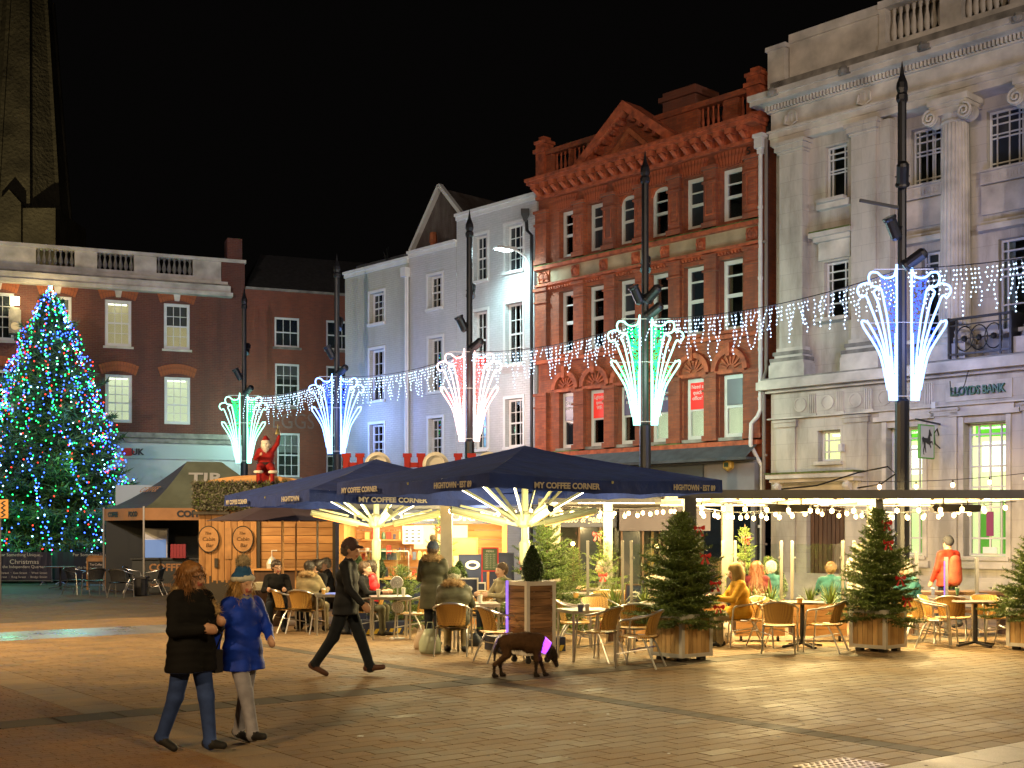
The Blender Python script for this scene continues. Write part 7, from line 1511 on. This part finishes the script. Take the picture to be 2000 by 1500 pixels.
def person(loc, rz, label, H=1.72, legs=((0,0),(0,0)), arms=((0,8,10),(0,8,10)), coat='black', trousers='jeans', shoes='shoe', sk=0, hair=None, hairc=(.08,.045,.025), lean=0, head=(0,0), hem=.78, bulk=1.0, res=.02, sit=None, hat=None, fur=None, turn=0, glasses=False, hands=True, fold=(60,.004), z=0, group=None, hatm=None, grp=None):
    """legs: (thigh angle forward, knee bend) left, right; arms: (swing forward, out, elbow bend); faces -y"""
    K = H/1.75; e = empty('person', loc, R(rz), label, 'person', grp)
    mats = [skin(sk), MATS['cloth_'+coat], MATS['cloth_'+trousers], MATS['cloth_'+shoes], mat('lip', (.33,.09,.07), .5), MATS['cloth_'+(fur or coat)] if fur else MATS['cloth_'+coat]]
    hipz = .93; pr = []; L = []
    for i, sx in enumerate((1, -1)):                 # person's left is +x when facing -y
        ta, kb = legs[i][:2]; ta, kb = R(ta), R(kb); out = (legs[i][2] if len(legs[i]) > 2 else 0)
        hip = V3(sx*.09, 0, hipz); kn = hip+.44*V3(sx*sin(R(out)), -sin(ta), -cos(ta)*cos(R(out))); sa = ta-kb; an = kn+.42*V3(0, -sin(sa), -cos(sa)); fa = max(-.9, min(.35, sa*.9 if sa < 0 else sa*.6))
        toe = an+.17*V3(0, -cos(fa), sin(fa)*1.0)+V3(0, 0, -.035); heel = an+.05*V3(0, cos(fa), -.4); L.append((hip, kn, an, toe, heel))
    low = min(min(l[2][2]-.075, l[3][2]-.035, l[4][2]-.04) for l in L); dz = -low
    up = V3(0, 0, dz); Lr = R(lean)
    def T(x, y, zz): y2, z2 = y, zz-hipz; return V3(x, y2*cos(Lr)-z2*sin(Lr), hipz+y2*sin(Lr)+z2*cos(Lr))+up       # lean forward moves -y
    b = bulk; g = 1
    for l in L:
        hip, kn, an, toe, heel = [q+up for q in l]
        pr += [cap(hip, kn, .098*(.75+.25*b), .072, 2, 0), cap(kn, an-V3(0,0,.0), .072, .058, 2, 0), cap(heel, toe, .046, .036, 3, 0, (1,1,1.05)), cap(an-V3(0,0,.03), an, .045, .045, 2, 0)]
    pr += [cap(T(-.06,0,hipz), T(.06,0,hipz), .125*b, .125*b, 2, 0)]
    # coat
    pr += [cap(T(-.07*b,0,hipz+.04), T(.07*b,0,hipz+.04), .135*b, .135*b, 1, g), cap(T(-.05*b,0,1.12), T(.05*b,0,1.12), .132*b, .132*b, 1, g), cap(T(-.085*b,.005,1.28), T(.085*b,.005,1.28), .125*b, .125*b, 1, g), cap(T(-.15,.01,1.42), T(.15,.01,1.42), .072*b, .072*b, 1, g), cap(T(0,0,hipz), T(0,0,1.4), .13*b, .11*b, 1, g)]
    if hem < .9 and not sit: 
        mid = (L[0][1]+L[1][1])/2; pr += [cap(T(-.06*b,0,.90), T(-.075*b, mid[1]*.5, hem-.02), .14*b, .15*b, 1, g), cap(T(.06*b,0,.90), T(.075*b, mid[1]*.5, hem-.02), .14*b, .145*b, 1, g)]
    if sit: 
        for l in L: pr += [cap(l[0]+up+V3(0,0,.02), l[0]*.5+l[1]*.5+up+V3(0,0,.02), .115*b, .10*b, 1, g)]
    # neck, head
    hp, hy = R(head[0]), R(head[1]); nb = T(0, .005, 1.45); hc = T(0, -.015, 1.62); 
    def Hd(x, y, zz):     # head local, face towards -y
        y2, z2 = y*cos(hp)-zz*sin(hp), y*sin(hp)+zz*cos(hp); x3, y3 = x*cos(hy)-y2*sin(hy), x*sin(hy)+y2*cos(hy); return hc+V3(x3, y3, z2)
    pr += [cap(nb, hc+V3(0,.01,-.05), .056, .05, 0, 2), cap(Hd(0,.015,.035), Hd(0,-.005,.0), .088, .082, 0, 2, (1.12,1,.98)), cap(Hd(0,-.03,-.055), Hd(0,-.055,-.085), .055, .034, 0, 2), cap(Hd(0,-.09,.0), Hd(0,-.112,-.035), .011, .017, 0, 2), cap(Hd(.082,.01,-.01), Hd(.082,.015,.02), .018, .02, 0, 2), cap(Hd(-.082,.01,-.01), Hd(-.082,.015,.02), .018, .02, 0, 2), cap(Hd(-.02,-.089,-.062), Hd(.02,-.089,-.062), .010, .010, 4, 2), cap(Hd(-.035,-.082,.028), Hd(.035,-.082,.028), .013, .013, 0, 2)]
    pr += [cap(T(0,.01,1.42), T(0,0,1.48), .075, .065, 5, g)]
    # arms
    for i, sx in enumerate((1, -1)):
        sw, ou, eb = arms[i][:3]; inn = arms[i][3] if len(arms[i]) > 3 else 0; sw, ou, eb, inn = R(sw), R(ou), R(eb), R(inn)
        sh = T(sx*(.17+.02*b), .01, 1.41); d1 = V3(sx*sin(ou), -sin(sw)*cos(ou), -cos(sw)*cos(ou)); el = sh+.29*d1
        a2 = sw+eb; d2 = V3(-sx*sin(inn), -sin(a2)*cos(inn), -cos(a2)*cos(inn)) if inn else V3(sx*sin(ou)*.4, -sin(a2), -cos(a2)); d2 /= np.linalg.norm(d2); wr = el+.25*d2
        pr += [cap(sh, el, .062*b, .052*b, 1, g), cap(el, wr-.01*d2, .053*b, .041*b, 1, g)]
        if hands:
            pl = wr+.075*d2; s_ = np.cross(d2, V3(1,0,.2)); s_ /= np.linalg.norm(s_)+1e-9
            pr += [cap(wr, pl, .026, .030, 0, 3, (1,1,1)), cap(wr, pl+.02*s_, .022, .022, 0, 3), cap(wr, pl-.02*s_, .022, .022, 0, 3)]
            cu = np.cross(s_, d2)*(1 if sx > 0 else -1)
            for f_ in range(4):
                o_ = pl+s_*(f_-1.5)*.019; ln = (.052,.062,.058,.045)[f_]; k1 = o_+d2*ln*.55; k2 = k1+(d2*.6+cu*.6)*ln*.6; pr += [cap(o_, k1, .0095, .009, 0, 3), cap(k1, k2, .009, .008, 0, 3)]
            th_ = wr+.03*d2+s_*.025; pr += [cap(th_, th_+(d2*.5+s_*.7)*.05, .012, .0095, 0, 3)]
    prs = [(a*K, bb*K, ra*K, rb*K, t_, g_, sc) for (a, bb, ra, rb, t_, g_, sc) in pr]
    body = sdf_obj('body', prs, mats, e, res, .03*K, None, (fold[0], fold[1], (1,)) if fold else None, None if sit else (hem+dz)*K)
    hm = lambda c: mat('hair_%d_%d' % (int(c[0]*999), int(c[1]*999)), c, .5, noise=(30,.35))
    hcol = hm(hairc); S_ = lambda a: np.array(a)*K
    hp_ = []
    if hair in ('short', 'bun', 'long', 'curly'):
        hp_ = [cap(S_(Hd(0,.035,.045)), S_(Hd(0,.045,.0)), .094*K, .088*K), cap(S_(Hd(0,-.03,.075)), S_(Hd(0,.03,.065)), .058*K, .078*K), cap(S_(Hd(-.055,.02,.04)), S_(Hd(.055,.02,.04)), .05*K, .05*K)]
        if hair == 'bun': hp_.append(cap(S_(Hd(0,.11,.09)), S_(Hd(0,.12,.09)), .05*K, .05*K))
    if hair == 'long' or hair == 'long_hat':
        bk = T(0, .13, 1.25); hp_ += [cap(S_(Hd(0,.05,.05)), S_(Hd(0,.06,-.05)), .085*K, .08*K), cap(S_(Hd(0,.06,-.03)), S_(bk), .08*K, .05*K)]
        for sx in (-1, 1): hp_ += [cap(S_(Hd(sx*.075,.0,.03)), S_(Hd(sx*.08,.0,-.10)), .034*K, .036*K), cap(S_(Hd(sx*.08,.0,-.10)), S_(T(sx*.10,-.03,1.28)), .036*K, .022*K), cap(S_(Hd(sx*.05,.06,-.05)), S_(T(sx*.10,.12,1.22)), .05*K, .03*K)]
    if hp_:
        h = sdf_obj('hair', hp_, [hcol], e, .014, .03, (60,.004)); fuzz(h, 2600 if 'long' in hair else 1500, .11 if 'long' in hair else .022, .005, 3, hcol, .22 if 'long' in hair else .35, 1.3 if 'long' in hair else .0)
    if hair == 'hood':
        h = sdf_obj('hood', [cap(S_(Hd(0,.035,.05)), S_(Hd(0,.05,-.03)), .118*K, .12*K), cap(S_(Hd(0,-.02,.09)), S_(Hd(0,.03,.08)), .075*K, .10*K), cap(S_(Hd(-.08,-.01,.05)), S_(Hd(-.08,.0,-.08)), .03*K, .035*K), cap(S_(Hd(.08,-.01,.05)), S_(Hd(.08,.0,-.08)), .03*K, .035*K), cap(S_(Hd(0,.05,-.05)), S_(T(0,.02,1.42)), .11*K, .11*K)], [cl('hood', (.20,.14,.05))], e, .016, .03)
    if hat in ('beanie', 'bobble', 'cap'):
        hmat = hatm or cl('hat_'+hat, (.03,.03,.035))
        q = [cap(S_(Hd(0,.02,.07)), S_(Hd(0,.02,.085)), .104*K, .088*K), cap(S_(Hd(0,.01,.055)), S_(Hd(0,.03,.05)), .099*K, .10*K)]
        if hat == 'cap': q += [cap(S_(Hd(-.03,-.10,.06)), S_(Hd(.03,-.10,.06)), .03*K, .03*K, 0, 0, (1,1,2.4)), cap(S_(Hd(0,-.13,.055)), S_(Hd(0,-.11,.06)), .035*K, .045*K, 0, 0, (1,1,2.6))]
        h = sdf_obj('hat', q, [hmat], e, .013, .02, (90,.002) if hat != 'cap' else None)
        if hat == 'bobble':
            h2 = sdf_obj('bobble', [cap(S_(Hd(0,.03,.205)), S_(Hd(0,.03,.215)), .05*K, .05*K)], [MATS['cloth_bobble']], e, .012, .02, (120,.005)); fuzz(h2, 500, .03, .004, 4, MATS['cloth_bobble'])
    if fur:
        q = []; n = 12
        for j in range(n):
            a0_, a1_ = 2*pi*j/n, 2*pi*(j+1)/n; P_ = lambda a: S_(T(.135*sin(a), .035+.10*cos(a), 1.47+.035*cos(a))); q.append(cap(P_(a0_), P_(a1_), .042, .042))
        h = sdf_obj('fur_collar', q, [MATS['cloth_'+fur]], e, .016, .02, (80,.008)); fuzz(h, 1600, .045, .006, 5, MATS['cloth_'+fur])
    # eyes and brows
    q = MB()
    for sx in (-1, 1): q.ball(S_(Hd(sx*.032, -.080, .008)), .0125*K, 6)
    q.build('eye', mat('eye_dark', (.03,.025,.02), .2), e)['kind'] = 'stuff'
    if glasses:
        q = MB()
        for sx in (-1, 1): q.tube([tuple(S_(Hd(sx*.034+.027*cos(t*pi/5), -.104, .006+.022*sin(t*pi/5)))) for t in range(10)], .003, 4, True); q.bar(S_(Hd(sx*.06, -.10, .01)), S_(Hd(sx*.086, .0, .012)), .005)
        q.build('glasses', MATS['black_plastic'], e)
    e['_k'] = K; return e, T, Hd, K
cl('jeans', (.03,.058,.19)); cl('shoe', (.02,.02,.022), .6); cl('black', (.006,.006,.007), .9); cl('blue', (.008,.04,.42), .6); cl('greyleg', (.27,.27,.33)); cl('fur_buff', (.36,.25,.13), .9); cl('fur_dark', (.16,.11,.06), .9); cl('bobble', (.40,.33,.22), .9); cl('hat_bobble', (.06,.08,.12)); cl('navyjacket', (.012,.014,.02), .7); cl('darkjeans', (.010,.014,.022)); cl('brownshoe', (.08,.04,.03), .4); cl('hat_cap', (.07,.045,.05)); cl('olive', (.055,.055,.035), .6); cl('parka', (.20,.16,.09)); cl('red', (.50,.02,.03), .5); cl('yellow', (.42,.22,.02)); cl('cream', (.6,.55,.45)); cl('teal', (.015,.07,.075)); cl('grey', (.16,.15,.13)); cl('rust', (.24,.022,.010), .7); cl('khaki', (.25,.21,.13)); cl('santa_red', (.24,.012,.012)); cl('white_fur', (.7,.66,.58), .95); cl('maroon', (.10,.012,.018)); cl('darkblue', (.01,.02,.07)); cl('pinkwhite', (.6,.5,.42))
# --- walkers in front
w1, T_, H__, K_ = person(GX(374, 10.75), 58, 'woman in a black padded coat, blue jeans and glasses walking with her hands clasped', 1.61, legs=((13, 6), (-15, 10)), arms=((18, 12, 88, 38), (12, 14, 80, 42)), coat='black', trousers='jeans', hair='long', hairc=(.22,.10,.03), hem=.74, bulk=1.22, res=.0125, fur=None, glasses=True, fold=(48,.005), head=(4, 12))
h = sdf_obj('fur_collar', [cap(V3(.16,-.02,1.30)*1, V3(.19,-.12,1.20), .035, .028), cap(V3(.16,-.02,1.30), V3(.10,.06,1.40), .04, .045), cap(V3(.10,.07,1.38), V3(-.10,.07,1.38), .045, .045)], [MATS['cloth_fur_buff']], w1, .014, .02, (80,.008)); fuzz(h, 900, .04, .005, 8, MATS['cloth_fur_buff'])
m = MB(); m.tube([(-.10,.10,1.36),(0,-.10,1.20),(.20,-.16,1.0),(.24,-.05,.86)], .009, 5); m.box(.18,.27,-.10,.14,.66,.86); m.build('handbag', MATS['black_plastic'], w1)
cl('wool_white', (.55,.56,.50), .9); cl('wool_blue', (.02,.08,.20), .9)
w2, T2, H2, K2 = person(GX(474, 11.15), 50, 'woman in a blue coat, pale grey leggings and a blue and white bobble hat', 1.52, legs=((-9, 6), (22, 6)), arms=((22, 10, 45, 30), (-12, 16, 12)), coat='blue', trousers='greyleg', shoes='shoe', hair='long_hat', hairc=(.38,.22,.07), hem=.74, bulk=1.08, res=.0125, sk=1, fold=(30,.005), head=(6, 5))
q = [cap(H2(0,.02,.085)*K2, H2(0,.02,.11)*K2, .10, .075), ]
h = sdf_obj('hat', q+[cap(H2(0,.012,.052)*K2, H2(0,.02,.047)*K2, .106, .106, 1, 1, (1,1,2.1))], [MATS['cloth_wool_blue'], MATS['cloth_wool_white']], w2, .012, .015, (110,.003))
h = sdf_obj('bobble', [cap(H2(0,.03,.215)*K2, H2(0,.03,.225)*K2, .055, .055)], [MATS['cloth_bobble']], w2, .012, .02, (100,.006)); fuzz(h, 700, .03, .004, 4, MATS['cloth_bobble'])
h = sdf_obj('scarf', [cap(T2(-.05,.0,1.455)*K2, T2(.05,.0,1.455)*K2, .065, .065), cap(T2(0,-.035,1.43)*K2, T2(.0,.05,1.45)*K2, .058, .058)], [cl('scarf', (.20,.21,.25))], w2, .016, .03, (60,.006))
m = MB(); 
for k in range(12): m.ball((0, -.125-.004*k, 1.30-.045*k), .006, 5)
# walking man
w3, *_ = person(GX(676, 16.35), 84, 'man in a dark cap, dark jacket and jeans striding to the right', 1.78, legs=((21, 2), (-19, 16)), arms=((-16, 8, 22), (14, 8, 30)), coat='navyjacket', trousers='darkjeans', shoes='brownshoe', hat='cap', hair='short', hairc=(.10,.08,.07), hem=.80, bulk=1.06, res=.0135, fold=(24,.005), head=(8, 0), lean=4)
# standing woman seen from behind
person(GX(846, 20.6), 165, 'woman standing with her back turned, bobble hat and tan fur collar', 1.68, legs=((4,2),(-3,2)), arms=((10,12,70,30),(10,12,60,30)), coat='olive', trousers='darkjeans', hat='bobble', hair='short', fur='fur_buff', hem=.62, bulk=1.12, res=.018)
# red coat walker at the bank
person(GX(1852, 24.3), -160, 'person in a bright red jacket and black beanie with a rucksack, by the bank wall', 1.74, legs=((14,4),(-10,8)), arms=((8,10,20),(0,10,20)), coat='rust', trousers='darkjeans', hat='beanie', hem=.80, bulk=1.12, res=.02)
person(GX(1676, 22.6), 150, 'person in a cream jacket standing bent over behind the second fir', 1.66, legs=((4,2),(-4,2)), arms=((30,14,30),(30,14,35)), coat='cream', trousers='khaki', hair='short', hairc=(.25,.2,.15), lean=18, res=.02)
# sitters
def sitter(u, v, rz, lab, **kw):
    lg = kw.pop('legs', ((84, 86, 6), (84, 82, 6))); am = kw.pop('arms', ((34, 12, 60, 20), (34, 12, 60, 20))); off = kw.pop('off', .0); p = G(u, v); d = Vector((sin(R(rz)), -cos(R(rz)), 0)); p = p+d*.05
    return person(p, rz, lab, kw.pop('H', 1.70), legs=lg, arms=am, sit=True, res=kw.pop('res', .02), lean=kw.pop('lean', 6), grp='diners seated at the cafe', **kw)
sitter(884, 1279, 176, 'diner in a green knitted hat and dark padded coat, back to the camera', coat='olive', trousers='khaki', hair='curly', hairc=(.30,.30,.22), fur='fur_buff', bulk=1.3, lean=14, head=(14, 0), res=.017, hatm=cl('hatgreen', (.06,.10,.02)), hat='beanie')
sitter(597, 1236, 158, 'diner in a buff fur hooded parka, back to the camera', coat='parka', trousers='khaki', hair='curly', hairc=(.03,.022,.018), fur='fur_buff', bulk=1.2, lean=8, sk=2, res=.017)
sitter(622, 1226, -20, 'dark haired woman in profile behind the parka diner', coat='black', trousers='darkjeans', hair='bun', hairc=(.03,.02,.015), sk=1, head=(0, -60))
sitter(541, 1230, 10, 'man with glasses and a dark jumper at the small left table', coat='black', trousers='darkjeans', hair='short', hairc=(.06,.04,.03), glasses=True, head=(4, 30), sk=0)
sitter(648, 1216, -70, 'man in a dark jacket leaning at the table by the cabin', coat='navyjacket', trousers='darkjeans', hair='short', hairc=(.2,.18,.16), head=(6, 0), sk=3)
sitter(732, 1238, -92, 'young man in a red jacket seated behind the walking man', coat='red', trousers='darkjeans', hair='curly', hairc=(.05,.035,.025), bulk=1.1, head=(0, 0), sk=1, H=1.72, lean=2)
sitter(700, 1240, 80, 'diner in black seen past the walking man, legs under the table', coat='black', trousers='olive', hair='short')
sitter(1192, 1229, -80, 'grey haired man with glasses in a dark grey jacket, in profile behind the steel table', coat='grey', trousers='darkjeans', hair='short', hairc=(.22,.20,.16), glasses=True, lean=10, sk=3)
sitter(1284, 1240, 160, 'person in a cream top with a hair bow behind the first fir', coat='pinkwhite', trousers='khaki', hair='bun', hairc=(.03,.025,.02))
sitter(1456, 1261, -84, 'woman in a mustard yellow coat with the hood up, in profile', coat='yellow', trousers='khaki', hair='hood', bulk=1.15, lean=10, head=(8, 0), sk=1, res=.017, H=1.72)
sitter(1440, 1236, 10, 'dark haired diner behind the woman in yellow', coat='black', trousers='darkjeans', hair='short', hairc=(.08,.05,.03))
sitter(1478, 1238, 170, 'auburn haired diner with her back turned behind the glass screens', coat='maroon', trousers='darkjeans', hair='long', hairc=(.15,.045,.012))
sitter(1514, 1236, -150, 'white haired diner in a teal top behind the glass screens', coat='teal', trousers='khaki', hair='curly', hairc=(.38,.36,.32))
sitter(1624, 1242, 172, 'brown haired diner with their back turned behind the right glass screen', coat='teal', trousers='darkjeans', hair='short', hairc=(.11,.055,.02))
sitter(1790, 1240, -75, 'white haired diner in a dark teal coat right of the second fir', coat='teal', trousers='darkjeans', hair='short', hairc=(.40,.37,.33), bulk=1.15, lean=14)
sitter(992, 1247, -60, 'diner mostly hidden behind the tall planter, holding a dark mug', coat='khaki', trousers='darkjeans', hair='short')
# rucksack and bag details
rk = empty('rucksack', GX(1858, 24.1)+Vector((0,-.22,1.12)), R(-160), 'dark red rucksack on the back of the red jacket walker', 'rucksack')
h = sdf_obj('body', [cap(V3(0,0,-.15), V3(0,0,.18), .14, .12, 0, 0, (1,1.3,1)), cap(V3(0,-.09,-.14), V3(0,-.09,-.02), .09, .08)], [MATS['cloth_rust'] if False else cl('rucksack', (.30,.05,.03))], rk, .02, .03)
# dog
dg = empty('dog', GX(1020, 16.2), R(4), 'brown dog walking right with its head down, wearing a glowing purple collar', 'dog')
cl('dogfur', (.075,.04,.02), .9); cl('dogdark', (.018,.013,.011), .8)
dg.scale = (.8,.85,.9)
D_ = []
D_ += [cap(V3(-.26,0,.50), V3(.05,0,.52), .115, .125, 0), cap(V3(.05,0,.52), V3(.24,0,.49), .125, .145, 0), cap(V3(.20,0,.46), V3(.10,0,.44), .12, .10, 0), cap(V3(.28,0,.50), V3(.44,0,.40), .095, .07, 0), cap(V3(.47,0,.36), V3(.50,0,.31), .075, .07, 1), cap(V3(.52,0,.27), V3(.56,0,.17), .045, .032, 1), cap(V3(.46,.07,.38), V3(.42,.09,.28), .03, .02, 1), cap(V3(.46,-.07,.38), V3(.42,-.09,.28), .03, .02, 1)]
for sy, dx in ((.07, .0), (-.07, -.13)):
    D_ += [cap(V3(-.27,sy,.47), V3(-.22+dx*.3,sy,.33), .085, .055, 0), cap(V3(-.22+dx*.3,sy,.33), V3(-.36+dx*.7,sy,.19), .045, .026, 0), cap(V3(-.36+dx*.7,sy,.19), V3(-.33+dx,sy,.035), .024, .022, 1), cap(V3(-.33+dx,sy,.03), V3(-.28+dx,sy,.025), .026, .022, 1)]
for sy, dx in ((.07, .12), (-.07, -.04)):
    D_ += [cap(V3(.22,sy,.44), V3(.24+dx*.4,sy,.25), .065, .035, 0), cap(V3(.24+dx*.4,sy,.25), V3(.25+dx,sy,.04), .030, .022, 1), cap(V3(.25+dx,sy,.03), V3(.30+dx,sy,.025), .026, .022, 1)]
D_ += [cap(V3(-.36,0,.52), V3(-.44,0,.36), .03, .022, 1), cap(V3(-.44,0,.36), V3(-.45,0,.24), .022, .015, 1)]
h = sdf_obj('body', D_, [MATS['cloth_dogfur'], MATS['cloth_dogdark']], dg, .012, .035, (70,.003)); fuzz(h, 6000, .032, .005, 6, MATS['cloth_dogfur'], .3, .3)
m = MB(); c = Vector((.375,0,.44)); ax_ = Vector((.16,0,-.10)).normalized(); y_ = Vector((0,1,0)); x_ = ax_.cross(y_)
for k in range(18):
    a0_, a1_ = 2*pi*k/18, 2*pi*(k+1)/18; f = lambda a, t, r_: c+ax_*t+(y_*cos(a)+x_*sin(a))*r_
    m.face([f(a0_,-.07,.118), f(a1_,-.07,.118), f(a1_,.055,.10), f(a0_,.055,.10)])
m.build('collar', emit('collar_purple', (.35,.06,1), 2.2), dg)
# Santa on the cabin roof
sn, Ts, Hs, Ks = person(Vector((GX(521, 30.4).x, 30.25, 2.98)), 12, 'Santa Claus figure in a red suit sitting on the cabin roof with one arm raised', 1.38, legs=((80,70,14),(80,66,14)), arms=((150, 32, 20), (30, 20, 85, 30)), coat='santa_red', trousers='santa_red', shoes='shoe', bulk=1.3, res=.022, sit=True, sk=1)
m = MB(); m.box(-.22,.22,-.02,.35,0,.40); m.build('seat_block', MATS['cloth_santa_red'], sn)
sn['category'] = 'figure'; sn.name = 'santa_figure'
wf = MATS['cloth_white_fur']
h = sdf_obj('beard', [cap(Hs(0,-.06,-.06)*Ks, Hs(0,-.10,-.20)*Ks, .085, .05), cap(Hs(-.07,-.02,-.03)*Ks, Hs(.07,-.02,-.03)*Ks, .05, .05)], [wf], sn, .02, .03, (60,.01)); fuzz(h, 500, .05, .012, 9, wf, .4, .5)
h = sdf_obj('hair', [cap(Hs(0,.03,.03)*Ks, Hs(0,.05,-.05)*Ks, .105, .09)], [wf], sn, .02, .03, (60,.01))
sdf_obj('hat', [cap(Hs(0,.02,.09)*Ks, Hs(0,.06,.20)*Ks, .095, .05, 0), cap(Hs(0,.06,.20)*Ks, Hs(.10,.10,.14)*Ks, .045, .03, 0), cap(Hs(0,0,.07)*Ks, Hs(0,.03,.075)*Ks, .105, .105, 1, 1, (1,1,2))], [MATS['cloth_santa_red'], wf], sn, .018, .02)
for p_, r_ in ((Ts(.30,-.18,1.66), .06), (Ts(-.02,-.30,1.16), .06)): pass
m = MB(); b0_ = Vector(Ts(.36,-.19,1.93)*Ks); m.lathe([(.07,0),(.06,.05),(.035,.12),(.02,.14)], b0_+Vector((.0,0,-.02)), 10); m.bar(b0_+Vector((0,0,.1)), b0_+Vector((0,0,.22)), .02); m.build('hand_bell', mat('bell', (.35,.28,.12), .3, metal=.8), sn)
m = MB(); m.tube([(.19*cos(t*pi/8), .17*sin(t*pi/8)-.0, (Ts(0,0,1.02)*Ks)[2]) for t in range(16)], .03, 6, True); m.build('belt', MATS['black_plastic'], sn)
for sx in (-1, 1):
    m = MB(); kn_ = Vector((sx*.17, -.40, .42)); m.tube([(kn_.x+.085*cos(t*pi/5), kn_.y+.075*sin(t*pi/5)+.02, .30) for t in range(10)], .035, 6, True); m.build('fur_cuff', wf, sn)
m = MB(); m.ball((0,0,.12), .12, 10); tag(m.build('snowball', wf, loc=Vector((GX(500, 30.5).x, 30.4, 2.80))), 'white ball resting on the roof edge beside Santa', 'ball')
# small figurines behind the front umbrella
fg_ = empty('garden_figure', (GX(1076, 27.6).x, 27.6, 2.6), 0, 'small pale figurine with green trim standing on the gelato cabin roof', 'figurine')
sdf_obj('body', [cap(V3(0,0,.08), V3(0,0,.55), .16, .12, 0), cap(V3(0,0,.72), V3(0,0,.76), .10, .10, 1), cap(V3(0,0,.88), V3(0,0,.98), .08, .05, 2), cap(V3(-.14,0,.52), V3(-.2,-.05,.3), .05, .05, 0), cap(V3(.14,0,.52), V3(.2,-.05,.3), .05, .05, 0)], [MATS['cloth_cream'], skin(1), MATS['fir']], fg_, .03, .03)
